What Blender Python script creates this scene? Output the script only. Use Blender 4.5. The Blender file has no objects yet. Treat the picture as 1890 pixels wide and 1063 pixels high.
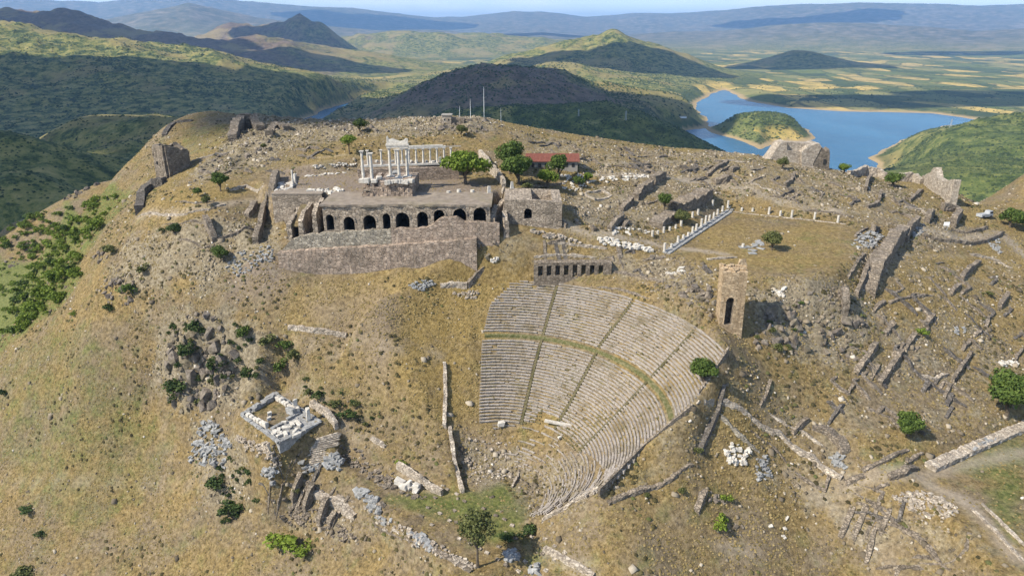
import bpy, bmesh, math, random
import numpy as np
from mathutils import Vector, Matrix

# ------------------------------------------------------------------ camera, sky, sun, exposure
sc = bpy.context.scene
IW, IH, FPX = 1890.0, 1063.0, 1277.0
CAM = np.array([0.0, 0.0, 42.0]); TH = math.radians(20.6)
cam = bpy.data.cameras.new('camera'); cam_o = bpy.data.objects.new('camera', cam)
sc.collection.objects.link(cam_o); sc.camera = cam_o
cam_o.location = CAM; cam_o.rotation_euler = (math.pi/2 - TH, 0, 0)
cam.sensor_width = 36.0; cam.lens = 36.0 * FPX / IW
cam.clip_start = 1.0; cam.clip_end = 150000.0
SUN_EL, SHADOW_AZ = math.radians(43), math.radians(27)     # shadows run to the right and away
LDIR = Vector((math.cos(SUN_EL)*math.cos(SHADOW_AZ), math.cos(SUN_EL)*math.sin(SHADOW_AZ), -math.sin(SUN_EL)))
world = bpy.data.worlds.new('World'); sc.world = world; world.use_nodes = True
wn = world.node_tree.nodes; wl = world.node_tree.links; wn.clear()
sky = wn.new('ShaderNodeTexSky'); sky.sky_type = 'NISHITA'; sky.sun_disc = False
sky.sun_elevation = SUN_EL
sky.sun_rotation = math.atan2(-LDIR.x, -LDIR.y)
sky.altitude = 300; sky.air_density = 1.0; sky.dust_density = 0.4; sky.ozone_density = 4.0
bg = wn.new('ShaderNodeBackground'); bg.inputs['Strength'].default_value = 0.14
out = wn.new('ShaderNodeOutputWorld')
tc = wn.new('ShaderNodeTexCoord'); mp = wn.new('ShaderNodeMapping'); mp.inputs['Scale'].default_value = (3.0, 3.0, 16.0)
cn = wn.new('ShaderNodeTexNoise'); cn.inputs['Scale'].default_value = 2.2; cn.inputs['Detail'].default_value = 6; cn.inputs['Roughness'].default_value = .6
cr = wn.new('ShaderNodeMapRange'); cr.inputs[1].default_value = .46; cr.inputs[2].default_value = .66; cr.inputs[4].default_value = .4
mx = wn.new('ShaderNodeMix'); mx.data_type = 'RGBA'; mx.inputs[7].default_value = (7.2, 7.3, 7.5, 1)     # thin high cloud over the whole sky
wl.new(tc.outputs['Generated'], mp.inputs[0]); wl.new(mp.outputs[0], cn.inputs['Vector']); wl.new(cn.outputs[0], cr.inputs[0]); wl.new(cr.outputs[0], mx.inputs[0])
wl.new(sky.outputs[0], mx.inputs[6]); wl.new(mx.outputs[2], bg.inputs[0]); wl.new(bg.outputs[0], out.inputs[0])
sun = bpy.data.lights.new('sun', 'SUN'); sun.energy = 4.9; sun.angle = math.radians(0.55); sun.color = (1.0, 0.93, 0.80)
sun_o = bpy.data.objects.new('sun', sun); sc.collection.objects.link(sun_o)
sun_o.rotation_euler = LDIR.to_track_quat('-Z', 'Y').to_euler(); sun_o.location = (-200, -100, 300)
sc.view_settings.view_transform = 'Standard'; sc.view_settings.look = 'None'
sc.view_settings.exposure = 0.80; sc.view_settings.gamma = 1.0
sc.cycles.use_denoising = True
sc.cycles.max_bounces = 5; sc.cycles.volume_bounces = 0; sc.cycles.diffuse_bounces = 3

# ------------------------------------------------------------------ helpers: pixels, noise
ST, CT = math.sin(TH), math.cos(TH)
def ray(px, py):
    u = (px - IW/2)/FPX; v = (py - IH/2)/FPX
    return np.array([u, CT - v*ST, -(ST + v*CT)])
def at_z(px, py, z):
    d = ray(px, py); t = (z - CAM[2])/d[2]; return CAM + d*t
def at_y(px, py, y):
    d = ray(px, py); return CAM + d*(y/d[1])
def project(X, Y, Z):
    dy = Y*CT - (Z-CAM[2])*ST; dz = Y*ST + (Z-CAM[2])*CT
    return IW/2 + FPX*X/dy, IH/2 - FPX*dz/dy
def _hash(ix, iy, seed):
    h = (ix.astype(np.int64)*374761393 + iy.astype(np.int64)*668265263 + seed*1442695041) & 0x7fffffff
    h = ((h ^ (h >> 13))*1274126177) & 0x7fffffff
    h = h ^ (h >> 16)
    return (h & 0xffff)/65535.0
def vnoise(x, y, seed=0):
    x = np.asarray(x, float); y = np.asarray(y, float)
    ix = np.floor(x); iy = np.floor(y); fx = x-ix; fy = y-iy
    fx = fx*fx*(3-2*fx); fy = fy*fy*(3-2*fy)
    a = _hash(ix, iy, seed); b = _hash(ix+1, iy, seed); c = _hash(ix, iy+1, seed); d = _hash(ix+1, iy+1, seed)
    return (a+(b-a)*fx)*(1-fy) + (c+(d-c)*fx)*fy
def fbm(x, y, oct=4, seed=0, gain=0.5):
    s = 0.0; a = 1.0; t = 0.0
    for k in range(oct):
        s = s + a*(vnoise(x, y, seed+k*17)*2-1); t += a
        x = np.asarray(x)*2.03+13.7; y = np.asarray(y)*2.03-7.1; a *= gain
    return s/t
def ridged(x, y, oct=4, seed=0):
    s = 0.0; a = 1.0; t = 0.0
    for k in range(oct):
        s = s + a*(1-np.abs(vnoise(x, y, seed+k*31)*2-1)*2); t += a
        x = np.asarray(x)*2.1+5.3; y = np.asarray(y)*2.1-9.1; a *= 0.5
    return s/t
def smooth(e0, e1, x):
    t = np.clip((np.asarray(x, float)-e0)/(e1-e0), 0, 1); return t*t*(3-2*t)
def in_poly(X, Y, P):
    X = np.asarray(X); Y = np.asarray(Y); r = np.zeros(X.shape, bool); n = len(P)
    for i in range(n):
        x0, y0 = P[i][:2]; x1, y1 = P[(i+1) % n][:2]
        if y0 == y1: continue
        c = ((y0 > Y) != (y1 > Y)) & (X < (x1-x0)*(Y-y0)/(y1-y0)+x0); r ^= c
    return r
def dist_seg(X, Y, a, b):
    ax, ay = a[:2]; bx, by = b[:2]; dx = bx-ax; dy = by-ay
    t = np.clip(((X-ax)*dx+(Y-ay)*dy)/max(dx*dx+dy*dy, 1e-9), 0, 1)
    return np.hypot(X-ax-t*dx, Y-ay-t*dy), t
def dist_line(X, Y, P):
    r = None
    for a, b in zip(P[:-1], P[1:]):
        d, _ = dist_seg(X, Y, a, b); r = d if r is None else np.minimum(r, d)
    return r
def sdist(X, Y, P):                                     # signed distance, negative inside
    d = dist_line(X, Y, list(P)+[P[0]]); return np.where(in_poly(X, Y, P), -d, d)
def sample(grid, x0, y0, step, X, Y):
    fx = np.clip((np.asarray(X, float)-x0)/step, 0, grid.shape[1]-1.001); fy = np.clip((np.asarray(Y, float)-y0)/step, 0, grid.shape[0]-1.001)
    ix = fx.astype(int); iy = fy.astype(int); fx = fx-ix; fy = fy-iy
    return (grid[iy, ix]*(1-fx)+grid[iy, ix+1]*fx)*(1-fy) + (grid[iy+1, ix]*(1-fx)+grid[iy+1, ix+1]*fx)*fy

# ------------------------------------------------------------------ helpers: objects
COL = sc.collection
def tag(o, label=None, cat=None, group=None, kind=None):
    if label: o['label'] = label
    if cat: o['category'] = cat; o['kind'] = 'thing'
    if group: o['group'] = group
    if kind: o['kind'] = kind
    return o
def mesh_data(name, V, F, m=None, smooth_shade=False):
    me = bpy.data.meshes.new(name)
    V = np.asarray(V, dtype=np.float32)
    if isinstance(F, np.ndarray):
        n, k = F.shape
        me.vertices.add(len(V)); me.vertices.foreach_set('co', V.ravel())
        me.loops.add(n*k); me.loops.foreach_set('vertex_index', F.astype(np.int32).ravel())
        me.polygons.add(n); me.polygons.foreach_set('loop_start', np.arange(0, n*k, k, dtype=np.int32))
        me.update(calc_edges=True); me.validate()
    else:
        me.from_pydata(V.tolist(), [], F); me.update()
    if m is not None: me.materials.append(m)
    if smooth_shade: me.polygons.foreach_set('use_smooth', np.ones(len(me.polygons), bool))
    return me
def mobj(name, V, F, m, parent=None, base=None, smooth_shade=False):
    """vertices in world metres; origin moved to base"""
    V = np.asarray(V, float)
    if parent is not None: base = np.array(parent['_w'])
    if base is None: base = np.array([0.0, 0.0, 0.0])
    o = bpy.data.objects.new(name, mesh_data(name, V-np.asarray(base, float), F, m, smooth_shade))
    COL.objects.link(o)
    if parent is not None: o.parent = parent; o['_w'] = list(map(float, base))
    else: o.location = base; o['_w'] = list(map(float, base))
    return o
def thing(name, base, label, cat, group=None):
    o = bpy.data.objects.new(name, None); COL.objects.link(o); o.empty_display_size = 1.0
    o.location = base; o['_w'] = [float(c) for c in base]
    return tag(o, label, cat, group)
class MB:
    """collects boxes / prisms / grids in world metres for ONE mesh"""
    def __init__(s): s.V = []; s.F = []
    def add(s, V, F):
        n = len(s.V); s.V += [tuple(map(float, v)) for v in V]; s.F += [tuple(i+n for i in f) for f in F]; return s
    def box(s, c, size, rz=0.0, jit=0.0, rnd=random, tilt=(0, 0), taper=0.0):
        sx, sy, sz = [k/2 for k in size]; M = Matrix.Rotation(rz, 3, 'Z') @ Matrix.Rotation(tilt[0], 3, 'X') @ Matrix.Rotation(tilt[1], 3, 'Y')
        V = []
        for z in (-1, 1):
            f = 1-taper*(z > 0)
            for x, y in ((-1, -1), (1, -1), (1, 1), (-1, 1)):
                p = M @ Vector((x*sx*f+rnd.uniform(-jit, jit)*sx, y*sy*f+rnd.uniform(-jit, jit)*sy, z*sz+rnd.uniform(-jit, jit)*sz))
                V.append((c[0]+p.x, c[1]+p.y, c[2]+p.z))
        return s.add(V, [(3, 2, 1, 0), (4, 5, 6, 7), (0, 1, 5, 4), (1, 2, 6, 5), (2, 3, 7, 6), (3, 0, 4, 7)])
    def prism(s, P, z0, z1):
        n = len(P); V = [(p[0], p[1], z0 if np.isscalar(z0) else z0[i]) for i, p in enumerate(P)] + [(p[0], p[1], z1 if np.isscalar(z1) else z1[i]) for i, p in enumerate(P)]
        return s.add(V, [tuple(range(n-1, -1, -1)), tuple(range(n, 2*n))] + [(i, (i+1) % n, n+(i+1) % n, n+i) for i in range(n)])
    def lathe(s, c, prof, n=10, lean=(0, 0)):
        V = []; 
        for r, z in prof:
            for k in range(n):
                a = 2*math.pi*k/n; V.append((c[0]+lean[0]*z+r*math.cos(a), c[1]+lean[1]*z+r*math.sin(a), c[2]+z))
        F = []
        for j in range(len(prof)-1):
            for k in range(n): F.append((j*n+k, j*n+(k+1) % n, (j+1)*n+(k+1) % n, (j+1)*n+k))
        F.append(tuple(range(n-1, -1, -1))); F.append(tuple((len(prof)-1)*n+k for k in range(n)))
        return s.add(V, F)
    def build(s, name, m, parent=None, base=None, smooth_shade=False): return mobj(name, s.V, s.F, m, parent, base, smooth_shade)
def copy_tree(o, parent=None):
    c = o.copy(); COL.objects.link(c); c.parent = parent
    for ch in list(o.children): copy_tree(ch, c)
    return c

# ------------------------------------------------------------------ helpers: procedural materials
class NT:
    def __init__(s, name):
        s.m = bpy.data.materials.new(name); s.m.use_nodes = True; s.t = s.m.node_tree; s.t.nodes.clear()
        s.out = s.n('ShaderNodeOutputMaterial'); s.b = s.n('ShaderNodeBsdfPrincipled'); s.l(s.b.outputs[0], s.out.inputs[0])
        s.b.inputs['Roughness'].default_value = 0.9; s.b.inputs['Specular IOR Level'].default_value = 0.14
        s.geo = None
    def n(s, t, **kw):
        x = s.t.nodes.new(t)
        for k, v in kw.items(): setattr(x, k, v)
        return x
    def l(s, a, b): s.t.links.new(a, b)
    def pos(s):
        if s.geo is None: s.geo = s.n('ShaderNodeNewGeometry')
        return s.geo.outputs['Position']
    def scaled(s, sx, sy, sz, vec=None):
        x = s.n('ShaderNodeVectorMath', operation='MULTIPLY'); s.l(vec or s.pos(), x.inputs[0]); x.inputs[1].default_value = (sx, sy, sz); return x.outputs[0]
    def noise(s, scale, detail=4, rough=0.6, vec=None, dist=0.0):
        x = s.n('ShaderNodeTexNoise'); s.l(vec or s.pos(), x.inputs['Vector']); x.inputs['Scale'].default_value = scale
        x.inputs['Detail'].default_value = detail; x.inputs['Roughness'].default_value = rough; x.inputs['Distortion'].default_value = dist; return x.outputs[0]
    def voro(s, scale, feature='F1', out='Distance', vec=None, rnd=1.0):
        x = s.n('ShaderNodeTexVoronoi', feature=feature); s.l(vec or s.pos(), x.inputs['Vector']); x.inputs['Scale'].default_value = scale
        x.inputs['Randomness'].default_value = rnd; return x.outputs[out]
    def ramp(s, fac, stops, interp='LINEAR'):
        x = s.n('ShaderNodeValToRGB'); e = x.color_ramp.elements; x.color_ramp.interpolation = interp
        while len(e) < len(stops): e.new(0.5)
        for i, (p, c) in enumerate(stops):
            e[i].position = p; c = c if hasattr(c, '__len__') else (c, c, c); e[i].color = (*c[:3], 1)
        s.l(fac, x.inputs[0]); return x.outputs[0]
    def mapr(s, v, a, b, c=0.0, d=1.0):
        x = s.n('ShaderNodeMapRange'); s.l(v, x.inputs[0])
        for i, k in enumerate((a, b, c, d)): x.inputs[i+1].default_value = k
        return x.outputs[0]
    def mix(s, fac, a, b, mode='MIX'):
        x = s.n('ShaderNodeMix', data_type='RGBA', blend_type=mode)
        for k, v in ((0, fac), (6, a), (7, b)):
            if hasattr(v, 'is_linked') or hasattr(v, 'links'): s.l(v, x.inputs[k])
            elif k == 0: x.inputs[0].default_value = v
            else: x.inputs[k].default_value = (*v[:3], 1)
        return x.outputs[2]
    def math(s, op, a, b=None):
        x = s.n('ShaderNodeMath', operation=op)
        for k, v in ((0, a), (1, b)):
            if v is None: continue
            if hasattr(v, 'links'): s.l(v, x.inputs[k])
            else: x.inputs[k].default_value = v
        return x.outputs[0]
    def attr(s, name):
        return s.n('ShaderNodeAttribute', attribute_name=name)
    def sep(s, c):
        x = s.n('ShaderNodeSeparateColor'); s.l(c, x.inputs[0]); return x.outputs
    def col(s, c): s.l(c, s.b.inputs['Base Color'])
    def bump(s, h, strength=0.5, dist=0.1):
        x = s.n('ShaderNodeBump'); x.inputs['Strength'].default_value = strength; x.inputs['Distance'].default_value = dist
        s.l(h, x.inputs['Height']); s.l(x.outputs[0], s.b.inputs['Normal'])

# ================================================================== FAR COUNTRYSIDE
WATER_Z = -255.0
def zpoly(pts, z): return [tuple(at_z(x, y, z)[:2]) for x, y in pts]
LAKE = zpoly([(1248,244),(1300,236),(1312,229),(1290,206),(1284,191),(1316,173),(1338,166),(1360,177),(1378,187),(1450,199),(1560,206),(1700,209),(1722,210),(1800,221),(1818,226),(1740,233),(1665,258),(1628,278),(1606,291),(1625,315),(1640,345),(1400,345),(1280,300),(1268,272)], WATER_Z)
ISLE = zpoly([(1307,238),(1330,229),(1380,224),(1440,224),(1495,240),(1506,255),(1480,262),(1440,262),(1402,277),(1383,268),(1345,254),(1318,246)], WATER_Z)
INLET = zpoly([(500,252),(545,228),(600,202),(650,188),(700,176),(722,174),(700,183),(655,197),(620,212),(575,232),(540,250),(505,262)], WATER_Z)
FAR_HILLS = [ # px, py of the summit, distance, half width, half depth, sharpness
 (890,124,2350,290,420,1.9),(1010,150,2400,300,380,1.6),(1120,164,2450,280,340,1.6),(1205,180,2480,180,260,1.6),(1262,200,2500,110,200,1.7),(800,172,2300,150,320,1.9),(740,212,2150,90,240,1.9),(620,250,1900,110,200,1.8),
 (0,72,3000,900,650,1.6),(-250,40,2900,900,700,1.6),(200,98,2850,600,520,1.7),(360,122,2800,480,450,1.7),(470,150,2950,300,330,1.7),(570,172,3150,200,220,1.8),
 (100,32,4900,560,700,1.6),(0,38,4900,700,700,1.4),(-200,26,4900,900,800,1.5),(200,52,4800,420,600,1.6),(300,66,4700,420,500,1.5),
 (548,36,6800,190,260,1.5),(515,46,6800,420,400,1.6),(430,50,6800,500,420,1.6),(590,52,6800,230,300,1.6),
 (480,72,4900,520,500,1.7),(350,92,4400,420,420,1.6),(620,95,5200,600,500,1.7),(700,64,8200,900,600,1.7),(560,86,6000,600,600,1.6),(780,66,8200,800,600,1.7),(880,64,8800,1000,700,1.8),(990,74,8500,800,600,1.7),(1090,78,9000,900,600,1.8),
 (1130,63,4700,330,480,1.7),(1060,82,4650,330,420,1.7),(1000,98,4500,380,400,1.5),(930,118,4200,380,380,1.6),(1200,90,4750,300,420,1.7),(1255,108,4800,260,350,1.5),(1020,118,3700,380,300,1.6),(1110,130,3800,300,280,1.6),
 (1480,96,5700,260,380,1.7),(1540,112,5700,330,330,1.6),(1425,112,5700,230,300,1.5),(1610,122,5800,250,280,1.6),(1720,112,6300,420,360,1.8),(1180,172,3050,260,200,1.6),
 (230,228,1150,230,200,1.7),(330,250,1050,200,220,1.7),(80,296,800,220,150,1.7),(-120,280,780,260,180,1.7),(0,345,620,180,140,1.8),
 (1900,240,1330,240,260,1.9),(2150,215,1350,330,380,1.8),(1770,262,1450,150,180,1.9),(1860,318,950,200,180,1.9),(2050,310,800,230,200,1.8),(1740,338,860,120,150,1.8),
 (960,212,1300,330,230,1.8),(1090,226,1300,260,200,1.8),(1190,248,1250,160,170,1.8),
 (1408,211,2080,185,120,1.7),
]
RANGE_A = [(-900,0),(-200,3),(0,11),(100,9),(190,13),(250,4),(320,-3),(385,-3),(450,7),(540,14),(640,17),(720,25),(800,33),(860,32),(950,22),(1020,25),(1080,32),(1160,25),(1240,27),(1330,21),(1470,13),(1600,11),(1700,14),(1800,19),(1890,17),(2400,8)]
RANGE_B = [(-900,30),(100,46),(180,42),(237,32),(355,10),(474,36),(600,48),(700,57),(800,56),(900,64),(1000,60),(1100,68),(1240,60),(1330,58),(1450,46),(1550,42),(1700,50),(1800,58),(1890,54),(2400,40)]
def _elev(table, X, Y):
    px = IW/2 + FPX*X/(np.maximum(Y, 1)*CT + 0.0)
    py = np.interp(px, [p[0] for p in table], [p[1] for p in table])
    v = (py-IH/2)/FPX
    return -(ST+v*CT)/(CT-v*ST)
def far_h(X, Y, detail=True):
    X = np.asarray(X, float); Y = np.asarray(Y, float); R = np.hypot(X, Y)
    plain = -246 + 5*fbm(X/900, Y/900, 3, 5)
    acc = np.zeros(X.shape)
    wx = X + 60*fbm(X/420, Y/420, 3, 91); wy = Y + 60*fbm(X/420+9, Y/420, 3, 93)
    for (px, py, yy, a, b, p) in FAR_HILLS:
        s = at_y(px, py, yy); amp = s[2]+246
        if amp <= 0: continue
        a2 = a*1.15; b2 = b*1.15
        d = np.sqrt(((wx-s[0])/a2)**2+((wy-s[1])/b2)**2)
        h = amp*np.exp(-np.minimum(d, 6)**p*0.9)
        acc += h**4
    # the slope of the citadel hill itself
    d = np.hypot((X-10)/430, (Y-210)/430); acc += (150*np.exp(-d**2.2))**4
    hills = acc**0.25
    hills *= 1 + 0.16*ridged(X/260, Y/260, 4, 3)*smooth(10, 120, hills)
    hills += smooth(15, 120, hills)*14*fbm(X/150, Y/150, 4, 8)
    sd = np.minimum(sdist(X, Y, LAKE), 1e9); isd = sdist(X, Y, ISLE); nsd = sdist(X, Y, INLET)
    lake = np.minimum(np.maximum(sd, -isd), nsd) + 14*fbm(X/70, Y/70, 3, 44)
    z = WATER_Z + np.clip(lake*0.10, -6, 12) + smooth(12, 260, lake)*(plain+243) + hills*smooth(2, 90, lake)
    # mountain ranges far away
    for table, r0, w, sd_ in ((RANGE_B, 13500, 2100, 61), (RANGE_A, 23000, 4200, 67)):
        top = 42 + r0*_elev(table, X/np.maximum(R, 1)*r0, Y/np.maximum(R, 1)*r0)
        k = np.exp(-(np.abs(R-r0)/w)**1.8)
        m = (top+246)*k*(1+0.30*ridged(X/1500, Y/1500, 4, sd_)*(1-k*0.8))
        z = np.where(m > 3, np.maximum(z, -246+m), z)
    return z

# ================================================================== CITADEL HILL (near ground)
CP = [  # pixel x, pixel y, height
 # sanctuary terrace and what is behind it
 (700,357,0),(900,357,0),(560,332,0),(750,328,0),(900,322,0),(645,282,5),(700,262,7),(560,245,8),(850,250,8),(835,226,11),(760,240,9),(600,228,8),(680,225,9),(440,218,6),(330,227,-2),(310,325,-3),(400,290,2),(480,270,5),(270,390,-7),(380,345,-2),(450,330,-1),(430,385,-4.5),(512,427,-9),(500,402,-7.6),(510,443,-9.8),(462,440,-9.6),(450,402,-6.8),(484,462,-13),(350,400,-6),
 (215,320,-14),(250,290,-10),(280,262,-6),(470,330,-1),(500,300,2),
 # east plateau
 (920,232,9),(960,243,7),(1000,270,4),(1100,263,3),(1180,270,1),(1270,284,-2),(1200,320,-3),(1100,350,-4),(1010,300,2),(1000,340,-1),(1100,400,-7),(940,418,-6.5),(985,416,-6.5),(1030,410,-5.8),(1000,428,-7.8),(930,429,-7.5),(960,441,-9),(1000,442,-9.2),(1050,380,-5.5),(1250,345,-5),(1350,310,-4),(1450,345,-7),(1480,302,-6),(1580,330,-11),(1650,350,-12),(1700,380,-14),(1740,345,-16),(1400,330,-5),(1560,380,-11),
 # lower precinct terrace
 (1240,475,-13),(1400,490,-13),(1550,470,-13),(1350,400,-13),(1560,412,-13),(1450,430,-13),(1300,440,-13),(1450,515,-13.3),(1520,530,-14.5),(1120,420,-7.8),(1180,430,-10.4),
 (1760,425,-18),(1850,440,-21),(1850,370,-27),(1800,385,-25),(1880,350,-30),(1650,455,-15),(1700,520,-20),(1850,520,-26),(1600,560,-21),(1750,620,-29),(1870,640,-33),(1600,680,-30),(1680,600,-25),(1500,600,-21.5),
 (1750,760,-37),(1880,760,-38),(1850,850,-40),(1700,885,-40),(1610,890,-40),(1850,1000,-41),(1880,930,-40.5),(1700,1000,-45),(1550,800,-36.5),(1450,720,-30),(1400,630,-22),(1480,660,-26.5),
 (1350,620,-20.5),(1362,660,-21.4),(1348,700,-23.6),(1320,600,-17.3),(1280,560,-15.5),(1400,560,-16),
 # above the theatre
 (1050,516,-18.2),(1000,505,-17.5),(1130,510,-17),(1200,520,-16.5),(1050,486,-14.4),(950,490,-14.6),(880,470,-12.2),(940,520,-18.5),(1220,470,-13.5),(1100,460,-11.8),(1000,460,-11.3),(880,452,-10.6),(830,478,-13),
 # slope under the sanctuary wall
 (780,505,-18),(700,520,-19),(600,520,-19),(540,520,-19),(450,480,-15),(400,500,-17),(300,450,-13),(400,430,-9),(600,600,-27),(600,700,-37),(700,600,-27),(750,560,-22.5),(820,520,-18.5),(700,790,-45),(760,850,-49),(780,700,-36),(850,620,-27),(860,750,-39.5),
 (400,650,-33),(250,550,-25),(150,650,-39),(50,650,-46),(0,640,-51),(146,516,-30),(142,478,-26),(237,366,-11.5),(190,420,-18),(330,560,-24),(500,650,-33),(450,600,-28),(340,700,-41),(430,740,-43.2),
 (300,700,-43),(250,800,-56),(100,780,-58),(50,900,-71),(200,1050,-79),(400,1000,-68),(400,850,-54.3),(450,920,-59.5),(600,1050,-63),(700,1000,-58),(520,980,-62),(300,900,-65),(380,780,-50),
 # temple and theatre terrace
 (520,765,-42.6),(580,720,-38.6),(640,770,-43),(585,802,-45),(640,860,-49.3),(600,880,-51),(720,900,-50.5),(800,950,-50.5),(880,1035,-50.6),(930,945,-50.2),(980,1010,-50.4),(700,930,-51),(800,1020,-52.5),(560,925,-56),(640,960,-56.5),(880,1063,-51.5),
 # right of the theatre
 (1200,900,-40),(1150,930,-40.5),(1262,790,-29.8),(1222,830,-33.4),(1172,866,-36.4),(1134,904,-37.8),(1110,916,-38.9),(1306,722,-25.2),(1150,1000,-43.8),(1150,1063,-47),(1400,950,-44.8),(1350,1050,-50.5),(1600,1050,-53),(1500,850,-41),(1400,800,-36),(1330,745,-28.6),(1100,932,-39.6),(1050,965,-44.2),(1050,1000,-46.8),(1300,850,-38.6),(1500,960,-48),(1560,885,-41.5),(1640,920,-42),
 # green spur on the left flank
 (0,500,-64),(40,560,-60),(100,500,-47),(60,540,-55),(205,385,-24),(150,435,-41),(60,455,-57),(0,425,-72),(250,340,-23),(130,375,-48),(270,282,-10),(60,402,-66),(190,335,-33),
]
WP = [ # hidden or off-frame ground, in metres
 (0,55,-88),(-60,60,-100),(-120,80,-112),(-200,100,-140),(60,55,-76),(120,60,-62),(180,80,-56),(260,90,-75),(-280,160,-150),(-380,260,-170),(-340,380,-150),(-250,470,-140),(-180,420,-80),(-120,400,-50),
 (-60,360,-20),(-40,420,-70),(0,300,-2),(0,350,-45),(0,420,-100),(80,310,-15),(80,360,-60),(80,430,-120),(160,300,-25),(170,350,-70),(180,430,-130),(240,330,-60),(260,400,-110),(330,300,-75),(330,400,-120),(380,200,-105),(340,130,-95),(260,180,-50),(220,130,-46),(-100,500,-140),(0,500,-150),(100,500,-160),(250,480,-160),(380,480,-160),(-380,480,-190),(-380,100,-190),(380,60,-130),(0,20,-120),(-150,20,-150),(150,20,-100),
 (-58,168.5,-15.5),(-50,168.3,-17.8),(-42,168,-18.2),(-33,168,-16.4),(-26,168,-14.6),(-20,168,-13.2),(-14,168,-11.6),(-9,168.2,-10.2),(-5,169.2,-9.0),(0,170,-8.2),(-66,171,-11.5),(-172,300,-25),(-152,280,-12),(-185,270,-34),(120,260,-8),(150,262,-14),(-252,330,-55),(-280,380,-76),(-218,330,-44),(-200,345,-36),(-168,325,-22),(-80,330,-4),(-110,345,-8),
]
P_ = np.array([list(at_z(*c)) for c in CP] + [list(map(float, w)) for w in WP])
def _tps_k(d2): return np.where(d2 > 1e-9, 0.5*d2*np.log(np.maximum(d2, 1e-9)), 0.0)
_s = 100.0
_q = P_[:, :2]/_s; _n = len(_q)
_K = _tps_k(((_q[:, None]-_q[None])**2).sum(-1)) + 0.004*np.eye(_n)
_A = np.zeros((_n+3, _n+3)); _A[:_n, :_n] = _K; _A[:_n, _n] = 1; _A[:_n, _n+1:] = _q; _A[_n, :_n] = 1; _A[_n+1:, :_n] = _q.T
_w = np.linalg.solve(_A, np.concatenate([P_[:, 2], np.zeros(3)]))
def tps(X, Y):
    X = np.asarray(X, float)/_s; Y = np.asarray(Y, float)/_s
    z = _w[_n] + _w[_n+1]*X + _w[_n+2]*Y
    for i in range(_n): z = z + _w[i]*_tps_k((X-_q[i, 0])**2+(Y-_q[i, 1])**2)
    return z
GX0, GX1, GY0, GY1, GS = -400.0, 400.0, 20.0, 500.0, 2.0
_gx = np.arange(GX0, GX1+GS, GS); _gy = np.arange(GY0, GY1+GS, GS)
_GX, _GY = np.meshgrid(_gx, _gy)
BASE_GRID = tps(_GX, _GY)
def base_h(X, Y): return sample(BASE_GRID, GX0, GY0, GS, X, Y)

# theatre: a cone whose apex lies under the orchestra
TC = (-3.3, 122.0); T_APEX = -58.5; T_SLOPE = 0.85; T_R0, T_R1 = 10.0, 45.0; ORCH_Z = -50.1
SEAT_POLY = [(4.8,112),(16,106.8),(21.3,112.2),(25.7,114.6),(30.9,116.4),(35.1,117.4),(38.9,121),(43.4,127.2)]+[(TC[0]+47*math.cos(math.radians(a)), TC[1]+47*math.sin(math.radians(a))) for a in range(9, 87, 6)]+[(-.5,166.8),(-5.5,163),(-7,156),(-7.5,139),(-12,130),(-6,114)]
FLATS = []      # (world polygon, height, edge blend)
def flat_px(pts, z, blend=2.0): FLATS.append((zpoly(pts, z), z, blend))
ARC_Y = 171.5   # front face of the arcade wall
flat_px([(1248,470),(1345,392),(1540,408),(1600,430),(1570,480),(1480,512),(1400,505),(1330,500)], -13.0, 5.0)
flat_px([(470,330),(560,322),(660,318),(830,316),(900,330),(930,352),(900,357),(505,357)], 0.0, 1.5)
flat_px([(668,303),(838,298),(836,292),(672,294)], 4.0, 1.2)
flat_px([(640,845),(760,905),(850,905),(915,880),(975,950),(980,1000),(900,1063),(850,1063),(760,985),(680,915)], -50.5, 3.0)
flat_px([(448,768),(520,722),(590,775),(500,812)], -42.6, 6.0)
flat_px([(1700,870),(1890,790),(1960,850),(1960,1063),(1850,1063)], -40.4, 4.0)
def shape_h(X, Y):
    X = np.asarray(X, float); Y = np.asarray(Y, float)
    z = base_h(X, Y)
    for P, fz, bl in FLATS:
        z = z + (fz - z)*smooth(bl, 0, sdist(X, Y, P))
    # the hollow of the theatre
    r = np.hypot(X-TC[0], Y-TC[1]); ang = np.degrees(np.arctan2(Y-TC[1], X-TC[0]))
    cone = np.maximum(T_APEX + T_SLOPE*r - 0.55, ORCH_Z)
    k = smooth(T_R1+4, T_R1+0.5, r)*smooth(60, 75, ang)*smooth(150, 128, ang)
    k = np.maximum(k, smooth(1.6, 0.2, sdist(X, Y, SEAT_POLY)))
    z = z + (cone-z)*k
    z = np.where((r < T_R0) , z+(ORCH_Z-z)*smooth(T_R0+1, T_R0-3, r), z)
    # cut behind the arcade so that its vaults are hollow
    cut = smooth(0.0, 0.8, X+62.0)*smooth(-4.2, -5.0, X)*smooth(ARC_Y-0.2, ARC_Y+0.3, Y)*smooth(ARC_Y+13.5, ARC_Y+12.5, Y)
    cut = np.maximum(cut, smooth(-4.4, -3.8, X)*smooth(12.6, 12.0, X)*smooth(ARC_Y+4.0, ARC_Y+4.6, Y)*smooth(ARC_Y+17, ARC_Y+16.4, Y))
    z = np.where(z > -7.9, z+(-7.9-z)*cut, z)
    return z
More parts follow.
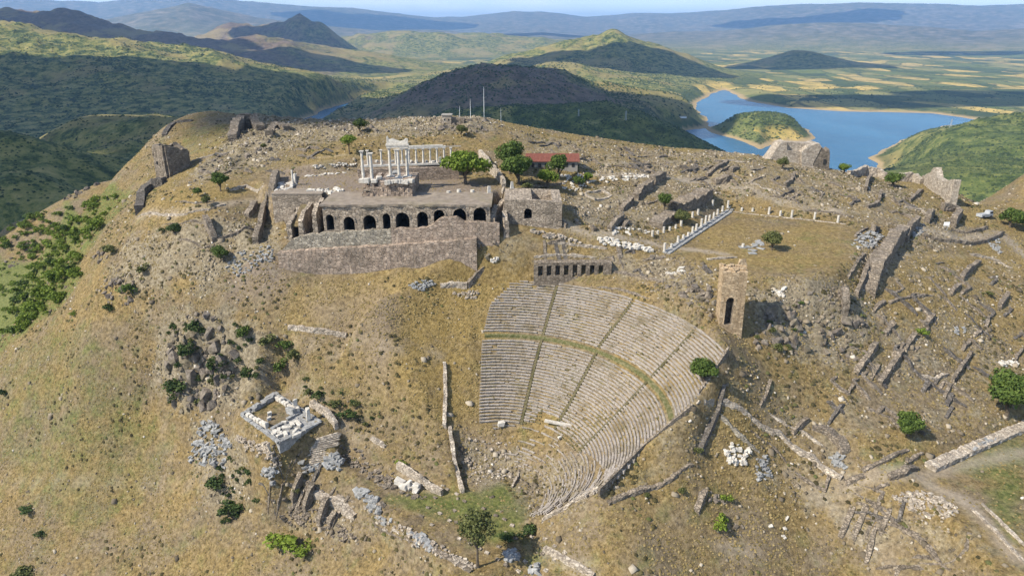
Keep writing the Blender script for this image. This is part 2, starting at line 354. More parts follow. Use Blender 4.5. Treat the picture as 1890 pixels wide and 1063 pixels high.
# ------------------------------------------------------------------ near ground mesh
NX0, NX1, NY0, NY1, NS = -330.0, 330.0, 62.0, 470.0, 0.95
nx = np.arange(NX0, NX1+NS, NS); ny = np.arange(NY0, NY1+NS, NS)
NXG, NYG = np.meshgrid(nx, ny)
NZ0 = shape_h(NXG, NYG)
def ground0(X, Y): return sample(NZ0, NX0, NY0, NS, X, Y)
def cast(px, py, hf=None, ymin=70.0, ymax=470.0, step=0.5):
    d = ray(px, py); ys = np.arange(ymin, ymax, step); X = d[0]/d[1]*ys; Z = CAM[2]+d[2]/d[1]*ys
    g = (hf or ground0)(X, ys); hit = np.nonzero(Z <= g)[0]
    if not len(hit): return None
    i = hit[0]
    if i == 0: return np.array([X[0], ys[0], g[0]])
    a = (Z-g)[i-1]; b = (Z-g)[i]; t = a/(a-b); y = ys[i-1]+t*step; x = d[0]/d[1]*y
    return np.array([x, y, float((hf or ground0)(np.array([x]), np.array([y]))[0])])
# ------------------------------------------------------------------ what covers the near ground (world-space masks)
def wp(pts): 
    r = []
    for x, y in pts:
        h = cast(x, y)
        if h is None: h = at_z(x, y, -15)
        r.append(tuple(h[:2]))
    return r
def mask_poly(X, Y, pts, soft=3.0):
    return smooth(soft, -soft, sdist(X, Y, wp(pts)) + 2.0*fbm(X/6, Y/6, 3, 71))
RUBBLE = [ # pixel outline, amount
 ([(430,215),(620,222),(810,215),(930,235),(900,250),(780,252),(700,250),(620,256),(540,272),(470,312),(360,345),(345,325),(400,280)], .85),
 ([(930,240),(1270,282),(1420,285),(1640,330),(1700,370),(1620,420),(1500,395),(1340,372),(1230,350),(1080,320),(960,280)], .55),
 ([(1040,350),(1200,330),(1330,365),(1280,400),(1190,430),(1060,420),(1030,395)], .6),
 ([(1640,370),(1740,390),(1830,440),(1700,470),(1640,430)], .6),
 ([(880,455),(1000,440),(1230,470),(1330,500),(1310,590),(1200,530),(1100,480),(980,485)], .6),
 ([(1380,530),(1560,520),(1640,580),(1600,660),(1500,670),(1400,640)], .8),
 ([(1560,470),(1660,420),(1700,480),(1620,560),(1560,550)], .55),
 ([(320,420),(520,400),(520,470),(420,520),(380,570),(330,520),(240,560),(190,520),(250,420)], .7),
 ([(290,600),(380,570),(480,600),(500,680),(440,760),(330,780),(280,700)], .9),
 ([(880,790),(1080,820),(1100,905),(960,960),(870,920),(840,800)], .6),
 ([(1220,760),(1330,740),(1300,860),(1180,920),(1020,990),(1000,960),(1180,880)], .5),
 ([(1380,680),(1560,760),(1580,870),(1450,820),(1340,740)], .5),
 ([(1400,820),(1500,830),(1640,910),(1800,960),(1890,1063),(1650,1063),(1500,980),(1380,900)], .45),
 ([(1560,620),(1720,560),(1890,600),(1890,700),(1700,720),(1600,720)], .48),([(1640,470),(1890,470),(1890,590),(1700,570)], .4),([(1450,720),(1700,720),(1890,700),(1880,780),(1700,830),(1560,800)], .42),
 ([(350,780),(440,780),(460,880),(400,960),(360,880)], .75),
 ([(480,880),(640,920),(700,980),(640,1000),(480,960)], .6),
 ([(670,890),(760,960),(900,1063),(760,1063),(660,960)], .4),
]
GREEN = [
 ([(0,390),(120,370),(240,360),(200,410),(140,480),(150,520),(110,570),(30,630),(0,640)], 1.0),
 ([(860,900),(940,890),(985,950),(960,1000),(900,1010),(850,960),(720,940),(690,910)], .75),
 ([(1480,840),(1890,800),(1890,1063),(1840,1010),(1790,930),(1700,900)], .0),
 ([(1720,860),(1890,800),(1890,900),(1790,880)], .7),(([(1800,900),(1890,880),(1890,1040),(1830,960)]), .8),
 ([(1620,850),(1680,850),(1680,875),(1630,880)], .8),
 ([(1260,480),(1400,440),(1560,450),(1560,500),(1450,500),(1350,510)], .25),([(1460,420),(1570,440),(1590,455),(1470,450)], .35),
 ([(330,240),(430,225),(440,250),(380,285),(330,290)], .45),([(440,255),(340,275),(430,300)], .3),
 ([(980,1000),(1100,1040),(1060,1063),(960,1030)], .5),
 ([(200,620),(330,780),(300,900),(150,1000),(0,900),(0,660),(100,600)], .42),
 ([(560,340),(660,335),(660,360),(560,365)], .15),
]
PATHS = [ # pixel polyline, half width m, amount
 ([(905,428),(985,418),(1080,430),(1200,445),(1290,462),(1340,470)], 1.3, .9),
 ([(1300,335),(1380,350),(1440,372),(1500,385),(1560,392)], 1.6, .6),([(1090,322),(1180,325),(1300,335)], 1.6, .8),
 ([(255,398),(340,395),(410,378),(480,366)], 0.9, .7),
 ([(1560,890),(1620,880),(1700,878),(1760,860),(1890,835)], 1.7, .7),([(1700,885),(1790,930),(1890,1040)], 1.5, .8),
 ([(1455,868),(1500,905),(1560,960),(1610,1010),(1655,1045)], 0.7, .6),
 ([(1700,425),(1770,440),(1850,430)], 2.0, .6),([(1850,430),(1890,470)], 2.0, .7),
 ([(760,690),(700,600)], .5, 0),
 ([(480,680),(560,720),(640,790),(700,820)], 0.8, .5),
 ([(735,865),(815,912)], 0.7, .9),([(1005,1015),(1095,1060)], .8, .8),
 ([(0,892),(120,886),(260,896),(395,880)], .5, .35),([(540,640),(620,655),(720,648),(815,655)], .4, .5),([(240,560),(330,610),(300,800),(330,900)], .35, .4),([(1100,760),(1160,800)], .3, 0),([(1340,760),(1400,850),(1480,960),(1520,1060)], .3, .3),([(1600,480),(1700,470),(1790,470),(1860,480)], .6, .5),([(1180,960),(1300,990),(1420,1040)], .4, .5),([(980,300),(1080,300),(1200,305),(1310,330)], .6, .5),([(560,292),(660,288),(760,262)], .7, .5),
]
GOLD = [ ([(520,560),(640,520),(780,505),(870,465),(960,480),(930,530),(900,600),(880,780),(830,800),(700,740),(640,600)], 1.0),([(280,360),(420,340),(480,365),(340,392),(270,392)],.8),
 ([(1640,460),(1890,460),(1890,620),(1700,600)], .7),([(1100,760),(1300,740),(1290,830),(1120,900)], .7),([(940,280),(1200,290),(1180,330),(1080,320)], .6),([(560,285),(700,275),(700,290),(560,300)], 1.0),([(1340,760),(1500,820),(1480,900),(1380,850)],.7),([(1780,370),(1890,380),(1880,400),(1800,400)],1.0),([(1270,400),(1560,420),(1560,500),(1300,500)],.7) ]
GREY = [ ([(505,315),(660,312),(830,312),(930,360),(900,385),(500,388)], .75),([(530,550),(700,530),(690,700),(600,600)],.4), ([(690,540),(740,540),(720,700),(670,690)],.6),
 ([(880,790),(1080,820),(1100,905),(960,960),(870,920),(840,800)], .55),([(420,460),(520,450),(540,560),(420,560)],.6) ]
def paint(X, Y):
    rub = np.zeros(X.shape); gre = np.zeros(X.shape); pat = np.zeros(X.shape); gold = np.zeros(X.shape); gry = np.zeros(X.shape)
    for p, a in RUBBLE: rub = np.maximum(rub, a*mask_poly(X, Y, p, 4))
    for p, a in GREEN: gre = np.maximum(gre, a*mask_poly(X, Y, p, 3))
    for p, a in GOLD: gold = np.maximum(gold, a*mask_poly(X, Y, p, 6))
    for p, a in GREY: gry = np.maximum(gry, a*mask_poly(X, Y, p, 3))
    for p, w, a in PATHS:
        if a: pat = np.maximum(pat, a*smooth(w*1.5, w*0.5, dist_line(X, Y, wp(p))+0.5*fbm(X/2, Y/2, 2, 5)))
    gp_ = [(-172,176),(-150,192),(-139,202),(-125,217),(-128,240),(-160,275),(-230,310),(-330,340),(-330,176)]
    gre = np.maximum(gre, .85*smooth(4, -4, sdist(X, Y, gp_)+4*fbm(X/14, Y/14, 3, 77)))
    return rub, gre, pat, gold, gry
MS = 1.7
_mx = np.arange(NX0, NX1+MS, MS); _my = np.arange(NY0, NY1+MS, MS); _MX, _MY = np.meshgrid(_mx, _my)
MASKS = paint(_MX, _MY)
def cover(X, Y): return [sample(m, NX0, NY0, MS, X, Y) for m in MASKS]
RUB, GRE, PAT, GOL, GRY = cover(NXG, NYG)
FLATM = np.zeros(NXG.shape)
for P, fz, bl in FLATS: FLATM = np.maximum(FLATM, smooth(bl+2, -1, sdist(NXG, NYG, P)))
_r = np.hypot(NXG-TC[0], NYG-TC[1]); _a = np.degrees(np.arctan2(NYG-TC[1], NXG-TC[0]))
SEATM = smooth(T_R1+3, T_R1+1, _r)*((_a > -30) & (_a < 100))*smooth(T_R0-1, T_R0, _r)
DET = (0.55*fbm(NXG/9, NYG/9, 4, 11) + 0.22*fbm(NXG/2.6, NYG/2.6, 3, 12))*(1-0.85*np.maximum(FLATM, SEATM))*(1-.7*PAT)
DET += RUB*(1-np.maximum(FLATM, SEATM))*(1.5*ridged(NXG/9.5, NYG/8.5, 4, 21)+.35*ridged(NXG/2.7, NYG/2.5, 3, 23)-.5)
DET += (1-np.maximum(FLATM, SEATM))*0.9*fbm(NXG/26, NYG/26, 3, 14)
# the rocky ravine on the west slope and the crag right of the tower
for pts, k in (([(300,590),(380,575),(470,600),(490,680),(440,750),(340,770),(290,700)], 1.0), ([(1400,560),(1540,545),(1620,590),(1590,655),(1480,660),(1400,625)], .8), ([(190,515),(250,490),(320,480),(330,520),(250,560),(200,560)], .8), ([(430,216),(530,220),(560,240),(480,262),(430,262)], .9)):
    m = mask_poly(NXG, NYG, pts, 4); DET += m*k*(2.6*ridged(NXG/11, NYG/9, 4, 33)+.9*ridged(NXG/3.1, NYG/3.0, 3, 37)-1.0)
m = mask_poly(NXG, NYG, [(345,640),(375,600),(430,605),(458,650),(440,715),(385,755),(335,735)], 1.2); DET -= m*3.2
m = mask_poly(NXG, NYG, [(405,860),(440,835),(455,880),(440,960),(405,970)], 1.5); DET -= m*1.8
DET *= smooth(0, 25, np.minimum(np.minimum(NXG-NX0, NX1-NXG), np.minimum(NYG-NY0, NY1-NYG)))
CUTM = ((NXG > -58) & (NXG < 14) & (NYG > ARC_Y-2) & (NYG < ARC_Y+15))
DET = np.where(CUTM, DET*0.1, DET)
NZ = NZ0 + DET
def ground(X, Y): return sample(NZ, NX0, NY0, NS, X, Y)
def gz(x, y): return float(ground(np.array([x]), np.array([y]))[0])
def gp(px, py):
    for d in (0, 3, 6, 10, 15, 22, 30, 45):
        h = cast(px, py+d, ground)
        if h is not None:
            if d > 3: print('GP shifted', px, py, d)
            return h
    print('GP miss', px, py); return at_z(px, py, -15)
# ------------------------------------------------------------------ ground materials
t = NT('dry_hillside')
at = t.attr('cover'); rub, gre, pat = t.sep(at.outputs['Color'])[:3]
at2 = t.attr('cover_two'); gold, gry = t.sep(at2.outputs['Color'])[:2]
n1 = t.noise(0.07, 5, 0.65); n2 = t.noise(1.1, 6, 0.78); n3 = t.noise(4.0, 3, 0.7); n4 = t.noise(0.25, 5, 0.65)
straw = t.ramp(n2, [(0.34, (0.050, 0.037, 0.016)), (0.44, (0.132, 0.093, 0.038)), (0.55, (0.212, 0.150, 0.063)), (0.68, (0.300, 0.228, 0.112))])
golden = t.ramp(n2, [(0.34, (0.074, 0.052, 0.019)), (0.47, (0.182, 0.126, 0.043)), (0.64, (0.300, 0.215, 0.084))])
soil = t.ramp(n2, [(0.34, (0.056, 0.043, 0.027)), (0.47, (0.136, 0.103, 0.061)), (0.66, (0.240, 0.187, 0.118))])
greyc = t.ramp(n2, [(0.30, (0.115, 0.088, 0.070)), (0.50, (0.195, 0.155, 0.125)), (0.75, (0.28, 0.235, 0.195))])
rock = t.ramp(n2, [(0.34, (0.055, 0.045, 0.032)), (0.44, (0.138, 0.112, 0.073)), (0.56, (0.230, 0.190, 0.125)), (0.70, (0.335, 0.285, 0.205))])
olive = t.ramp(n2, [(0.34, (0.034, 0.046, 0.012)), (0.48, (0.088, 0.100, 0.027)), (0.64, (0.17, 0.170, 0.055))])
c = t.mix(t.mapr(n1, .42, .58), straw, soil)
np_ = t.noise(0.11, 5, .7, dist=.8); c = t.mix(t.mapr(np_, .54, .68, 0, .38), c, t.ramp(n2, [(0.34, (0.035, 0.028, 0.015)), (0.5, (0.085, 0.066, 0.036)), (0.66, (0.17, 0.13, 0.075))]))
c = t.mix(t.mapr(n4, .52, .72, 0, .55), c, olive)
c = t.mix(t.math('MULTIPLY', gold, t.mapr(n4, .25, .5)), c, golden)
c = t.mix(t.math('MULTIPLY', gry, t.mapr(n4, .2, .5, .5, 1)), c, greyc)
rm = t.mapr(t.math('ADD', t.math('MULTIPLY', rub, 0.95), t.math('MULTIPLY', t.math('SUBTRACT', n4, .5), 1.3)), .30, .62)
c = t.mix(rm, c, rock)
c = t.mix(t.mapr(t.math('ADD', gre, t.math('MULTIPLY', t.math('SUBTRACT', n4, .5), .9)), .25, .8), c, olive)
pathc = t.ramp(n2, [(0.3, (0.23, 0.19, 0.145)), (0.7, (0.36, 0.305, 0.24))])
c = t.mix(t.math('MULTIPLY', pat, t.mapr(n3, .3, .6, .6, 1)), c, pathc)
# pale stone chips and dark tufts
chip = t.mapr(t.voro(1.7), .10, .17, 1, 0)
chipm = t.math('MULTIPLY', chip, t.mapr(t.noise(0.5, 2), .5, .7))
c = t.mix(t.math('MULTIPLY', chipm, .55), c, (0.42, 0.38, 0.32))
tuft = t.mapr(t.voro(1.1, vec=t.scaled(1, 1, .4)), .12, .32, 1, 0)
c = t.mix(t.math('MULTIPLY', t.math('MULTIPLY', tuft, t.mapr(n4, .35, .6)), .38), c, (0.075, 0.062, 0.032))
t.col(c)
t.bump(t.math('ADD', n2, t.math('MULTIPLY', n3, .5)), 0.9, 0.35)
M_GROUND = t.m
def set_attr(me, name, R, G, B):
    a = me.color_attributes.new(name, 'FLOAT_COLOR', 'POINT')
    d = np.ones((len(me.vertices), 4), np.float32); d[:, 0] = R.ravel(); d[:, 1] = G.ravel(); d[:, 2] = B.ravel()
    a.data.foreach_set('color', d.ravel())
def grid_faces(nr, nc):
    i = np.arange(nr*nc).reshape(nr, nc)
    return np.stack([i[:-1, :-1], i[:-1, 1:], i[1:, 1:], i[1:, :-1]], -1).reshape(-1, 4)
o = mobj('hill_ground', np.stack([NXG, NYG, NZ], -1).reshape(-1, 3), grid_faces(*NZ.shape), M_GROUND, smooth_shade=True)
set_attr(o.data, 'cover', RUB, GRE, PAT); set_attr(o.data, 'cover_two', GOL, GRY, RUB*0)
tag(o, 'dry grass hillside of the ancient citadel with bare soil and rock', kind='structure')

# ------------------------------------------------------------------ far countryside mesh
NR, NA = 500, 560
rr = np.exp(np.linspace(math.log(330), math.log(46000), NR)); aa = np.linspace(math.radians(-56), math.radians(56), NA)
RR, AA = np.meshgrid(rr, aa, indexing='ij'); FX = RR*np.sin(AA); FY = RR*np.cos(AA)
FZ = far_h(FX, FY)
def far_cast(px, py, y0=450.0):
    d = ray(px, py); ys = np.exp(np.linspace(math.log(y0), math.log(40000), 4000)); X = d[0]/d[1]*ys; Z = CAM[2]+d[2]/d[1]*ys
    g = far_h(X, ys); hit = np.nonzero(Z <= g)[0]
    if not len(hit): return None
    i = hit[0]; return np.array([X[i], ys[i], g[i]])
slope_ = np.hypot(*np.gradient(FZ))/np.maximum(np.gradient(RR)[0], 1)
hh = FZ+246
flat_ = smooth(30, 8, hh)*smooth(1200, 2200, RR)
fl = np.minimum(np.maximum(sdist(FX, FY, LAKE), -sdist(FX, FY, ISLE)), sdist(FX, FY, INLET))
shore = smooth(60, 20, fl)*smooth(-250, -253, FZ)
P1x, P1y = project(FX, FY, FZ)
brown = np.clip(smooth(1000, 300, P1x)*smooth(3400, 4600, RR)*smooth(11500, 8000, RR)*.8 + np.exp(-(((FX+10)/560)**2+((FY-2150)/480)**2)*1.2)*.9, 0, 1)
FARM = (flat_, np.clip(shore*1.0, 0, 1), brown)
t = NT('countryside')
at = t.attr('cover'); fld, shr, brn = t.sep(at.outputs['Color'])[:3]
at2 = t.attr('cover_two'); mnt, lush = t.sep(at2.outputs['Color'])[:2]
n1 = t.noise(0.0022, 6, 0.62); n2 = t.noise(0.028, 7, 0.80); n3 = t.noise(0.006, 5, .65); n5 = t.noise(0.09, 3, .7)
scrub = t.ramp(n2, [(0.38, (0.024, 0.036, 0.012)), (0.46, (0.065, 0.084, 0.024)), (0.52, (0.155, 0.155, 0.045)), (0.66, (0.29, 0.235, 0.085))])
drybr = t.ramp(n2, [(0.32, (0.055, 0.046, 0.030)), (0.48, (0.115, 0.085, 0.058)), (0.62, (0.175, 0.125, 0.085)), (0.78, (0.24, 0.18, 0.12))])
c = t.mix(t.mapr(t.math('ADD', brn, t.math('MULTIPLY', t.math('SUBTRACT', n3, .5), 1.2)), .3, .7), scrub, drybr)
c = t.mix(t.mapr(t.math('MULTIPLY', n3, t.mapr(n1, .35, .6)), .33, .45, 0, .65), c, (0.245, 0.19, 0.075))
warp = t.n('ShaderNodeVectorMath', operation='ADD'); t.l(t.scaled(1, .55, 0), warp.inputs[0])
wn2 = t.n('ShaderNodeTexNoise'); t.l(t.pos(), wn2.inputs['Vector']); wn2.inputs['Scale'].default_value = 0.0015
ws = t.n('ShaderNodeVectorMath', operation='MULTIPLY'); t.l(wn2.outputs[1], ws.inputs[0]); ws.inputs[1].default_value = (260, 260, 0); t.l(ws.outputs[0], warp.inputs[1])
vc = t.n('ShaderNodeTexVoronoi', distance='CHEBYCHEV'); t.l(warp.outputs[0], vc.inputs['Vector']); vc.inputs['Scale'].default_value = 0.0062
fcol = t.ramp(t.sep(vc.outputs['Color'])[0], [(0.0, (0.065, 0.085, 0.028)), (0.22, (0.115, 0.135, 0.040)), (0.40, (0.22, 0.20, 0.07)), (0.52, (0.48, 0.34, 0.10)), (0.66, (0.13, 0.145, 0.05)), (0.76, (0.40, 0.29, 0.10)), (0.90, (0.05, 0.07, 0.028))], 'CONSTANT')
ve = t.n('ShaderNodeTexVoronoi', feature='DISTANCE_TO_EDGE'); t.l(warp.outputs[0], ve.inputs['Vector']); ve.inputs['Scale'].default_value = 0.0062
fcol = t.mix(t.mapr(ve.outputs['Distance'], .02, .06, .7, 0), fcol, (0.035, 0.05, 0.022))
fcol = t.mix(t.mapr(n2, .5, .62, 0, .75), fcol, (0.045, 0.062, 0.024))
fcol = t.mix(t.mapr(n3, .5, .62, 0, .6), fcol, scrub)
c = t.mix(t.math('MULTIPLY', lush, .8), c, t.ramp(n2, [(0.38, (0.022, 0.034, 0.011)), (0.48, (0.055, 0.078, 0.022)), (0.58, (0.10, 0.125, 0.034)), (0.7, (0.23, 0.20, 0.075))]))
c = t.mix(fld, c, fcol)
c = t.mix(t.math('MULTIPLY', shr, t.mapr(n5, .3, .5, .6, 1)), c, (0.33, 0.24, 0.125))
c = t.mix(mnt, c, t.ramp(n3, [(0.35, (0.05, 0.06, 0.035)), (0.5, (0.10, 0.095, 0.06)), (0.66, (0.20, 0.165, 0.12))]))
t.col(c); t.bump(n2, 1.0, 6.0)
M_FAR = t.m
o = mobj('countryside', np.stack([FX, FY, FZ], -1).reshape(-1, 3), grid_faces(NR, NA)[:, ::-1], M_FAR, smooth_shade=True)
set_attr(o.data, 'cover', *FARM); set_attr(o.data, 'cover_two', smooth(9500, 12500, RR), np.clip(smooth(900, 1200, RR+FX*.4)*smooth(1900, 1600, RR)*(FX > 0)+smooth(20, -10, sdist(FX, FY, ISLE)), 0, 1), RR*0)
tag(o, 'rolling scrub hills, fields and blue mountains beyond the citadel', kind='structure')
# ------------------------------------------------------------------ water
t = NT('reservoir_water')
t.b.inputs['Roughness'].default_value = 0.25; t.b.inputs['Specular IOR Level'].default_value = 0.3; t.b.inputs['IOR'].default_value = 1.33
t.col(t.ramp(t.noise(0.004, 4, .6, vec=t.scaled(1, .4, 1)), [(0.35, (0.016, 0.078, 0.150)), (0.65, (0.030, 0.115, 0.20))]))
t.bump(t.math('ADD', t.noise(0.05, 5, .7), t.noise(0.008, 3, .6)), 0.55, 6.0)
M_WATER = t.m
def water_sheet(name, pts, label, z):
    P = zpoly(pts, z); mobj_ = mobj(name, [(x, y, z) for x, y in P], [tuple(range(len(P)))], M_WATER); 
    me = mobj_.data
    if me.polygons[0].normal.z < 0: me.flip_normals()
    return tag(mobj_, label, kind='structure')
water_sheet('lake', [(1180,300),(1180,225),(1240,160),(1400,145),(1900,190),(1950,240),(1700,360),(1300,360)], 'blue reservoir with a wooded islet beyond the citadel', WATER_Z)
water_sheet('lake_inlet', [(440,290),(480,240),(640,170),(760,160),(760,190),(620,240),(520,290)], 'narrow pale arm of water in the shaded valley', WATER_Z)
# ------------------------------------------------------------------ clouds that shade the far hills (high above the frame)
t = NT('cloud_white'); t.b.inputs['Base Color'].default_value = (.85, .86, .88, 1); t.b.inputs['Roughness'].default_value = 1.0; M_CLOUD = t.m
rc = random.Random(7)
CLOUDS = [ # pixel of the middle of the shadow, its half width and half depth in metres
 (250,205,620,560),(60,180,480,420),(430,200,430,480),(80,330,260,360),(180,265,200,130),(560,190,170,260),
 (900,170,560,560),(1080,190,460,340),(760,190,380,360),(1200,200,220,200),
 (90,45,900,520),(330,72,420,280),(1080,120,420,300),(1220,115,380,300),(1480,108,620,420),(1620,185,760,260),(1800,176,420,220),(1440,186,240,130),
 (540,52,620,300),(620,120,380,200),(1500,40,2500,900),(700,40,2600,1500),(1000,62,1400,500),(470,110,420,160),(1760,100,900,380)]
def blob(rx, ry, rz, seed, n=24, m=12):
    V = []
    for j in range(m+1):
        th = math.pi*j/m
        for k in range(n):
            ph = 2*math.pi*k/n; V.append((math.sin(th)*math.cos(ph), math.sin(th)*math.sin(ph), math.cos(th)))
    V = np.array(V); f = 1+0.38*fbm(V[:, 0]*1.7+seed*3.1, V[:, 1]*1.7+V[:, 2]*1.3, 4, seed)
    V = V*f[:, None]*np.array([rx, ry, rz]); F = []
    for j in range(m):
        for k in range(n): F.append((j*n+k, (j+1)*n+k, (j+1)*n+(k+1) % n, j*n+(k+1) % n))
    return V, F
CLOUDS += [((-62.0, 318.0, -4.0), 0, 62, 46), ((-20.0, 345.0, -20.0), 0, 50, 46)]
for i, (px, py, a, b) in enumerate(CLOUDS):
    P = np.array(px) if isinstance(px, tuple) else far_cast(px, py)
    if P is None: continue
    zc = 1500 + 60*(i % 4); k = (zc-P[2])/(-LDIR.z)
    c = P - np.array(LDIR)*k
    V, F = blob(a, b, 90 if a > 100 else 25, i+3)
    o = mobj('cloud', V+c, F, M_CLOUD, base=c, smooth_shade=True)
    tag(o, 'white cumulus cloud drifting above the countryside', kind='stuff')
# ------------------------------------------------------------------ air
t = NT('haze_air'); t.t.nodes.remove(t.b)
pv = t.n('ShaderNodeVolumePrincipled'); t.l(pv.outputs[0], t.out.inputs['Volume'])
pv.inputs['Color'].default_value = (0.33, 0.59, 1.0, 1); pv.inputs['Density'].default_value = 4.2e-5; pv.inputs['Anisotropy'].default_value = 0.1
M_HAZE = t.m
HB = MB(); HB.box((0, 22000, 300), (86000, 52000, 1180))
tag(HB.build('haze', M_HAZE), 'thin blue haze over the valley', kind='stuff')

# ================================================================== MATERIALS OF THE RUINS AND PLANTS
def stone_mat(name, cols, scale=1.2, block=None, bump=0.8, dirt=(0.10, 0.085, 0.065), lichen=0.25):
    t = NT(name); n = t.noise(scale, 5, .68); n2 = t.noise(scale*5, 4, .7); nb = t.noise(scale*.18, 3, .6)
    c = t.ramp(n, [(0.28, cols[0]), (0.48, cols[1]), (0.72, cols[2])])
    c = t.mix(t.mapr(nb, .5, .72, 0, lichen*2), c, dirt)
    h = t.math('ADD', n, t.math('MULTIPLY', n2, .5))
    if block:
        v = t.scaled(1/block[0], 1/block[0], 1/block[1]); b = t.voro(1.0, 'DISTANCE_TO_EDGE', vec=v, rnd=.75)
        j = t.mapr(b, .02, .10, 1, 0); cc = t.n('ShaderNodeTexVoronoi'); t.l(v, cc.inputs['Vector']); cc.inputs['Scale'].default_value = 1.0; cc.inputs['Randomness'].default_value = .75
        shade = t.mapr(t.sep(cc.outputs['Color'])[0], 0, 1, .72, 1.25)
        hs = t.n('ShaderNodeVectorMath', operation='SCALE'); t.l(c, hs.inputs[0]); t.l(shade, hs.inputs['Scale']); c = hs.outputs[0]
        c = t.mix(t.math('MULTIPLY', j, .6), c, dirt)
        h = t.math('SUBTRACT', h, t.math('MULTIPLY', j, 1.2))
    t.col(c); t.bump(h, bump, .22); return t.m
def island_mat(name, stops, rough=0.95, transl=0.0, fine=0.0):
    t = NT(name); g = t.n('ShaderNodeNewGeometry'); c = t.ramp(g.outputs['Random Per Island'], stops)
    if fine:
        c = t.mix(t.mapr(t.noise(fine, 4, .7), .35, .7, 0, .5), c, tuple(k*.5 for k in stops[0][1]))
    t.col(c); t.b.inputs['Roughness'].default_value = rough
    if transl:
        tr = t.n('ShaderNodeBsdfTranslucent'); t.l(c, tr.inputs[0]); ms = t.n('ShaderNodeMixShader'); ms.inputs[0].default_value = transl
        t.l(t.b.outputs[0], ms.inputs[1]); t.l(tr.outputs[0], ms.inputs[2]); t.l(ms.outputs[0], t.out.inputs[0])
    return t.m
M_RUIN = stone_mat('grey_brown_ruin_stone', [(.105, .083, .062), (.20, .162, .122), (.32, .268, .21)], 1.1, (.75, .38))
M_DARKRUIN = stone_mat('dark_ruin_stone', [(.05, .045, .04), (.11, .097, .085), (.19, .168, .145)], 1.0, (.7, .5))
M_WALLGREY = stone_mat('green_grey_ashlar', [(.18, .158, .125), (.28, .248, .195), (.39, .345, .275)], .8, (1.1, .5), .7)
M_WALLPURP = stone_mat('mauve_brown_ashlar', [(.18, .136, .102), (.30, .23, .176), (.43, .345, .27)], .9, (1.0, .42), .7)
M_ARC = stone_mat('arcade_stone', [(.19, .152, .115), (.32, .26, .198), (.46, .385, .30)], .9, (.9, .42))
M_TAN = stone_mat('warm_tan_stone', [(.24, .17, .10), (.37, .27, .165), (.50, .39, .26)], .8, (.9, .42), .6, (.17, .12, .07), .15)
M_PALE = stone_mat('pale_rubble_masonry', [(.22, .18, .14), (.36, .305, .24), (.50, .44, .36)], .9, (.7, .4), .7, (.2, .16, .12), .15)
M_MARBLE = stone_mat('weathered_white_marble', [(.25, .225, .19), (.43, .395, .34), (.58, .545, .485)], 1.4, None, .4, (.30, .28, .25), .2)
M_GREYBLK = stone_mat('grey_marble_blocks', [(.11, .11, .105), (.22, .218, .21), (.37, .365, .35)], 1.5, None, .5, (.12, .11, .10), .25)
M_SEAT = stone_mat('worn_theatre_seat_stone', [(.18, .155, .13), (.30, .262, .225), (.42, .375, .325)], 1.6, None, .7, (.16, .13, .075), .42)
M_ROCK = stone_mat('weathered_andesite_rock', [(.055, .046, .038), (.135, .112, .09), (.25, .212, .17)], 1.1, None, 1.0, (.13, .11, .06), .35)
M_TERR = stone_mat('terrace_floor_soil', [(.13, .105, .08), (.195, .16, .125), (.27, .225, .175)], .5, None, .5, (.15, .13, .065), .25)
M_ROOF = stone_mat('red_roof_tile', [(.115, .045, .034), (.165, .062, .046), (.22, .09, .068)], 2.0, None, .4, (.15, .06, .045), .2)
M_CONCRETE = stone_mat('grey_render', [(.17, .155, .135), (.24, .22, .19), (.31, .285, .25)], .8, None, .3)
M_WHITE = stone_mat('white_paint', [(.68, .68, .66), (.76, .76, .74), (.80, .80, .79)], 2, None, .1, (.6, .58, .55), .05)
M_METAL = stone_mat('grey_painted_metal', [(.22, .23, .24), (.30, .31, .32), (.38, .39, .40)], 2, None, .1)
M_DARK = stone_mat('dark_void_frame', [(.02, .02, .02), (.03, .03, .03), (.04, .04, .04)], 2, None, .1)
M_BARK = stone_mat('brown_bark', [(.05, .038, .028), (.10, .078, .055), (.15, .12, .09)], 3, None, .8)
M_STONES = island_mat('loose_stones', [(0, (.075, .061, .043)), (.4, (.148, .120, .084)), (.8, (.240, .200, .145)), (.97, (.335, .29, .225)), (1, (.48, .45, .41))])
M_TUFT = island_mat('dry_grass_tufts', [(0, (.10, .078, .030)), (.4, (.16, .121, .046)), (.75, (.205, .153, .066)), (1, (.24, .185, .088))])
LEAF = {
 'lime': island_mat('lime_green_leaves', [(0, (.068, .104, .012)), (.5, (.122, .170, .022)), (1, (.19, .245, .042))], .7, .25),
 'green': island_mat('mid_green_leaves', [(0, (.036, .060, .013)), (.5, (.068, .104, .021)), (1, (.118, .158, .036))], .7, .2),
 'dark': island_mat('dark_green_leaves', [(0, (.024, .042, .012)), (.5, (.045, .070, .020)), (1, (.080, .105, .032))], .7, .2),
 'olive': island_mat('olive_leaves', [(0, (.055, .065, .020)), (.5, (.095, .105, .034)), (1, (.155, .16, .06))], .7, .2),
 'bright': island_mat('bright_green_leaves', [(0, (.085, .125, .015)), (.5, (.145, .195, .025)), (1, (.21, .26, .045))], .7, .25),
}
M_FARBUSH = island_mat('far_scrub', [(0, (.022, .034, .014)), (.5, (.040, .056, .020)), (1, (.075, .088, .034))])

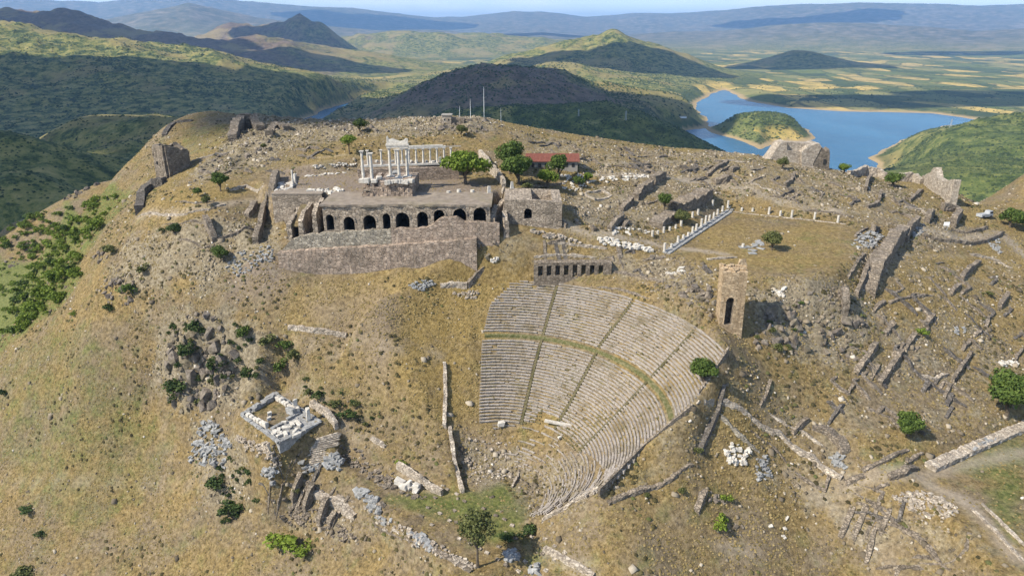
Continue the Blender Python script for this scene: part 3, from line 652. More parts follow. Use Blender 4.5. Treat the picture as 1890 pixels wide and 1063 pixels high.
# ================================================================== BUILDERS
R = random.Random(11); NR_ = np.random.default_rng(5)
def mpp(P): return (P[1]*CT-(P[2]-CAM[2])*ST)/FPX          # metres per photo pixel at P
def resample(P, ds):
    P = [np.array(p[:2], float) for p in P]; out = [P[0]]
    for a, b in zip(P[:-1], P[1:]):
        n = max(1, int(np.hypot(*(b-a))/ds+.5))
        for k in range(1, n+1): out.append(a+(b-a)*k/n)
    return np.array(out)
def wall_geo(P, heights, t, rnd, z0=None, jag=0.35, batter=0.06, sink=1.2, ds=0.7, rough=0.10, flat_top=None):
    """ragged masonry wall along world polyline P; heights: list along the wall"""
    S = resample(P, ds); n = len(S); T = np.gradient(S, axis=0); T /= np.maximum(np.hypot(T[:, 0], T[:, 1]), 1e-6)[:, None]; N = np.stack([-T[:, 1], T[:, 0]], -1)
    g = ground(S[:, 0], S[:, 1]) if z0 is None else np.full(n, z0)
    g = np.minimum(np.minimum(g, ground(*(S+N*t*.5).T)), ground(*(S-N*t*.5).T)) if z0 is None else g
    h = np.interp(np.linspace(0, 1, n), np.linspace(0, 1, len(heights)), heights)
    top = (g+h) if flat_top is None else np.full(n, flat_top)
    k = 0
    while k < n:                                                   # stepped, broken courses along the top
        m = rnd.randint(1, 4); d = rnd.uniform(-jag, jag*.35)*np.clip(h[min(k, n-1)]/2, .35, 2.0); top[k:k+m] += d; k += m
    top = np.maximum(top, g+.15)
    bot = g-sink; nr = max(2, min(9, int(max(h)/0.75)+2))
    V = []; 
    for side in (1, -1):
        for j in range(nr+1):
            f = j/nr; z = bot+(top-bot)*f; off = t*.5*(1+batter*(1-f)*(h+sink)/max(t, .3)*.5)
            rr_ = np.array([rnd.uniform(-rough, rough) for _ in range(n)]); zr = np.array([rnd.uniform(-.09, .09) for _ in range(n)]) if j == nr else 0
            p = S+N*(side*(off+rr_))[:, None]
            for i in range(n): V.append((p[i, 0]+rnd.uniform(-.08, .08), p[i, 1]+rnd.uniform(-.08, .08), z[i]+(zr[i] if j == nr else 0)))
    F = []; A = lambda s, j, i: s*(nr+1)*n+j*n+i
    for j in range(nr):
        for i in range(n-1):
            F.append((A(0, j, i+1), A(0, j, i), A(0, j+1, i), A(0, j+1, i+1))); F.append((A(1, j, i), A(1, j, i+1), A(1, j+1, i+1), A(1, j+1, i)))
    for i in range(n-1): F.append((A(0, nr, i+1), A(0, nr, i), A(1, nr, i), A(1, nr, i+1)))
    for j in range(nr):
        F.append((A(0, j, 0), A(1, j, 0), A(1, j+1, 0), A(0, j+1, 0))); F.append((A(1, j, n-1), A(0, j, n-1), A(0, j+1, n-1), A(1, j+1, n-1)))
    return V, F, (S[n//2, 0], S[n//2, 1], float(g[n//2]))
def wall(label, pts, h, t=1.0, m=None, name='ruin_wall', cat='wall', world=False, group=None, **kw):
    P = pts if world else [gp(*p)[:2] for p in pts]
    h = h if hasattr(h, '__len__') else [h*.8, h, h*.9, h*.65]
    if m is M_RUIN and t <= 1.3 and not world: h = [k*.8 for k in h]
    V, F, b = wall_geo(P, h, t, R, **kw); o = mobj(name, V, F, m or M_RUIN, base=b); return tag(o, label, cat, group)
# shared meshes for loose blocks, drums, boulders
def block_mesh(name, m, seed, rough=.12):
    r = random.Random(seed); b = bmesh.new(); bmesh.ops.create_cube(b, size=1.0)
    for v in b.verts: v.co += Vector((r.uniform(-rough, rough), r.uniform(-rough, rough), r.uniform(-rough, rough)))
    bmesh.ops.bevel(b, geom=b.edges[:], offset=.06, segments=1, affect='EDGES'); me = bpy.data.meshes.new(name); b.to_mesh(me); b.free(); me.materials.append(m); return me
BLK = {k: [block_mesh(k+'_block', m, i*7+j) for i in range(5)] for j, (k, m) in enumerate((('white', M_MARBLE), ('grey', M_GREYBLK), ('ruin', M_RUIN), ('pale', M_PALE)))}
def rock_mesh(name, m, seed):
    r = random.Random(seed); b = bmesh.new()
    for k in range(18):
        d = Vector((r.gauss(0, 1), r.gauss(0, 1), r.gauss(0, 1))).normalized(); b.verts.new((max(-.42, min(.42, d.x*.6)), max(-.40, min(.40, d.y*.6)), max(-.45, min(.38, d.z*.6))))
    res = bmesh.ops.convex_hull(b, input=b.verts); bmesh.ops.delete(b, geom=[g_ for g_ in res['geom_interior'] if isinstance(g_, bmesh.types.BMVert)], context='VERTS')
    me = bpy.data.meshes.new(name); b.to_mesh(me); b.free(); me.materials.append(m); return me
ROCKS = [rock_mesh('boulder', M_ROCK, s) for s in range(6)]
def inst(name, me, loc, scale, rot, parent=None):
    o = bpy.data.objects.new(name, me); COL.objects.link(o); o.scale = scale; o.rotation_euler = rot
    if parent is not None: o.parent = parent; o.location = Vector(loc)-Vector(parent['_w'])
    else: o.location = loc
    return o
def heap(label, poly, n, size, kind='grey', name='stone_heap', cat='stone heap', part='block', rise=0.0, flat=.55, rect=True, tilt=.25, group=None, world=None):
    """fallen blocks lying on the ground inside the pixel outline; each block is a part"""
    P = world or [gp(*p)[:2] for p in poly]; A = np.array(P); c = A.mean(0)
    e = thing(name, (c[0], c[1], gz(*c)), label, cat, group); k = 0; tries = 0
    while k < n and tries < n*40:
        tries += 1; x = R.uniform(A[:, 0].min(), A[:, 0].max()); y = R.uniform(A[:, 1].min(), A[:, 1].max())
        if not in_poly(np.array([x]), np.array([y]), P)[0]: continue
        s = R.uniform(*size); sx = s*R.uniform(.8, 1.7); sy = s*R.uniform(.6, 1.0); sz = s*R.uniform(flat*.7, flat*1.3)
        up = rise*max(0, 1-2*math.hypot(x-c[0], y-c[1])/max(np.ptp(A[:, 0]), np.ptp(A[:, 1]), 1))*R.random()
        inst(part, R.choice(BLK[kind]), (x, y, gz(x, y)+sz*.28+up), (sx, sy, sz), (R.uniform(-tilt, tilt), R.uniform(-tilt, tilt), R.uniform(0, 3.14)), e); k += 1
    return e
def outcrop(label, poly, n, size, cat='rock outcrop', tall=1.0, name='rock_outcrop'):
    P = [gp(*p)[:2] for p in poly]; A = np.array(P); c = A.mean(0)
    e = thing(name, (c[0], c[1], gz(*c)), label, cat); k = 0; tr = 0
    while k < n and tr < 4000:
        tr += 1; x = R.uniform(A[:, 0].min(), A[:, 0].max()); y = R.uniform(A[:, 1].min(), A[:, 1].max())
        if not in_poly(np.array([x]), np.array([y]), P)[0]: continue
        s = size[0]*.6+(size[1]*.85-size[0]*.6)*R.random()**2; sz = s*R.uniform(.6, 1.3)*tall
        inst('rock', R.choice(ROCKS), (x, y, gz(x, y)+sz*.10), (s*R.uniform(.8, 1.4), s*R.uniform(.7, 1.2), sz), (R.uniform(-.4, .4), R.uniform(-.4, .4), R.uniform(0, 6.28)), e); k += 1
    return e
def leaf_cloud(c, rad, n, size, rnd, lumps=9, hollow=.35, flatb=0.25, seed=0):
    """leaf-sized faces gathered into clumps; returns V,F arrays"""
    c = np.array(c, float); rad = np.array(rad, float); L = []
    for i in range(lumps):
        d = rnd.normal(size=3); d /= np.linalg.norm(d); d[2] = abs(d[2])*1.0-flatb; q = d*rad*rnd.uniform(.38, .76); L.append((q, rnd.uniform(.22, .50)))
    L.append((np.zeros(3), .55))
    k = rnd.integers(0, len(L), n); base = np.array([L[i][0] for i in k]); lr = np.array([L[i][1] for i in k])
    d = rnd.normal(size=(n, 3)); d /= np.linalg.norm(d, axis=1)[:, None]; rr = rnd.uniform(hollow, 1.0, n)**.5
    p = base + d*rad*lr[:, None]*rr[:, None]*rnd.uniform(.85, 1.15, n)[:, None]
    p[:, 2] = np.maximum(p[:, 2], -rad[2]*.8)
    nrm = d*.75 + rnd.normal(size=(n, 3))*.5; nrm /= np.linalg.norm(nrm, axis=1)[:, None]
    a = np.cross(nrm, rnd.normal(size=(n, 3))); a /= np.maximum(np.linalg.norm(a, axis=1), 1e-6)[:, None]; b = np.cross(nrm, a)
    s = size*rnd.uniform(.6, 1.3, n)[:, None]
    V = np.stack([p+a*s, p+b*s*.8, p-a*s, p-b*s*.8], 1).reshape(-1, 3)+c
    return V, np.arange(n*4).reshape(n, 4)
def trunk_geo(base, top, r0, r1, rnd, n=7, seg=5):
    b = np.array(base, float); t = np.array(top, float); V = []; F = []
    for j in range(seg+1):
        f = j/seg; p = b+(t-b)*f+np.array([rnd.uniform(-1, 1), rnd.uniform(-1, 1), 0])*r0*.35*(0 < j < seg); r = r0+(r1-r0)*f**.8
        if j == 0: r *= 1.35
        for k in range(n): V.append((p[0]+r*math.cos(6.283*k/n), p[1]+r*math.sin(6.283*k/n), p[2]))
    for j in range(seg):
        for k in range(n): F.append((j*n+k, j*n+(k+1) % n, (j+1)*n+(k+1) % n, (j+1)*n+k))
    F.append(tuple(seg*n+k for k in range(n))); return V, F
def tree(label, px, py, w, h, kind='green', trunk=.25, dens=1.0, leaf=None, cat='tree', name='tree', group=None, lumps=15, squash=1.0):
    """px,py: foot of the trunk; w,h: width and whole height in photo pixels"""
    P = gp(px, py); s = mpp(P); W = w*s*1.12; H = h*s/0.90; c0 = H*trunk
    e = thing(name, P, label, cat, group); rnd = np.random.default_rng(int(px*7+py))
    cc = P+np.array([0, 0, c0+(H-c0)*.5]); rad = np.array([W*.5, W*.5*squash, (H-c0)*.52])
    mb = MB(); V, F = trunk_geo(P-np.array([0, 0, .4]), cc+np.array([0, 0, rad[2]*.3]), max(.08, W*.042), max(.03, W*.012), rnd); mb.add(V, F)
    for i in range(6):
        d = rnd.normal(size=3); d /= np.linalg.norm(d); d[2] = abs(d[2])*.7+.1; st_ = P+np.array([0, 0, c0*rnd.uniform(.75, 1.25)+rad[2]*.1])
        V, F = trunk_geo(st_, cc+d*rad*.72, max(.05, W*.022), .02, rnd, 5, 3); mb.add(V, F)
    mb.build('trunk', M_BARK, e)
    lf = leaf or max(.16, W*.032); n = int(3200*dens)
    V, F = leaf_cloud(cc, rad, n, lf, rnd, lumps); mobj('crown', V, F, LEAF[kind], e); return e
_bush_proto = {}
def bush_proto(kind, i):
    k = (kind, i)
    if k not in _bush_proto:
        rnd = np.random.default_rng(i*13+len(kind)); V, F = leaf_cloud((0, 0, .42), (.5, .5, .46), 420, .055, rnd, 7, .2, .1); _bush_proto[k] = mesh_data('shrub', V, F, LEAF[kind])
    return _bush_proto[k]
def bush(label, px, py, w, h=None, kind='green', group=None, P=None, size=None):
    P = gp(px, py) if P is None else P; s = mpp(P); W = size or w*s; H = (h*s if h else W*.8)
    o = inst('shrub', bush_proto(kind, R.randint(0, 3)), P-np.array([0, 0, H*.08]), (W, W*R.uniform(.85, 1.15), H), (R.uniform(-.1, .1), R.uniform(-.1, .1), R.uniform(0, 6.28)))
    return tag(o, label, 'shrub', group)

# ================================================================== THE THEATRE
def cone_z(r): return T_APEX+T_SLOPE*r
def ring_row(r, a0, a1, depth, rnd, z=None, jr=.05, jz=.05, thick=.75):
    """one stone bench: a curved strip of touching blocks with worn edges"""
    L = math.radians(abs(a1-a0))*r; n = max(2, int(L/1.15)); V = []; F = []; z = cone_z(r) if z is None else z
    for k in range(n):
        u0 = a0+(a1-a0)*(k+.015)/n; u1 = a0+(a1-a0)*(k+1-.015)/n; dr = rnd.uniform(-jr, jr); dz = rnd.uniform(-jz, jz); dz2 = dz+rnd.uniform(-jz, jz)*.6
        if rnd.random() < .045: dr += rnd.uniform(.1, .3); dz -= rnd.uniform(.1, .4); dz2 -= rnd.uniform(.1, .4)
        q = []
        cut = min(.16, depth*.28); w_ = depth*.56
        for u, zz in ((u0, dz), (u1, dz2)):                 # overhanging lip, seat, sunken foot channel
            c, s = math.cos(math.radians(u)), math.sin(math.radians(u))
            for rad, hh in ((r+dr+cut, z-thick), (r+dr+cut, z-.08+zz), (r+dr-.05, z-.08+zz), (r+dr-.05, z+.12+zz), (r+w_, z+.10+zz), (r+w_+.05, z-.08+zz*.5), (r+depth*1.1, z-.08+zz*.5), (r+depth*1.1, z-thick)): q.append((TC[0]+rad*c, TC[1]+rad*s, hh))
        b = len(V); V += q; F += [(b+j, b+8+j, b+9+j, b+1+j) for j in range(7)]+[tuple(b+j for j in range(8)), tuple(b+15-j for j in range(8))]
    return V, F
theatre = thing('theatre', (TC[0], TC[1], ORCH_Z), 'steep ancient stone theatre cut into the hillside with curved seat rows', 'theatre')
def line_angle(r, A, B):
    """angle at which the circle of radius r meets the line A-B (nearest to the segment)"""
    best = None
    for k in np.linspace(-.25, 1.25, 600):
        x = A[0]+(B[0]-A[0])*k; y = A[1]+(B[1]-A[1])*k; d = abs(math.hypot(x-TC[0], y-TC[1])-r)
        if best is None or d < best[0]-1e-9: best = (d, math.degrees(math.atan2(y-TC[1], x-TC[0])))
    return best[1]
def cone_hit(px, py):
    d = ray(px, py); ts = np.arange(90, 230, .05); X = d[0]*ts; Y = d[1]*ts; Z = CAM[2]+d[2]*ts; r = np.hypot(X-TC[0], Y-TC[1]); i = np.nonzero(Z <= cone_z(r))[0][0]
    return np.array([X[i], Y[i], Z[i]])
def ra(p): return math.hypot(p[0]-TC[0], p[1]-TC[1]), math.degrees(math.atan2(p[1]-TC[1], p[0]-TC[0]))
STAIRS = []
for line in (((1027,530),(985,680),(962,780)), ((1165,560),(1105,640),(1050,745)), ((1283,605),(1205,690),(1072,828))):
    q = [ra(cone_hit(*p)) for p in line]; STAIRS.append(([c[0] for c in q][::-1], [c[1] for c in q][::-1]))
def stair_a(i, r): return float(np.interp(r, *STAIRS[i]))
LEFT = [ra(cone_hit(*p)) for p in ((885,781),(887,700),(890,625),(905,560),(940,529))]
RIGHT = [(12.9, -51.0), (18.6, -42.6)]+[ra(cone_hit(*p)) for p in ((1105,900),(1190,815),(1280,740),(1340,640))]
def left_a(r): return float(np.interp(r, [c[0] for c in LEFT], [c[1] for c in LEFT]))
def right_a(r): return float(np.interp(r, [c[0] for c in RIGHT], [c[1] for c in RIGHT]))
DEP = .60; DIAZ = (34.3, 35.4)
rT = random.Random(3)
rows = []; r = 17.7
while r < 46.6:
    if DIAZ[0]-DEP*.9 < r < DIAZ[1]: r = DIAZ[1]
    rows.append(r); r += DEP
for r in rows:
    e = [left_a(r)]+[stair_a(i, r) for i in range(3)]+[right_a(r)]
    for k in range(4):
        a0, a1 = e[k+1], e[k]; g = math.degrees(.42/r)
        if k < 3: a0 += g*(1 if k < 2 else .5)
        if k == 3: a0 += math.degrees(.45/r)
        if k == 3 and r < 24.6: a0 = max(a0, float(np.interp(r, [18.5, 24.6], [13, -37])))
        if k > 0: a1 -= g*(1 if k < 3 else .5)
        if k in (0, 1) and r < 18.3 and k == 1: continue
        if k == 2 and r < 18.6: continue
        if k == 1 and r < 20.5: a0 = a1-(a1-a0)*.35
        if r > 45.2 and k == 0: a1 = min(a1, left_a(45.2))
        if a1-a0 < 1.2: continue
        V, F = ring_row(r, a0, a1, DEP, rT, None, .07, .07 if k else .05); mobj('seat_row', V, F, M_SEAT, theatre)
# stairways between the wedges, in weathered, half-overgrown stone
M_STEP = stone_mat('overgrown_step', [(.07, .065, .03), (.12, .105, .055), (.22, .18, .11)], 2.0, None, .8, (.06, .06, .02), .3)
for i in range(3):
  for lo, hi in ((rows[0]+(.9 if i else 0), DIAZ[0]), (DIAZ[1], 45.6)):
    mb = MB(); r = lo
    while r < hi:
        if True:
            a = math.radians(stair_a(i, r)+rT.uniform(-.1, .1)); mb.box((TC[0]+(r+DEP*.3)*math.cos(a), TC[1]+(r+DEP*.3)*math.sin(a), cone_z(r)-.28+rT.uniform(-.04, .04)), (DEP*.6, .62, .5), a, .08, rT)
        r += DEP*.5
    o = mb.build('stairway', M_STEP, theatre); o['label'] = 'narrow overgrown stairway between seat wedges'
# walkway (diazoma) with a low back wall
mb = MB(); A = np.arange(right_a(35)+1, left_a(35), 2.0)
for a0, a1 in zip(A[:-1], A[1:]):
    for (ra_, rb_, zt, zb) in ((DIAZ[0], DIAZ[1], cone_z(DIAZ[0])+.18, -1.0),):
        c = [(TC[0]+q*math.cos(math.radians(u)), TC[1]+q*math.sin(math.radians(u))) for q, u in ((ra_, a0), (rb_, a0), (rb_, a1), (ra_, a1))]; mb.prism(c, zt+zb, zt)
t = NT('grassy_walkway'); t.col(t.ramp(t.noise(1.2, 4, .7), [(.35, (.065, .072, .026)), (.5, (.115, .112, .046)), (.64, (.20, .175, .10))])); M_WALK = t.m
o = mb.build('walkway', M_WALK, theatre); o['label'] = 'curved grassy walkway dividing upper and lower seats'
# ruined lowest rows: broken arcs in the grass
for k in range(23):
    r = 10.3+k*.62; a = right_a(r)+rT.uniform(0, 5)
    end = (94 if k > 1 else 70) if r < 17.4 else 60 if r < 18.4 else float(np.interp(r, [18.5, 24.6], [13, -37]))-1.5
    while a < end:
        L = min(rT.uniform(5, 20), end-a); keep = .80 if a < 14 else .58 if a < 60 else .5
        if L > 1.5 and rT.random() < keep:
            V, F = ring_row(r+rT.uniform(-.12, .12), a, a+L, .36, rT, cone_z(r)-.20+rT.uniform(-.1, .05), .10, .08, .5); mobj('seat_row', V, F, M_SEAT, theatre)
        a += L+(rT.uniform(.5, 3) if a < 14 else rT.uniform(2, 8))
M_CAP = M_PALE
def edge_wall(label, pts, h, t, m, lift):
    P = [cone_hit(*p) for p in pts]; S = []; V = []; F = []
    for a, b in zip(P[:-1], P[1:]):
        n = 14
        for k in range(n): S.append(a+(b-a)*k/n)
    S.append(P[-1]); S = np.array(S); T = np.gradient(S[:, :2], axis=0); T /= np.hypot(*T.T)[:, None]; N = np.stack([-T[:, 1], T[:, 0]], -1); n = len(S)
    for s in (1, -1):
        for z in (-h, lift):
            for i in range(n): V.append((S[i, 0]+N[i, 0]*s*t/2+rT.uniform(-.04, .04), S[i, 1]+N[i, 1]*s*t/2, S[i, 2]+z+(rT.uniform(-.10, .05) if z > 0 else 0)))
    I = lambda s, z, i: (s*2+z)*n+i
    for i in range(n-1): F += [(I(0,0,i+1),I(0,0,i),I(0,1,i),I(0,1,i+1)), (I(1,0,i),I(1,0,i+1),I(1,1,i+1),I(1,1,i)), (I(0,1,i+1),I(0,1,i),I(1,1,i),I(1,1,i+1))]
    F += [(I(0,0,0),I(1,0,0),I(1,1,0),I(0,1,0)), (I(1,0,n-1),I(0,0,n-1),I(0,1,n-1),I(1,1,n-1))]
    o = mobj('end_wall', V, F, m, theatre); o['label'] = label
edge_wall('pale end wall along the right side of the seating', [(1106,902),(1190,818),(1278,745)], 1.6, .45, M_RUIN, .10)
edge_wall('upper end wall beside the tree', [(1288,725),(1345,640)], 1.6, .45, M_RUIN, .10)
# two white pieces left on the seats
def lone_block(label, px, py, size, rz, m='white', name='marble_block', cat='marble block', z=None, P=None):
    P = cone_hit(px, py) if P is None else P
    return tag(inst(name, R.choice(BLK[m]), (P[0], P[1], P[2]+size[2]*.4), size, (0, 0, rz)), label, cat)
lone_block('long white marble beam lying across the lower theatre seats', 1033, 783, (6.4, .6, .7), math.radians(-20))
lone_block('white block at the lower left corner of the theatre seating', 925, 784, (1.5, 1.2, 1.0), .2)
lone_block('small white stone in the grass below the marble beam', 1033, 808, (.9, .6, .5), .6)

# ================================================================== SANCTUARY TERRACE: arcade, retaining walls, temple, stoa
def ax(px, z=-4.0, y=None): return (px-IW/2)/FPX*((y or ARC_Y)*CT-(z-CAM[2])*ST)
def zat(py, y): return float(at_y(IW/2, py, y)[2])
arcade = thing('arcade', (ax(700), ARC_Y, -8), 'long terrace substructure with a row of dark arched vaults', 'arcade')
OPEN = [(609,14,396,425),(644,20,400,427),(682,23,397,424),(713.5,14,394,424),(743,25,392,424),(780,20,391,420),(811,20,387,422),(848.5,24,385,422),(885.5,23,383,413)]
Z0A, Z1A, D1A = -9.0, -.05, 12.4
XL, XR = ax(597), ax(905)
ops = []
for (cx, w, yt, yb) in OPEN:
    x = ax(cx); hw = w/2*.1384; zt = zat(yt, ARC_Y); zb = zat(yb, ARC_Y); ops.append((x, hw, zt, max(zb, Z0A+.2)))
front = MB(); edges = [XL]
NSEG = 10
def arch_pts(x, hw, zt, k): 
    zs = zt-hw
    return [(x-hw*math.cos(math.pi*i/k), zs+hw*math.sin(math.pi*i/k)) for i in range(k+1)]
prev = XL
def face(mb, pts): mb.add(pts, [tuple(range(len(pts)))])
for i, (x, hw, zt, zb) in enumerate(ops):
    # pier to the left of the opening
    face(front, [(prev, ARC_Y, Z0A), (x-hw, ARC_Y, Z0A), (x-hw, ARC_Y, Z1A), (prev, ARC_Y, Z1A)])
    face(front, [(x-hw, ARC_Y, Z0A), (x+hw, ARC_Y, Z0A), (x+hw, ARC_Y, zb), (x-hw, ARC_Y, zb)])
    a = arch_pts(x, hw, zt, NSEG)
    for (x0, z0), (x1, z1) in zip(a[:-1], a[1:]): face(front, [(x0, ARC_Y, z0), (x1, ARC_Y, z1), (x1, ARC_Y, Z1A), (x0, ARC_Y, Z1A)])
    v = MB(); prof = [(x-hw, zb)]+a+[(x+hw, zb)]
    for (x0, z0), (x1, z1) in zip(prof[:-1], prof[1:]): face(v, [(x0, ARC_Y, z0), (x0, ARC_Y+10, z0), (x1, ARC_Y+10, z1), (x1, ARC_Y, z1)])
    face(v, [(x-hw, ARC_Y, zb), (x+hw, ARC_Y, zb), (x+hw, ARC_Y+10, zb), (x-hw, ARC_Y+10, zb)])
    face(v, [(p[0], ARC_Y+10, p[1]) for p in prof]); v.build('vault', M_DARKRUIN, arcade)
    ring = MB()
    for (x0, z0), (x1, z1) in zip(a[:-1], a[1:]):
        k = 1+.42/hw; zs = zt-hw; q = [(x0, z0), (x1, z1), (x+(x1-x)*k, zs+(z1-zs)*k), (x+(x0-x)*k, zs+(z0-zs)*k)]; j = R.uniform(0, .07)
        ring.add([(p[0], ARC_Y-.16-j, p[1]) for p in q]+[(p[0], ARC_Y+.1, p[1]) for p in q], [(0, 1, 2, 3), (0, 4, 5, 1), (1, 5, 6, 2), (2, 6, 7, 3), (3, 7, 4, 0)])
    ring.build('arch_ring', M_ARC, arcade)
    prev = x+hw
face(front, [(prev, ARC_Y, Z0A), (XR, ARC_Y, Z0A), (XR, ARC_Y, Z1A), (prev, ARC_Y, Z1A)])
face(front, [(XL, ARC_Y, Z0A), (XL, ARC_Y, Z1A), (XL, ARC_Y+D1A, Z1A), (XL, ARC_Y+D1A, Z0A)])
front.build('front_wall', M_ARC, arcade)
xs_ = np.linspace(XL-.6, XR+.4, 60); ys_ = np.linspace(0, D1A+2.2, 16); GXf, GYf = np.meshgrid(xs_, ys_); jag_ = .5*fbm(xs_/1.7, xs_*0, 3, 4)-.1
GYf = ARC_Y-.2+GYf; GYf[0] += jag_; GZf = .10+.16*fbm(GXf/3, GYf/3, 3, 9); lip = GZf[0]-.55
Vf = np.concatenate([np.stack([GXf, GYf, GZf], -1).reshape(-1, 3), np.stack([xs_, GYf[0]+.02, lip], -1), np.stack([xs_, GYf[0]+1.2, lip], -1)])
i0 = GXf.size; Ff = [tuple(map(int, f)) for f in grid_faces(16, 60)]+[(i0+k, i0+k+1, k+1, k) for k in range(59)]+[(i0+60+k, i0+60+k+1, i0+k+1, i0+k) for k in range(59)]
mobj('terrace_floor', Vf, Ff, M_TERR, arcade)
# collapsed bays at the west end: fins and the inner wall with two low arches
for (p0, hgt, lab) in ((531, 4.6, 'broken pier at the collapsed west end'), (553, 5.5, 'short leaning pier between collapsed vaults'), (580, 8.0, 'tall broken vault pier with sloping top')):
    x = ax(p0); V, F, b = wall_geo([(x, ARC_Y+.2), (x, ARC_Y+11)], [hgt*.72, hgt, hgt*1.0, min(hgt*1.1, 7.6)], 1.1, R, z0=-8.2, jag=.3); o = mobj('pier', V, F, M_ARC, arcade); o['label'] = lab
back = MB(); x0, x1 = ax(505, -2, 184), ax(597, -2, 184); yb_ = ARC_Y+11.4
low = [((548, 384.0)), ((577.5, 381.5))]; prev = x0
for (cx, yt) in low:
    x = ax(cx, -1, yb_); hw = 1.15; zt = zat(yt, yb_); zb = zt-1.0
    face(back, [(prev, yb_, -8.2), (x-hw, yb_, -8.2), (x-hw, yb_, .3), (prev, yb_, .3)]); face(back, [(x-hw, yb_, -8.2), (x+hw, yb_, -8.2), (x+hw, yb_, zb), (x-hw, yb_, zb)])
    a = [(x-hw*math.cos(math.pi*i/8), zb+(zt-zb)*math.sin(math.pi*i/8)) for i in range(9)]
    for (xa, za), (xb, zb2) in zip(a[:-1], a[1:]):
        face(back, [(xa, yb_, za), (xb, yb_, zb2), (xb, yb_, .3), (xa, yb_, .3)]); face(back, [(xa, yb_, za), (xa, yb_+5, za), (xb, yb_+5, zb2), (xb, yb_, zb2)])
    face(back, [(x-hw, yb_, zb), (x+hw, yb_, zb), (x+hw, yb_+5, zb), (x-hw, yb_+5, zb)]); face(back, [(p[0], yb_+5, p[1]) for p in a]); prev = x+hw
face(back, [(prev, yb_, -8.2), (x1, yb_, -8.2), (x1, yb_, .3), (prev, yb_, .3)]); back.build('inner_wall', M_ARC, arcade)
mb = MB(); mb.prism([(x0, yb_-.1), (x1, yb_-.1), (x1, yb_+6.5), (x0, yb_+6.5)], .0, .34); mb.build('terrace_floor', M_TERR, arcade)
mb = MB(); xa, xb = ax(533), ax(553); mb.add([(xa, ARC_Y+.9, -5.6), (xb, ARC_Y+.9, -5.6), (xb, yb_, -2.6), (xa, yb_, -2.6), (xa, ARC_Y+.9, -6.0), (xb, ARC_Y+.9, -6.0), (xb, yb_, -3.6), (xa, yb_, -3.6)], [(0, 1, 2, 3), (4, 5, 1, 0), (7, 6, 5, 4)])
o = mb.build('earth_fill', M_GROUND, arcade); o['label'] = 'grassy earth fill in a collapsed vault'
# two stepped retaining walls in front of it
def face_wall(name, label, prof_top, zbot, y0, depth, m, steps=.35):
    """vertical ashlar wall; prof_top: (pixel x, pixel y of the top edge)"""
    xs = [p[0] for p in prof_top]; n = int((xs[-1]-xs[0])/7); V = []; F = []; nr = 6
    for i in range(n+1):
        px = xs[0]+(xs[-1]-xs[0])*i/n; zt = zat(np.interp(px, xs, [p[1] for p in prof_top]), y0); zt = round(zt/steps)*steps+R.uniform(-.22, .10); x = ax(px, -12, y0)
        for j in range(nr+1): V.append((x, y0+R.uniform(-.06, .06)-.15*(1-j/nr), zbot+(zt-zbot)*j/nr))
        V.append((x, y0+depth, zt)); 
    k = nr+2
    for i in range(n):
        for j in range(nr+1): F.append((i*k+j, (i+1)*k+j, (i+1)*k+j+1, i*k+j+1))
    F.append(tuple(range(k))); F.append(tuple(n*k+j for j in range(k-1, -1, -1)))
    o = mobj(name, V, F, m, base=(ax((xs[0]+xs[-1])/2), y0, zbot)); return tag(o, label, 'wall')
face_wall('retaining_wall', 'grey upper retaining wall directly under the dark vaults', [(507,468),(520,462),(536,444),(560,434),(600,430),(660,427),(722,424),(724,421)], -20.5, 170.6, 1.6, M_WALLGREY)
face_wall('retaining_wall', 'brown masonry bulge rising in front of the eastern vaults', [(724.5,421),(760,423),(790,420),(806,409),(818,401),(850,400),(853,409),(905,412),(922,413)], -20.5, 170.3, 1.8, M_WALLPURP)
face_wall('retaining_wall', 'tall mauve lower retaining wall below the ledge line', [(512,466),(600,460),(720,454),(800,447),(880,441)], -24, 168.6, 2.4, M_WALLPURP, .02)
# massive block at the east end of the arcade with an arched door
blk = thing('substructure_block', (ax(970), ARC_Y, -8), 'massive stone block east of the vaults with one arched doorway', 'ruin')
yF = ARC_Y+4.0; XB0, XB1 = ax(916, -4, yF), ax(1037, -4, yF); zT0 = zat(370, yF+4); zB = -13.0
f = MB(); dx = ax(974.5, -4, yF); hw = 1.0; zt = zat(385, yF); zb = zat(404, yF)
ztop = zat(369, yF); 
face(f, [(XB0, yF, zB), (dx-hw, yF, zB), (dx-hw, yF, ztop), (XB0+2.2, yF, ztop)]); face(f, [(dx-hw, yF, zB), (dx+hw, yF, zB), (dx+hw, yF, zb), (dx-hw, yF, zb)])
a = arch_pts(dx, hw, zt, 8)
for (xa, za), (xb, zb2) in zip(a[:-1], a[1:]): face(f, [(xa, yF, za), (xb, yF, zb2), (xb, yF, ztop), (xa, yF, ztop)])
face(f, [(dx+hw, yF, zB), (XB1, yF, zB), (XB1, yF, ztop-.8), (dx+hw, yF, ztop)])
face(f, [(XB1, yF, zB), (XB1, yF+13, zB), (XB1, yF+13, ztop-.2), (XB1, yF, ztop-.8)])
face(f, [(XB0+2.2, yF, ztop), (dx-hw, yF, ztop), (dx+hw, yF, ztop), (dx+hw, yF+13, ztop+.1), (XB0+2.2, yF+13, ztop+.1)])
face(f, [(XB1-2.4, yF, ztop-.55), (XB1, yF, ztop-.8), (XB1, yF+13, ztop-.2), (XB1-2.4, yF+13, ztop-.1)])
xp0, xp1 = dx+hw, XB1-2.4       # open pit between door block and east wall
face(f, [(xp0, yF, ztop-.15), (xp1, yF, ztop-.55), (xp1, yF+1.2, ztop-.5), (xp0, yF+1.2, ztop-.1)])
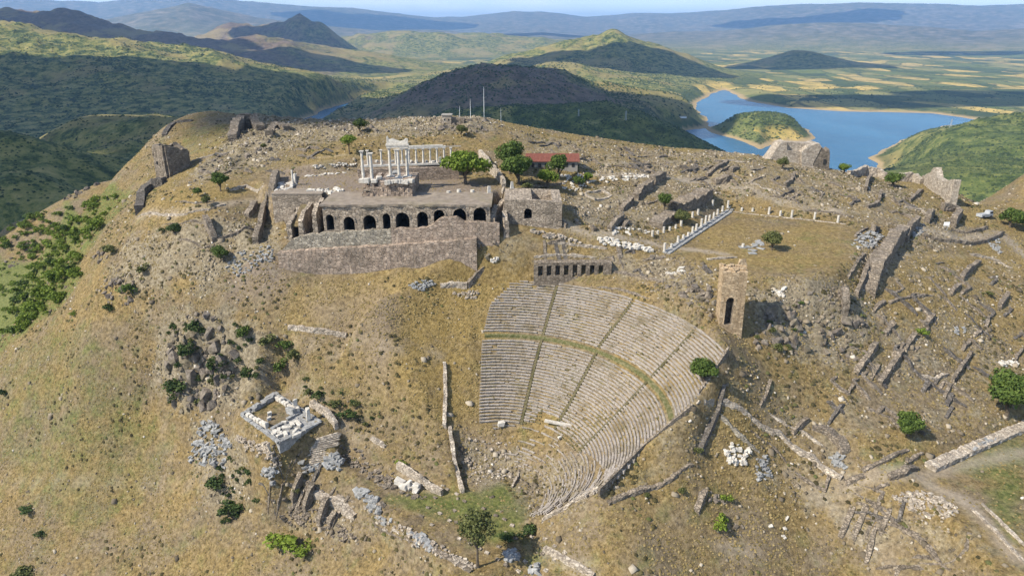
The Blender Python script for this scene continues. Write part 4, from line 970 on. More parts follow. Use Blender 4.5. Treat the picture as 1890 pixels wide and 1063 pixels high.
face(f, [(xp0, yF+1.2, ztop-.1), (xp1, yF+1.2, ztop-.5), (xp1, yF+1.2, ztop-4), (xp0, yF+1.2, ztop-4)]); face(f, [(xp0, yF+1.2, ztop-4), (xp1, yF+1.2, ztop-4), (xp1, yF+12, ztop-4), (xp0, yF+12, ztop-4)])
face(f, [(xp0, yF+1.2, ztop-4), (xp0, yF+12, ztop-4), (xp0, yF+13, ztop+.1), (xp0, yF+1.2, ztop-.1)]); face(f, [(xp1, yF+1.2, ztop-4), (xp1, yF+1.2, ztop-.5), (xp1, yF+13, ztop-.1), (xp1, yF+12, ztop-4)])
face(f, [(xp0, yF+12, ztop-4), (xp1, yF+12, ztop-4), (xp1, yF+13, ztop-.1), (xp0, yF+13, ztop+.1)])
face(f, [(XB0, yF, zB), (XB0+2.2, yF, ztop), (XB0+2.2, yF+13, ztop+.1), (XB0, yF+13, zB)])
f.build('wall', M_ARC, blk)
v = MB(); prof = [(dx-hw, zb)]+a+[(dx+hw, zb)]
for (xa, za), (xb, zb2) in zip(prof[:-1], prof[1:]): face(v, [(xa, yF, za), (xa, yF+7, za), (xb, yF+7, zb2), (xb, yF, zb2)])
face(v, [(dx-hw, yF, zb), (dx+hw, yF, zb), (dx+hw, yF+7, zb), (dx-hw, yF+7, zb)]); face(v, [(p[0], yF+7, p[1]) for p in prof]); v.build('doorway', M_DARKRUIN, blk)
wall('broken stair ruin with dark hollows between arcade and doorway block', [(ax(908), ARC_Y+.5), (ax(912), ARC_Y+5), (ax(930), ARC_Y+9)], [5.5, 7.5, 8.6], 1.3, M_ARC, world=True, z0=-9.0)
wall('short masonry stub leaning beside the doorway block', [(ax(935), ARC_Y-.3), (ax(930), ARC_Y+4)], [5.2, 7.5], 1.2, M_ARC, world=True, z0=-9.5)

# ------------------------------------------------------------------ temple
def column_mesh(h, r, name='column'):
    mb = MB(); mb.lathe((0, 0, 0), [(r*1.35, 0), (r*1.35, .14), (r*1.15, .22), (r*1.0, .32), (r*.98, h*.35), (r*.86, h-.9), (r*.84, h-.75)], 12)
    return mesh_data(name, mb.V, mb.F, M_MARBLE, True)
def capital_mesh(h, r):
    mb = MB(); mb.lathe((0, 0, 0), [(r*.84, h-.76), (r*1.0, h-.6), (r*1.1, h-.3), (r*1.38, h-.12)], 10); mb.box((0, 0, h-.03), (r*2.9, r*2.9, .2)); return mesh_data('capital', mb.V, mb.F, M_MARBLE)
temple = thing('temple', tuple(at_z(713, 350, 0)), 'white marble temple ruin with standing columns and pediment fragment on podium', 'temple')
PZ = 3.7
yP = float(at_z(700, 363, 0)[1])
xa, xb = ax(667, 2, yP), ax(761, 2, yP)
pod = MB(); n = 12
for i in range(n):
    for j in range(3):
        x0 = xa+(xb-xa)*i/n; x1 = xa+(xb-xa)*(i+1)/n; d = (14.5 if i > 0 else 11)-j*.25
        left = i < 5
        top = PZ-(1.1 if left and j == 2 else 0)
        if left and j == 2 and i in (1, 3): continue
        pod.box(((x0+x1)/2, yP+7+j*.18+R.uniform(-.06, .06), PZ/6+j*PZ/3), (x1-x0-.04, d, PZ/3-.03), 0, .02, R)
pod.build('podium', M_WALLPURP, temple)
mb = MB()
for i in range(9):
    x = xa+(xb-xa)*(.50+.05*i); mb.box((x, yP-.1+R.uniform(-.2, .2), PZ-.1+1.0*(.6-abs(i-4)*.1)), ((xb-xa)*.055, 1.2, .9+R.uniform(-.2, .3)), R.uniform(-.1, .1), .12, R)
mb.build('cornice_fragment', M_MARBLE, temple)
mb = MB(); a = arch_pts(ax(679, 1, yP), 1.5, 1.7, 8)
for (x0, z0), (x1, z1) in zip(a[:-1], a[1:]): mb.add([(x0, yP-.5, z0), (x1, yP-.5, z1), (x1*1.0, yP-.5, z1+.5), (x0, yP-.5, z0+.5), (x0, yP+.2, z0), (x1, yP+.2, z1), (x1, yP+.2, z1+.5), (x0, yP+.2, z0+.5)], [(0, 1, 2, 3), (3, 2, 6, 7), (0, 4, 5, 1)])
mb.build('arch_ring', M_ARC, temple)
COLS = [(671,331.8,279,.40),(687,333.9,283,.43),(721,325.5,273,.42),(737,328,276,.40),(752.6,325.5,273,.44)]
tops = []
for (px, pb, pt, rr_) in COLS:
    P = at_z(px, pb, PZ); h = zat(pt, P[1])-PZ; P[1] = max(P[1], yP+1.2); tops.append((P[0], P[1], PZ+h))
    c = inst('column', column_mesh(h, rr_), P, (1, 1, 1), (0, 0, 0), temple); c['_w'] = list(map(float, P)); inst('capital', capital_mesh(h, rr_), P, (1, 1, 1), (0, 0, 0), c)
    mb = MB(); mb.box((P[0], P[1], PZ-.25), (2.2, 2.2, .9), 0, .06, R); mb.build('plinth', M_MARBLE, temple)
def beam(a, b, w, h, lift=0.0, over=.6):
    a = np.array(a); b = np.array(b); d = b-a; L = np.hypot(d[0], d[1]); mb = MB(); mb.box(((a[0]+b[0])/2, (a[1]+b[1])/2, (a[2]+b[2])/2+h/2+lift), (L+over*2, w, h), math.atan2(d[1], d[0]), .02, R); return mb
beam(tops[2], tops[4], 1.1, .55, .02).build('architrave', M_MARBLE, temple); beam(tops[2], tops[4], 1.35, .45, .60, .75).build('frieze', M_MARBLE, temple)
xe, xh = tops[2][0], tops[4][0]; ye = tops[2][1]; z1 = tops[2][2]+1.06
mb = MB(); prof = [(0, 1.9), (.06, 2.1), (.12, 1.2), (.3, 1.45), (.45, 1.0), (.62, .7), (.8, .95), (.92, 1.5), (1.0, 1.35)]
V = []; 
for s in (-.45, .45):
    for (u, hh) in prof: V.append((xe-.5+(xh-xe+1)*u, ye+s, z1))
    for (u, hh) in prof: V.append((xe-.5+(xh-xe+1)*u+R.uniform(-.1, .1), ye+s*.7, z1+hh))
k = len(prof); F = []
for i in range(k-1): F += [(i, i+1, k+i+1, k+i), (2*k+i+1, 2*k+i, 3*k+i, 3*k+i+1), (k+i, k+i+1, 3*k+i+1, 3*k+i)]
F += [(0, k, 3*k, 2*k), (k-1, 3*k-1, 4*k-1, 2*k-1)]
mb.add(V, F); mb.build('pediment', M_MARBLE, temple)
for (px, pb, sz) in ((676,337,1.2),(668,345,1.5),(755,338,1.3),(752,346,1.3),(727,322,1.0),(731,319,1.1),(690,338,1.2),(700,331,1.2),(740,336,1.0)):
    P = at_z(px, pb, PZ); inst('fallen_block', R.choice(BLK['white' if sz > 1.15 else 'grey']), (P[0], max(P[1], yP+.6), PZ+sz*.25), (sz*1.3, sz, sz*.8), (0, 0, R.uniform(-.3, .3)), temple)
# rear stoa on its raised step
stoa = thing('stoa', tuple(at_z(760, 302, 4)), 'slender white colonnade behind the temple with a partly standing beam', 'colonnade')
SP = {}
for px in (679.6,704.5,731,743,755.6,768.6,781.6,794.6,807,820,832.6): SP[px] = at_z(px, np.interp(px, [680, 832], [306.5, 300.5]), 4.0)
h = 4.3; cm = column_mesh(h, .30); cap = capital_mesh(h, .30)
for px, P in SP.items():
    c = inst('column', cm, P+np.array([0, 0, .22]), (1, 1, 1), (0, 0, 0), stoa); c['_w'] = [float(P[0]), float(P[1]), float(P[2]+.22)]; inst('capital', cap, P+np.array([0, 0, .22]), (1, 1, 1), (0, 0, 0), c)
A_, B_ = SP[743], SP[820]; up = np.array([0, 0, h+.25]); beam(A_+up, B_+up, .7, .55).build('architrave', M_MARBLE, stoa); beam(A_+up+np.array([-1.0, 0, .56]), B_+up+np.array([-1, 0, .56]), .9, .28).build('cornice', M_MARBLE, stoa)
A_, B_ = SP[820], SP[832.6]; beam(A_+up+np.array([.7, 0, .3]), B_+up+np.array([2.5, 0, .3]), .25, .14).build('tie_rod', M_METAL, stoa)
beam(SP[679.6]+np.array([-1.5, 0, -.3]), SP[832.6]+np.array([2, 0, -.3]), 1.6, .5).build('stylobate', M_MARBLE, stoa)
P = SP[807]; inst('statue_fragment', BLK['white'][1], P+np.array([1.0, -.6, 1.2]), (.8, .7, 1.7), (0, 0, .2), stoa); inst('fallen_block', BLK['white'][2], P+np.array([-1.2, -.5, .5]), (1.0, .8, .7), (0, 0, .4), stoa)
for k in range(9): P = at_z(690+k*16+R.uniform(-4, 4), 301.5, 4.0); inst('fallen_block', R.choice(BLK['white']), P+np.array([0, 1.5, .3]), (1.0, .7, .6), (0, 0, R.uniform(0, 3)), stoa)
beam(at_z(664, 311, 4)*np.array([1, 1, 0])+np.array([0, 0, -.4]), at_z(842, 305.5, 4)*np.array([1, 1, 0])+np.array([0, 0, -.4]), 1.0, 4.15).build('back_step_wall', M_WALLPURP, stoa)

# ------------------------------------------------------------------ arched tower by the theatre
P0 = gp(1352, 616); s = mpp(P0); yT = P0[1]; zB = P0[2]-2; zt_ = zat(497, yT+2); 
tw = thing('arched_tower', tuple(P0), 'tall tan stone tower with one arched opening above the theatre corner', 'tower')
XA, XC = ax(1326, -20, yT), ax(1369, -20, yT); Dp = 5.0
tx = ax(1340.5, -20, yT); hw = 7*s; za = zat(549, yT); zb = zat(599, yT); a = arch_pts(tx, hw, za, 8); f = MB()
xt = (ax(1329, -12, yT), ax(1374, -12, yT))     # slightly wider reach at the top right
def fx(side, z): return np.interp(z, [zB, zt_], [(XA, xt[0])[0] if side == 0 else XC, xt[0] if side == 0 else xt[1]])
def q(x, z): return (x, yT+.12*R.random(), z)
face(f, [(fx(0, zB), yT, zB), (tx-hw, yT, zB), (tx-hw, yT, zt_), (fx(0, zt_), yT, zt_)]); face(f, [(tx-hw, yT, zB), (tx+hw, yT, zB), (tx+hw, yT, zb), (tx-hw, yT, zb)])
for (xa, z_a), (xb, z_b) in zip(a[:-1], a[1:]): face(f, [(xa, yT, z_a), (xb, yT, z_b), (xb, yT, zt_), (xa, yT, zt_)])
face(f, [(tx+hw, yT, zB), (fx(1, zB), yT, zB), (fx(1, zt_), yT, zt_), (tx+hw, yT, zt_)])
face(f, [(fx(1, zB), yT, zB), (fx(1, zB)+1.2, yT+Dp, zB), (fx(1, zt_)+1.2, yT+Dp, zt_), (fx(1, zt_), yT, zt_)])
face(f, [(fx(0, zB), yT, zB), (fx(0, zt_), yT, zt_), (fx(0, zt_)+.6, yT+Dp, zt_), (fx(0, zB)+.6, yT+Dp, zB)])
face(f, [(fx(0, zt_), yT, zt_), (tx-hw, yT, zt_), (tx+hw, yT, zt_), (fx(1, zt_), yT, zt_), (fx(1, zt_)+1.2, yT+Dp, zt_), (fx(0, zt_)+.6, yT+Dp, zt_)])
face(f, [(fx(1, zB)+1.2, yT+Dp, zB), (fx(0, zB)+.6, yT+Dp, zB), (fx(0, zt_)+.6, yT+Dp, zt_), (fx(1, zt_)+1.2, yT+Dp, zt_)]); f.build('shaft', M_TAN, tw)
v = MB(); prof = [(tx-hw, zb)]+a+[(tx+hw, zb)]
for (xa, z_a), (xb, z_b) in zip(prof[:-1], prof[1:]): face(v, [(xa, yT, z_a), (xa, yT+2.2, z_a), (xb, yT+2.2, z_b), (xb, yT, z_b)])
face(v, [(tx-hw, yT, zb), (tx+hw, yT, zb), (tx+hw, yT+2.2, zb), (tx-hw, yT+2.2, zb)]); face(v, [(p[0], yT+2.2, p[1]) for p in prof]); o = v.build('niche', M_RUIN, tw); o['label'] = 'arched recess walled with grey rubble'
mb = MB()
for (xa, z_a), (xb, z_b) in zip(a[:-1], a[1:]):
    k = 1.45; zs = za-hw; q_ = [(xa, z_a), (xb, z_b), (tx+(xb-tx)*k, zs+(z_b-zs)*k), (tx+(xa-tx)*k, zs+(z_a-zs)*k)]; mb.add([(p[0], yT-.1, p[1]) for p in q_]+[(p[0], yT+.05, p[1]) for p in q_], [(0, 1, 2, 3), (0, 4, 5, 1), (2, 6, 7, 3)])
mb.build('arch_ring', M_TAN, tw)
mb = MB()
for i in range(14):
    u = R.random(); w_ = R.random(); mb.box((fx(0, zt_)+.5+(fx(1, zt_)-fx(0, zt_)-.6)*u, yT+.4+w_*(Dp-.8), zt_+.12), (R.uniform(.6, 1.3), R.uniform(.5, .9), R.uniform(.25, .6)), R.uniform(0, 3), .1, R)
mb.build('broken_crown', M_TAN, tw)
mb = MB(); mb.box((fx(1, zt_)+.2, yT+Dp-.3, zt_+.6), (2.2, .7, 1.6), .2, .12, R, taper=.4); mb.build('corner_stub', M_TAN, tw)
# the rocky earth bank that the tower leans on, left of it
# ------------------------------------------------------------------ niche wall above the theatre
P0 = gp(990, 514); P1 = gp(1128, 520); yN = gp(1055, 517)[1]; XN0, XN1 = ax(985, -17, yN), ax(1128, -17, yN); zN1 = zat(487, yN)
nw = thing('niche_wall', ((XN0+XN1)/2, yN, P0[2]), 'long terrace wall with eight narrow shadowed niches above the seats', 'wall')
f = MB(); xs = np.linspace(XN0+1.2, XN1-1.0, 9)[:8]+.5; hwN = .60; prev = XN0; zb0 = P0[2]-1.0; dN = 1.7
for k, x in enumerate(xs):
    x0, x1 = x-hwN, x+hwN; zt = zN1-.25-.25*abs(k-4.5)*.3; zb = zt-(3.3 if k in (4, 5, 6) else 2.7)
    face(f, [(prev, yN, zb0), (x0, yN, zb0), (x0, yN, zN1), (prev, yN, zN1)]); face(f, [(x0, yN, zt), (x1, yN, zt), (x1, yN, zN1), (x0, yN, zN1)]); face(f, [(x0, yN, zb0), (x1, yN, zb0), (x1, yN, zb), (x0, yN, zb)])
    nb = MB()
    face(nb, [(x0, yN, zb), (x0, yN, zt), (x0, yN+dN, zt), (x0, yN+dN, zb)]); face(nb, [(x1, yN, zt), (x1, yN, zb), (x1, yN+dN, zb), (x1, yN+dN, zt)]); face(nb, [(x0, yN, zt), (x1, yN, zt), (x1, yN+dN, zt), (x0, yN+dN, zt)]); face(nb, [(x0, yN, zb), (x0, yN+dN, zb), (x1, yN+dN, zb), (x1, yN, zb)]); face(nb, [(x0, yN+dN, zb), (x0, yN+dN, zt), (x1, yN+dN, zt), (x1, yN+dN, zb)])
    nb.build('niche', M_RUIN, nw); prev = x1
face(f, [(prev, yN, zb0), (XN1, yN, zb0), (XN1, yN, zN1), (prev, yN, zN1)]); f.build('wall_face', M_RUIN, nw)
mb = MB(); n = 20
for i in range(n):
    xa_, xb_ = XN0+(XN1-XN0)*i/n, XN0+(XN1-XN0)*(i+1)/n; mb.box(((xa_+xb_)/2, yN+1.4, zN1+.1), (xb_-xa_-.03, 2.6+R.uniform(-.4, .3), .22+R.uniform(-.1, .25)), 0, .06, R)
mb.build('coping', M_RUIN, nw)

# ------------------------------------------------------------------ ruined tower on the west crest
P0 = gp(312, 327); s = mpp(P0); H = 60*s
tw = thing('ruined_tower', tuple(P0), 'square grey stone tower ruin on the left crest with ragged top', 'tower')
c = P0[:2]+np.array([0, 3.2]); Lx = 6.0; rot = math.radians(-38)
def rp(x, y): return (c[0]+x*math.cos(rot)-y*math.sin(rot), c[1]+x*math.sin(rot)+y*math.cos(rot))
for (pa, pb, hs, lab) in (((-3.6, -3.2), (3.4, -3.2), [H*.95, H*1.0, H*.98, H*.95], 'lit front wall'), ((3.4, -3.2), (3.4, 4.0), [H*.95, H*.92, H*.85, H*.78], 'shaded side wall'), ((-3.6, -3.2), (-3.6, 3.6), [H*.95, H*1.0, H*.95, H*.9], 'rear left wall'), ((-3.6, 3.6), (3.4, 4.0), [H*.9, H*1.0, H*.9, H*.8], 'rear wall')):
    V, F, b = wall_geo([rp(*pa), rp(*pb)], hs, 1.3, R, z0=float(P0[2]), sink=2.0, jag=.6); o = mobj('wall', V, F, M_RUIN, tw)
mb = MB(); x, y = rp(-1.2, -3.95); mb.box((x, y, P0[2]+H*.42), (.55, .5, 1.0), rot); mb.build('window_slit', M_DARK, tw)
# ------------------------------------------------------------------ hut and masts on the summit
P0 = gp(833, 231); s = mpp(P0); hut = thing('summit_hut', tuple(P0), 'small square stone hut with flat roof on the summit', 'hut')
w_, d_, h_ = 17*s, 4.0, 17*s; cx = P0[0]-1.6; cy = P0[1]+d_/2; zb = P0[2]-1.5
mb = MB(); mb.box((cx, cy, (zb+P0[2]+h_)/2), (w_, d_, h_+1.5)); mb.build('wall', M_PALE, hut)
mb = MB(); mb.box((cx, cy, P0[2]+h_+.12), (w_+.5, d_+.5, .25)); mb.build('roof', M_CONCRETE, hut)
for k in (-1, 1):
    mb = MB(); mb.box((cx+k*w_*.22, cy-d_/2-.02, P0[2]+h_*.55), (.45, .1, .6)); mb.build('window', M_DARK, hut)
mb = MB(); mb.box((cx+w_*.5+2.2, cy+.5, P0[2]+.7), (4.4, 3.2, 3.0)); mb.build('annex', M_RUIN, hut)
def mast(label, px, yb, yt, r):
    P = gp(px, yb+6); h = zat(yt, P[1])-P[2]; e = thing('mast', tuple(P), label, 'mast'); mb = MB(); mb.lathe((P[0], P[1], P[2]-.5), [(r, 0), (r*.8, h*.6), (r*.4, h+.5)], 6); mb.build('pole', M_WHITE, e)
    mb = MB(); mb.box((P[0], P[1], P[2]+.1), (r*6, r*6, .5)); mb.build('footing', M_CONCRETE, e); return e
mast('tall pale mast, tallest on the summit skyline', 893.5, 214, 161, .08); mast('shorter pale mast left of the tallest one', 868.5, 214, 183, .07); mast('thin short pole right behind the summit hut', 848.5, 212, 196, .06); mast('lone thin pole standing right of the tallest mast', 924.5, 210, 199, .06)
# ------------------------------------------------------------------ excavation house with red roof
PL, PR = gp(978, 309), gp(1064, 309); yH = PL[1]; zb = min(PL[2], PR[2]); xl, xr = ax(974, zb, yH), ax(1066, zb, yH)
house = thing('excavation_house', ((xl+xr)/2, yH, zb), 'long low excavation house with red pitched roof behind the trees', 'house'); dH = 6.0; hH = 2.6
mb = MB(); mb.box(((xl+xr)/2, yH+dH/2, zb+hH/2-.5), (xr-xl, dH, hH+1)); mb.build('wall', M_CONCRETE, house)
zr = zb+hH; rid = zr+1.9
mb = MB(); e_ = .6; mb.add([(xl-e_, yH-e_, zr), (xr+e_, yH-e_, zr), (xr+e_, yH+dH/2, rid), (xl-e_, yH+dH/2, rid), (xr+e_, yH+dH+e_, zr), (xl-e_, yH+dH+e_, zr), (xl-e_, yH-e_, zr-.18), (xr+e_, yH-e_, zr-.18)], [(0, 1, 2, 3), (3, 2, 4, 5), (0, 3, 5), (1, 4, 2), (6, 7, 1, 0)]); rf = mb.build('roof', M_ROOF, house)
mb = MB()
for k in range(44): x = xl-e_+(xr-xl+2*e_)*(k+.5)/44; mb.add([(x-.07, yH-e_, zr+.0), (x+.07, yH-e_, zr+.0), (x+.07, yH+dH/2, rid), (x-.07, yH+dH/2, rid), (x, yH-e_, zr+.12), (x, yH+dH/2, rid+.12)], [(0, 4, 5, 3), (4, 1, 2, 5)])
mb.build('tile_ridges', M_ROOF, rf)
for k in range(7):
    x = xl+1.6+(xr-xl-3)*k/6; mb = MB(); mb.box((x, yH-.03, zb+1.3), (.9 if k != 3 else 1.1, .12, 1.1 if k != 3 else 2.1)); mb.build('window' if k != 3 else 'door', M_DARK, house)

# ================================================================== NORTH-EAST FORTIFICATION
def slab(name, label, cat, front_px, y, depth, m, zlow=None, rake=0.0, px_ref=None):
    """massive ruin whose camera-side outline is given in pixels at distance y; depth gives its thickness"""
    F_ = [at_y(px, py, y) for px, py in front_px]; n = len(F_); V = []
    for p in F_: V.append((p[0]+R.uniform(-.1, .1), p[1], p[2]))
    for p in F_: V.append((p[0]*1.0+rake*depth, p[1]+depth, p[2]-R.uniform(0, .5)))
    Fc = [tuple(range(n)), tuple(range(2*n-1, n-1, -1))]+[(i, n+i, n+(i+1) % n, (i+1) % n) for i in range(n)]
    c = np.mean(F_, 0); return V, Fc, c
bas = gp(1475, 303); yb = bas[1]
ft = thing('bastion', tuple(bas), 'big broken bastion of pale stone standing against the lake', 'ruin')
V, F, c = slab('', '', '', [(1418,296),(1424,289),(1442,263),(1453,262),(1453,278),(1480,280),(1480,310),(1440,312)], yb, 7.0, M_PALE); mobj('left_wall', V, F, M_PALE, ft)
V, F, c = slab('', '', '', [(1453.2,262),(1500,266),(1500,283),(1453.2,278)], yb+1.6, 5.4, M_PALE); mobj('back_wall', V, F, M_PALE, ft)
V, F, c = slab('', '', '', [(1480.2,281),(1493,270),(1513,265),(1517,272),(1509,287),(1500,303),(1506,316),(1480.2,316)], yb-1.5, 8.5, M_PALE); mobj('rubble_core', V, F, M_PALE, ft)
V, F, c = slab('', '', '', [(1506.2,316),(1500.2,303),(1509.2,287),(1517.2,272),(1524,280),(1531,276),(1532,284),(1530,318)], yb-1.3, 8.0, M_RUIN, rake=.25); mobj('shaded_flank', V, F, M_RUIN, ft)
d = at_y(1522, 299, yb-1.36); mb = MB(); mb.box((d[0], d[1], d[2]), (1.0, .3, 1.9)); mb.build('doorway', M_DARK, ft)
def profile_wall(label, pts, t=1.6, m=None, name='rampart_wall', rnd=R):
    """pts: (pixel x, base y, top y) along the wall"""
    G = [gp(p[0], p[1]) for p in pts]; hs = [max(.4, (p[1]-p[2])*mpp(g)*1.02) for p, g in zip(pts, G)]
    L = np.concatenate([[0], np.cumsum([np.hypot(*(b-a)[:2]) for a, b in zip(G[:-1], G[1:])])]); hh = np.interp(np.linspace(0, L[-1], 40), L, hs)
    V, F, b = wall_geo([g[:2] for g in G], list(hh), t, rnd, jag=.3, rough=.12); return tag(mobj(name, V, F, m or M_PALE, base=b), label, 'wall')
profile_wall('low pale curtain wall along the crest right of the bastion', [(1566,322,314),(1595,322,303),(1620,324,307),(1632,328,316),(1683,330,312),(1700,334,323)], 1.4)
profile_wall('tall jagged curtain wall with two peaks at the right crest', [(1704,338,326),(1715,346,318),(1724,353,306),(1731,358,328),(1742,366,334),(1752,376,331),(1758,381,330)], 2.0)
profile_wall('dark end block of the curtain wall beside the parking ground', [(1738,388,372),(1762,392,377),(1770,398,384),(1757,420,398)], 1.8, M_RUIN)
profile_wall('curved lower kerb wall of the bend in the entrance road', [(1702,436,430),(1740,446,440),(1790,452,445),(1830,444,436),(1850,432,425)], .9, M_RUIN, 'road_wall')
profile_wall('curved upper kerb wall of the bend in the entrance road', [(1754,424,420),(1790,430,425),(1822,422,416)], .8, M_RUIN, 'road_wall')
P = gp(1745, 424); sg = thing('notice_board', tuple(P), 'white notice board on posts beside the dark end block', 'sign'); s = mpp(P)
mb = MB(); mb.box((P[0], P[1], P[2]+1.9), (10.5*s, .1, 7*s)); mb.build('board', M_WHITE, sg)
for k in (-1, 1): mb = MB(); mb.box((P[0]+k*.5, P[1]+.1, P[2]+.9), (.1, .1, 2.2)); mb.build('post', M_METAL, sg)
# parked pickup beside the road bend
P = gp(1816, 402); vh = thing('parked_truck', tuple(P), 'grey truck parked on the tan ground beyond the wall', 'truck')
mb = MB(); mb.box((P[0], P[1], P[2]+1.0), (5.0, 2.2, .9), .3); mb.build('load_bed', M_METAL, vh)
c_, s_ = math.cos(.3), math.sin(.3)
mb = MB(); mb.box((P[0]+1.7*c_, P[1]+1.7*s_, P[2]+1.75),  (1.7, 2.1, 1.3), .3, taper=.2); mb.build('cab', M_METAL, vh)
mb = MB(); mb.box((P[0]+1.7*c_-1.05*-s_, P[1]+1.7*s_-1.05*c_, P[2]+1.9), (1.2, .06, .6), .3); mb.build('window', M_DARK, vh)
for a_ in (-1.6, 1.6):
    for b_ in (-1, 1):
        w = MB(); x, y = P[0]+a_*c_-b_*1.05*s_, P[1]+a_*s_+b_*1.05*c_; V = []; n = 10
        for q_ in (-.13, .13):
            for k in range(n): V.append((x-q_*s_+.5*math.cos(6.283*k/n)*c_, y+q_*c_+.5*math.cos(6.283*k/n)*s_, P[2]+.5+.5*math.sin(6.283*k/n)))
        w.add(V, [tuple(range(n)), tuple(range(2*n-1, n-1, -1))]+[(k, n+k, n+(k+1) % n, (k+1) % n) for k in range(n)]); w.build('wheel', M_DARK, vh)

# ================================================================== LOWER PRECINCT (column stumps)
prec = thing('column_row', tuple(gp(1285, 430)), 'diagonal row of white column stumps on a grey stylobate', 'colonnade')
A_, B_ = gp(1226, 468), gp(1344, 386); dirv = (B_-A_)/np.linalg.norm((B_-A_)[:2]); L = np.linalg.norm((B_-A_)[:2]); k = 0.0; ang = math.atan2(dirv[1], dirv[0])
while k < L:
    b = R.uniform(1.0, 2.0); p = A_+dirv*(k+b/2); nv = np.array([dirv[1], -dirv[0], 0])
    for o_, w_ in ((0, 1.0), (1.15, .9)):
        q_ = p+nv*o_; inst('stylobate_block', R.choice(BLK['grey']), (q_[0], q_[1], gz(q_[0], q_[1])+.12), (b*.95, w_, .5), (0, 0, ang), prec)
    k += b
stump = []
for hh in (1.1, 1.7, 2.3):
    mb = MB(); mb.lathe((0, 0, 0), [(.42, 0), (.42, .1), (.36, .18), (.34, hh)], 10); stump.append(mesh_data('column_stump', mb.V, mb.F, M_MARBLE))
for i, (px, py, hk) in enumerate([(1226,466,2),(1239,459,0),(1251,449,1),(1261,442,0),(1270,438,0),(1278,431,1),(1285,426,1),(1294,420,2),(1302,414,2),(1309,409,1),(1317,404,1),(1324,398,1),(1333,392,1),(1343,385,2)]):
    P = gp(px, py); inst('column_stump', stump[hk], (P[0], P[1], gz(P[0], P[1])+.3), (1, 1, 1), (0, 0, 0), prec)
prow = thing('column_row', tuple(gp(1440, 398)), 'far row of spaced white column stumps along the back of the precinct', 'colonnade')
for px, py, hk in ((1369,389,0),(1389,390,0),(1419,395,2),(1440,398,1),(1461,401,2),(1503,405,2),(1546,411,2)):
    P = gp(px, py); inst('column_stump', stump[hk], (P[0], P[1], P[2]-.1), (1, 1, 1), (0, 0, 0), prow)
A_, B_ = gp(1352, 391), gp(1560, 414)
for k in range(16):
    P = A_+(B_-A_)*(k+R.uniform(.1, .9))/16; inst('stylobate_block', R.choice(BLK['pale']), (P[0], P[1], gz(P[0], P[1])+.05), (R.uniform(1.2, 2.6), .6, .25), (0, 0, math.atan2((B_-A_)[1], (B_-A_)[0])), prow)
pr2 = thing('column_row', tuple(gp(1230, 430)), 'inner row of short column stumps under the masonry block', 'colonnade')
for px, py, hk in ((1204,436,1),(1214,432,0),(1225,429,1),(1236,425,0),(1257,417,1),(1247,421,0),(1278,401,1),(1288,396,1),(1315,379,1)):
    P = gp(px, py); inst('column_stump', stump[hk], (P[0], P[1], P[2]-.1), (1, 1, 1), (0, 0, 0), pr2)
for i, (lab, px, py) in enumerate([('lone white column stump standing on the lawn left of the round shrub', 1371, 457), ('white statue-like stump beside the west gate wall', 1549, 409)][:1]):
    P = gp(px, py); e = thing('column_stump', tuple(P), lab, 'column'); inst('drum', stump[0], tuple(P), (1.1, 1.1, 1), (0, 0, 0), e); inst('plinth', BLK['grey'][0], tuple(P), (1.6, 1.6, .5), (0, 0, .2), e)
heap('grey paving slabs around the round shrub on the lawn', [(1375,462),(1400,440),(1412,455),(1385,475)], 22, (.8, 1.4), 'grey', flat=.25, tilt=.04)
heap('long bank of white marble blocks below the path', [(1140,447),(1203,459),(1202,466),(1140,456)], 60, (.6, 1.1), 'white', rise=1.0)
heap('scattered pale blocks along the upper path edge', [(980,424),(1010,430),(1060,442),(1075,450),(1040,446),(985,432)], 42, (.5, 1.1), 'pale')
heap('white rubble pieces between path and marble bank', [(1100,440),(1142,443),(1138,456),(1112,452)], 26, (.5, 1.0), 'white', rise=.6)
heap('white debris beside the path under the wall stubs', [(1120,425),(1160,416),(1200,428),(1180,435),(1128,433)], 26, (.4, .9), 'white')
heap('tumbled grey block heap at the right end of the lawn', [(1568,458),(1590,430),(1622,428),(1632,440),(1612,462)], 85, (.5, .95), 'grey', rise=1.0)
heap('grey rubble slide beside the thick rampart top', [(1672,430),(1702,412),(1710,425),(1690,440)], 34, (.5, .9), 'grey')
heap('pale marble fragments beneath the red-roofed house', [(1100,335),(1120,325),(1195,322),(1200,330),(1120,338)], 60, (.5, 1.1), 'white', flat=.4)
heap('white blocks behind the small bushes near the house', [(1035,325),(1070,318),(1100,330),(1090,350),(1040,352)], 45, (.5, 1.0), 'white', flat=.4)
heap('long line of white marble blocks on the terrace floor', [(566,353),(634,350),(637,359),(568,361)], 55, (.6, 1.1), 'white', flat=.7)
heap('row of white fragments along the terrace rear left', [(575,307),(655,299),(657,304),(580,312)], 34, (.4, .9), 'white')
heap('white kerb stones left of the temple at the back', [(560,324),(650,309),(652,313),(565,328)], 26, (.5, .9), 'white', flat=.4)
heap('bright marble slabs inside the west wall corner', [(504,357),(516,338),(537,338),(536,352),(512,358)], 30, (.6, 1.3), 'white', flat=.5)
heap('grey rubble spilling down below the west corner ruins', [(410,490),(440,462),(500,455),(510,480),(440,520)], 80, (.35, .8), 'grey')
heap('grey stone scatter under the foundation corner on the slope', [(752,528),(790,512),(805,522),(775,538)], 55, (.35, .8), 'grey')
heap('pale rubble strip at the upper left corner of the theatre', [(835,540),(890,535),(880,550),(850,552)], 30, (.3, .7), 'pale')
heap('white stone cluster on the bank above the tower', [(1230,505),(1260,494),(1262,502),(1240,508)], 14, (.5, 1.0), 'white')
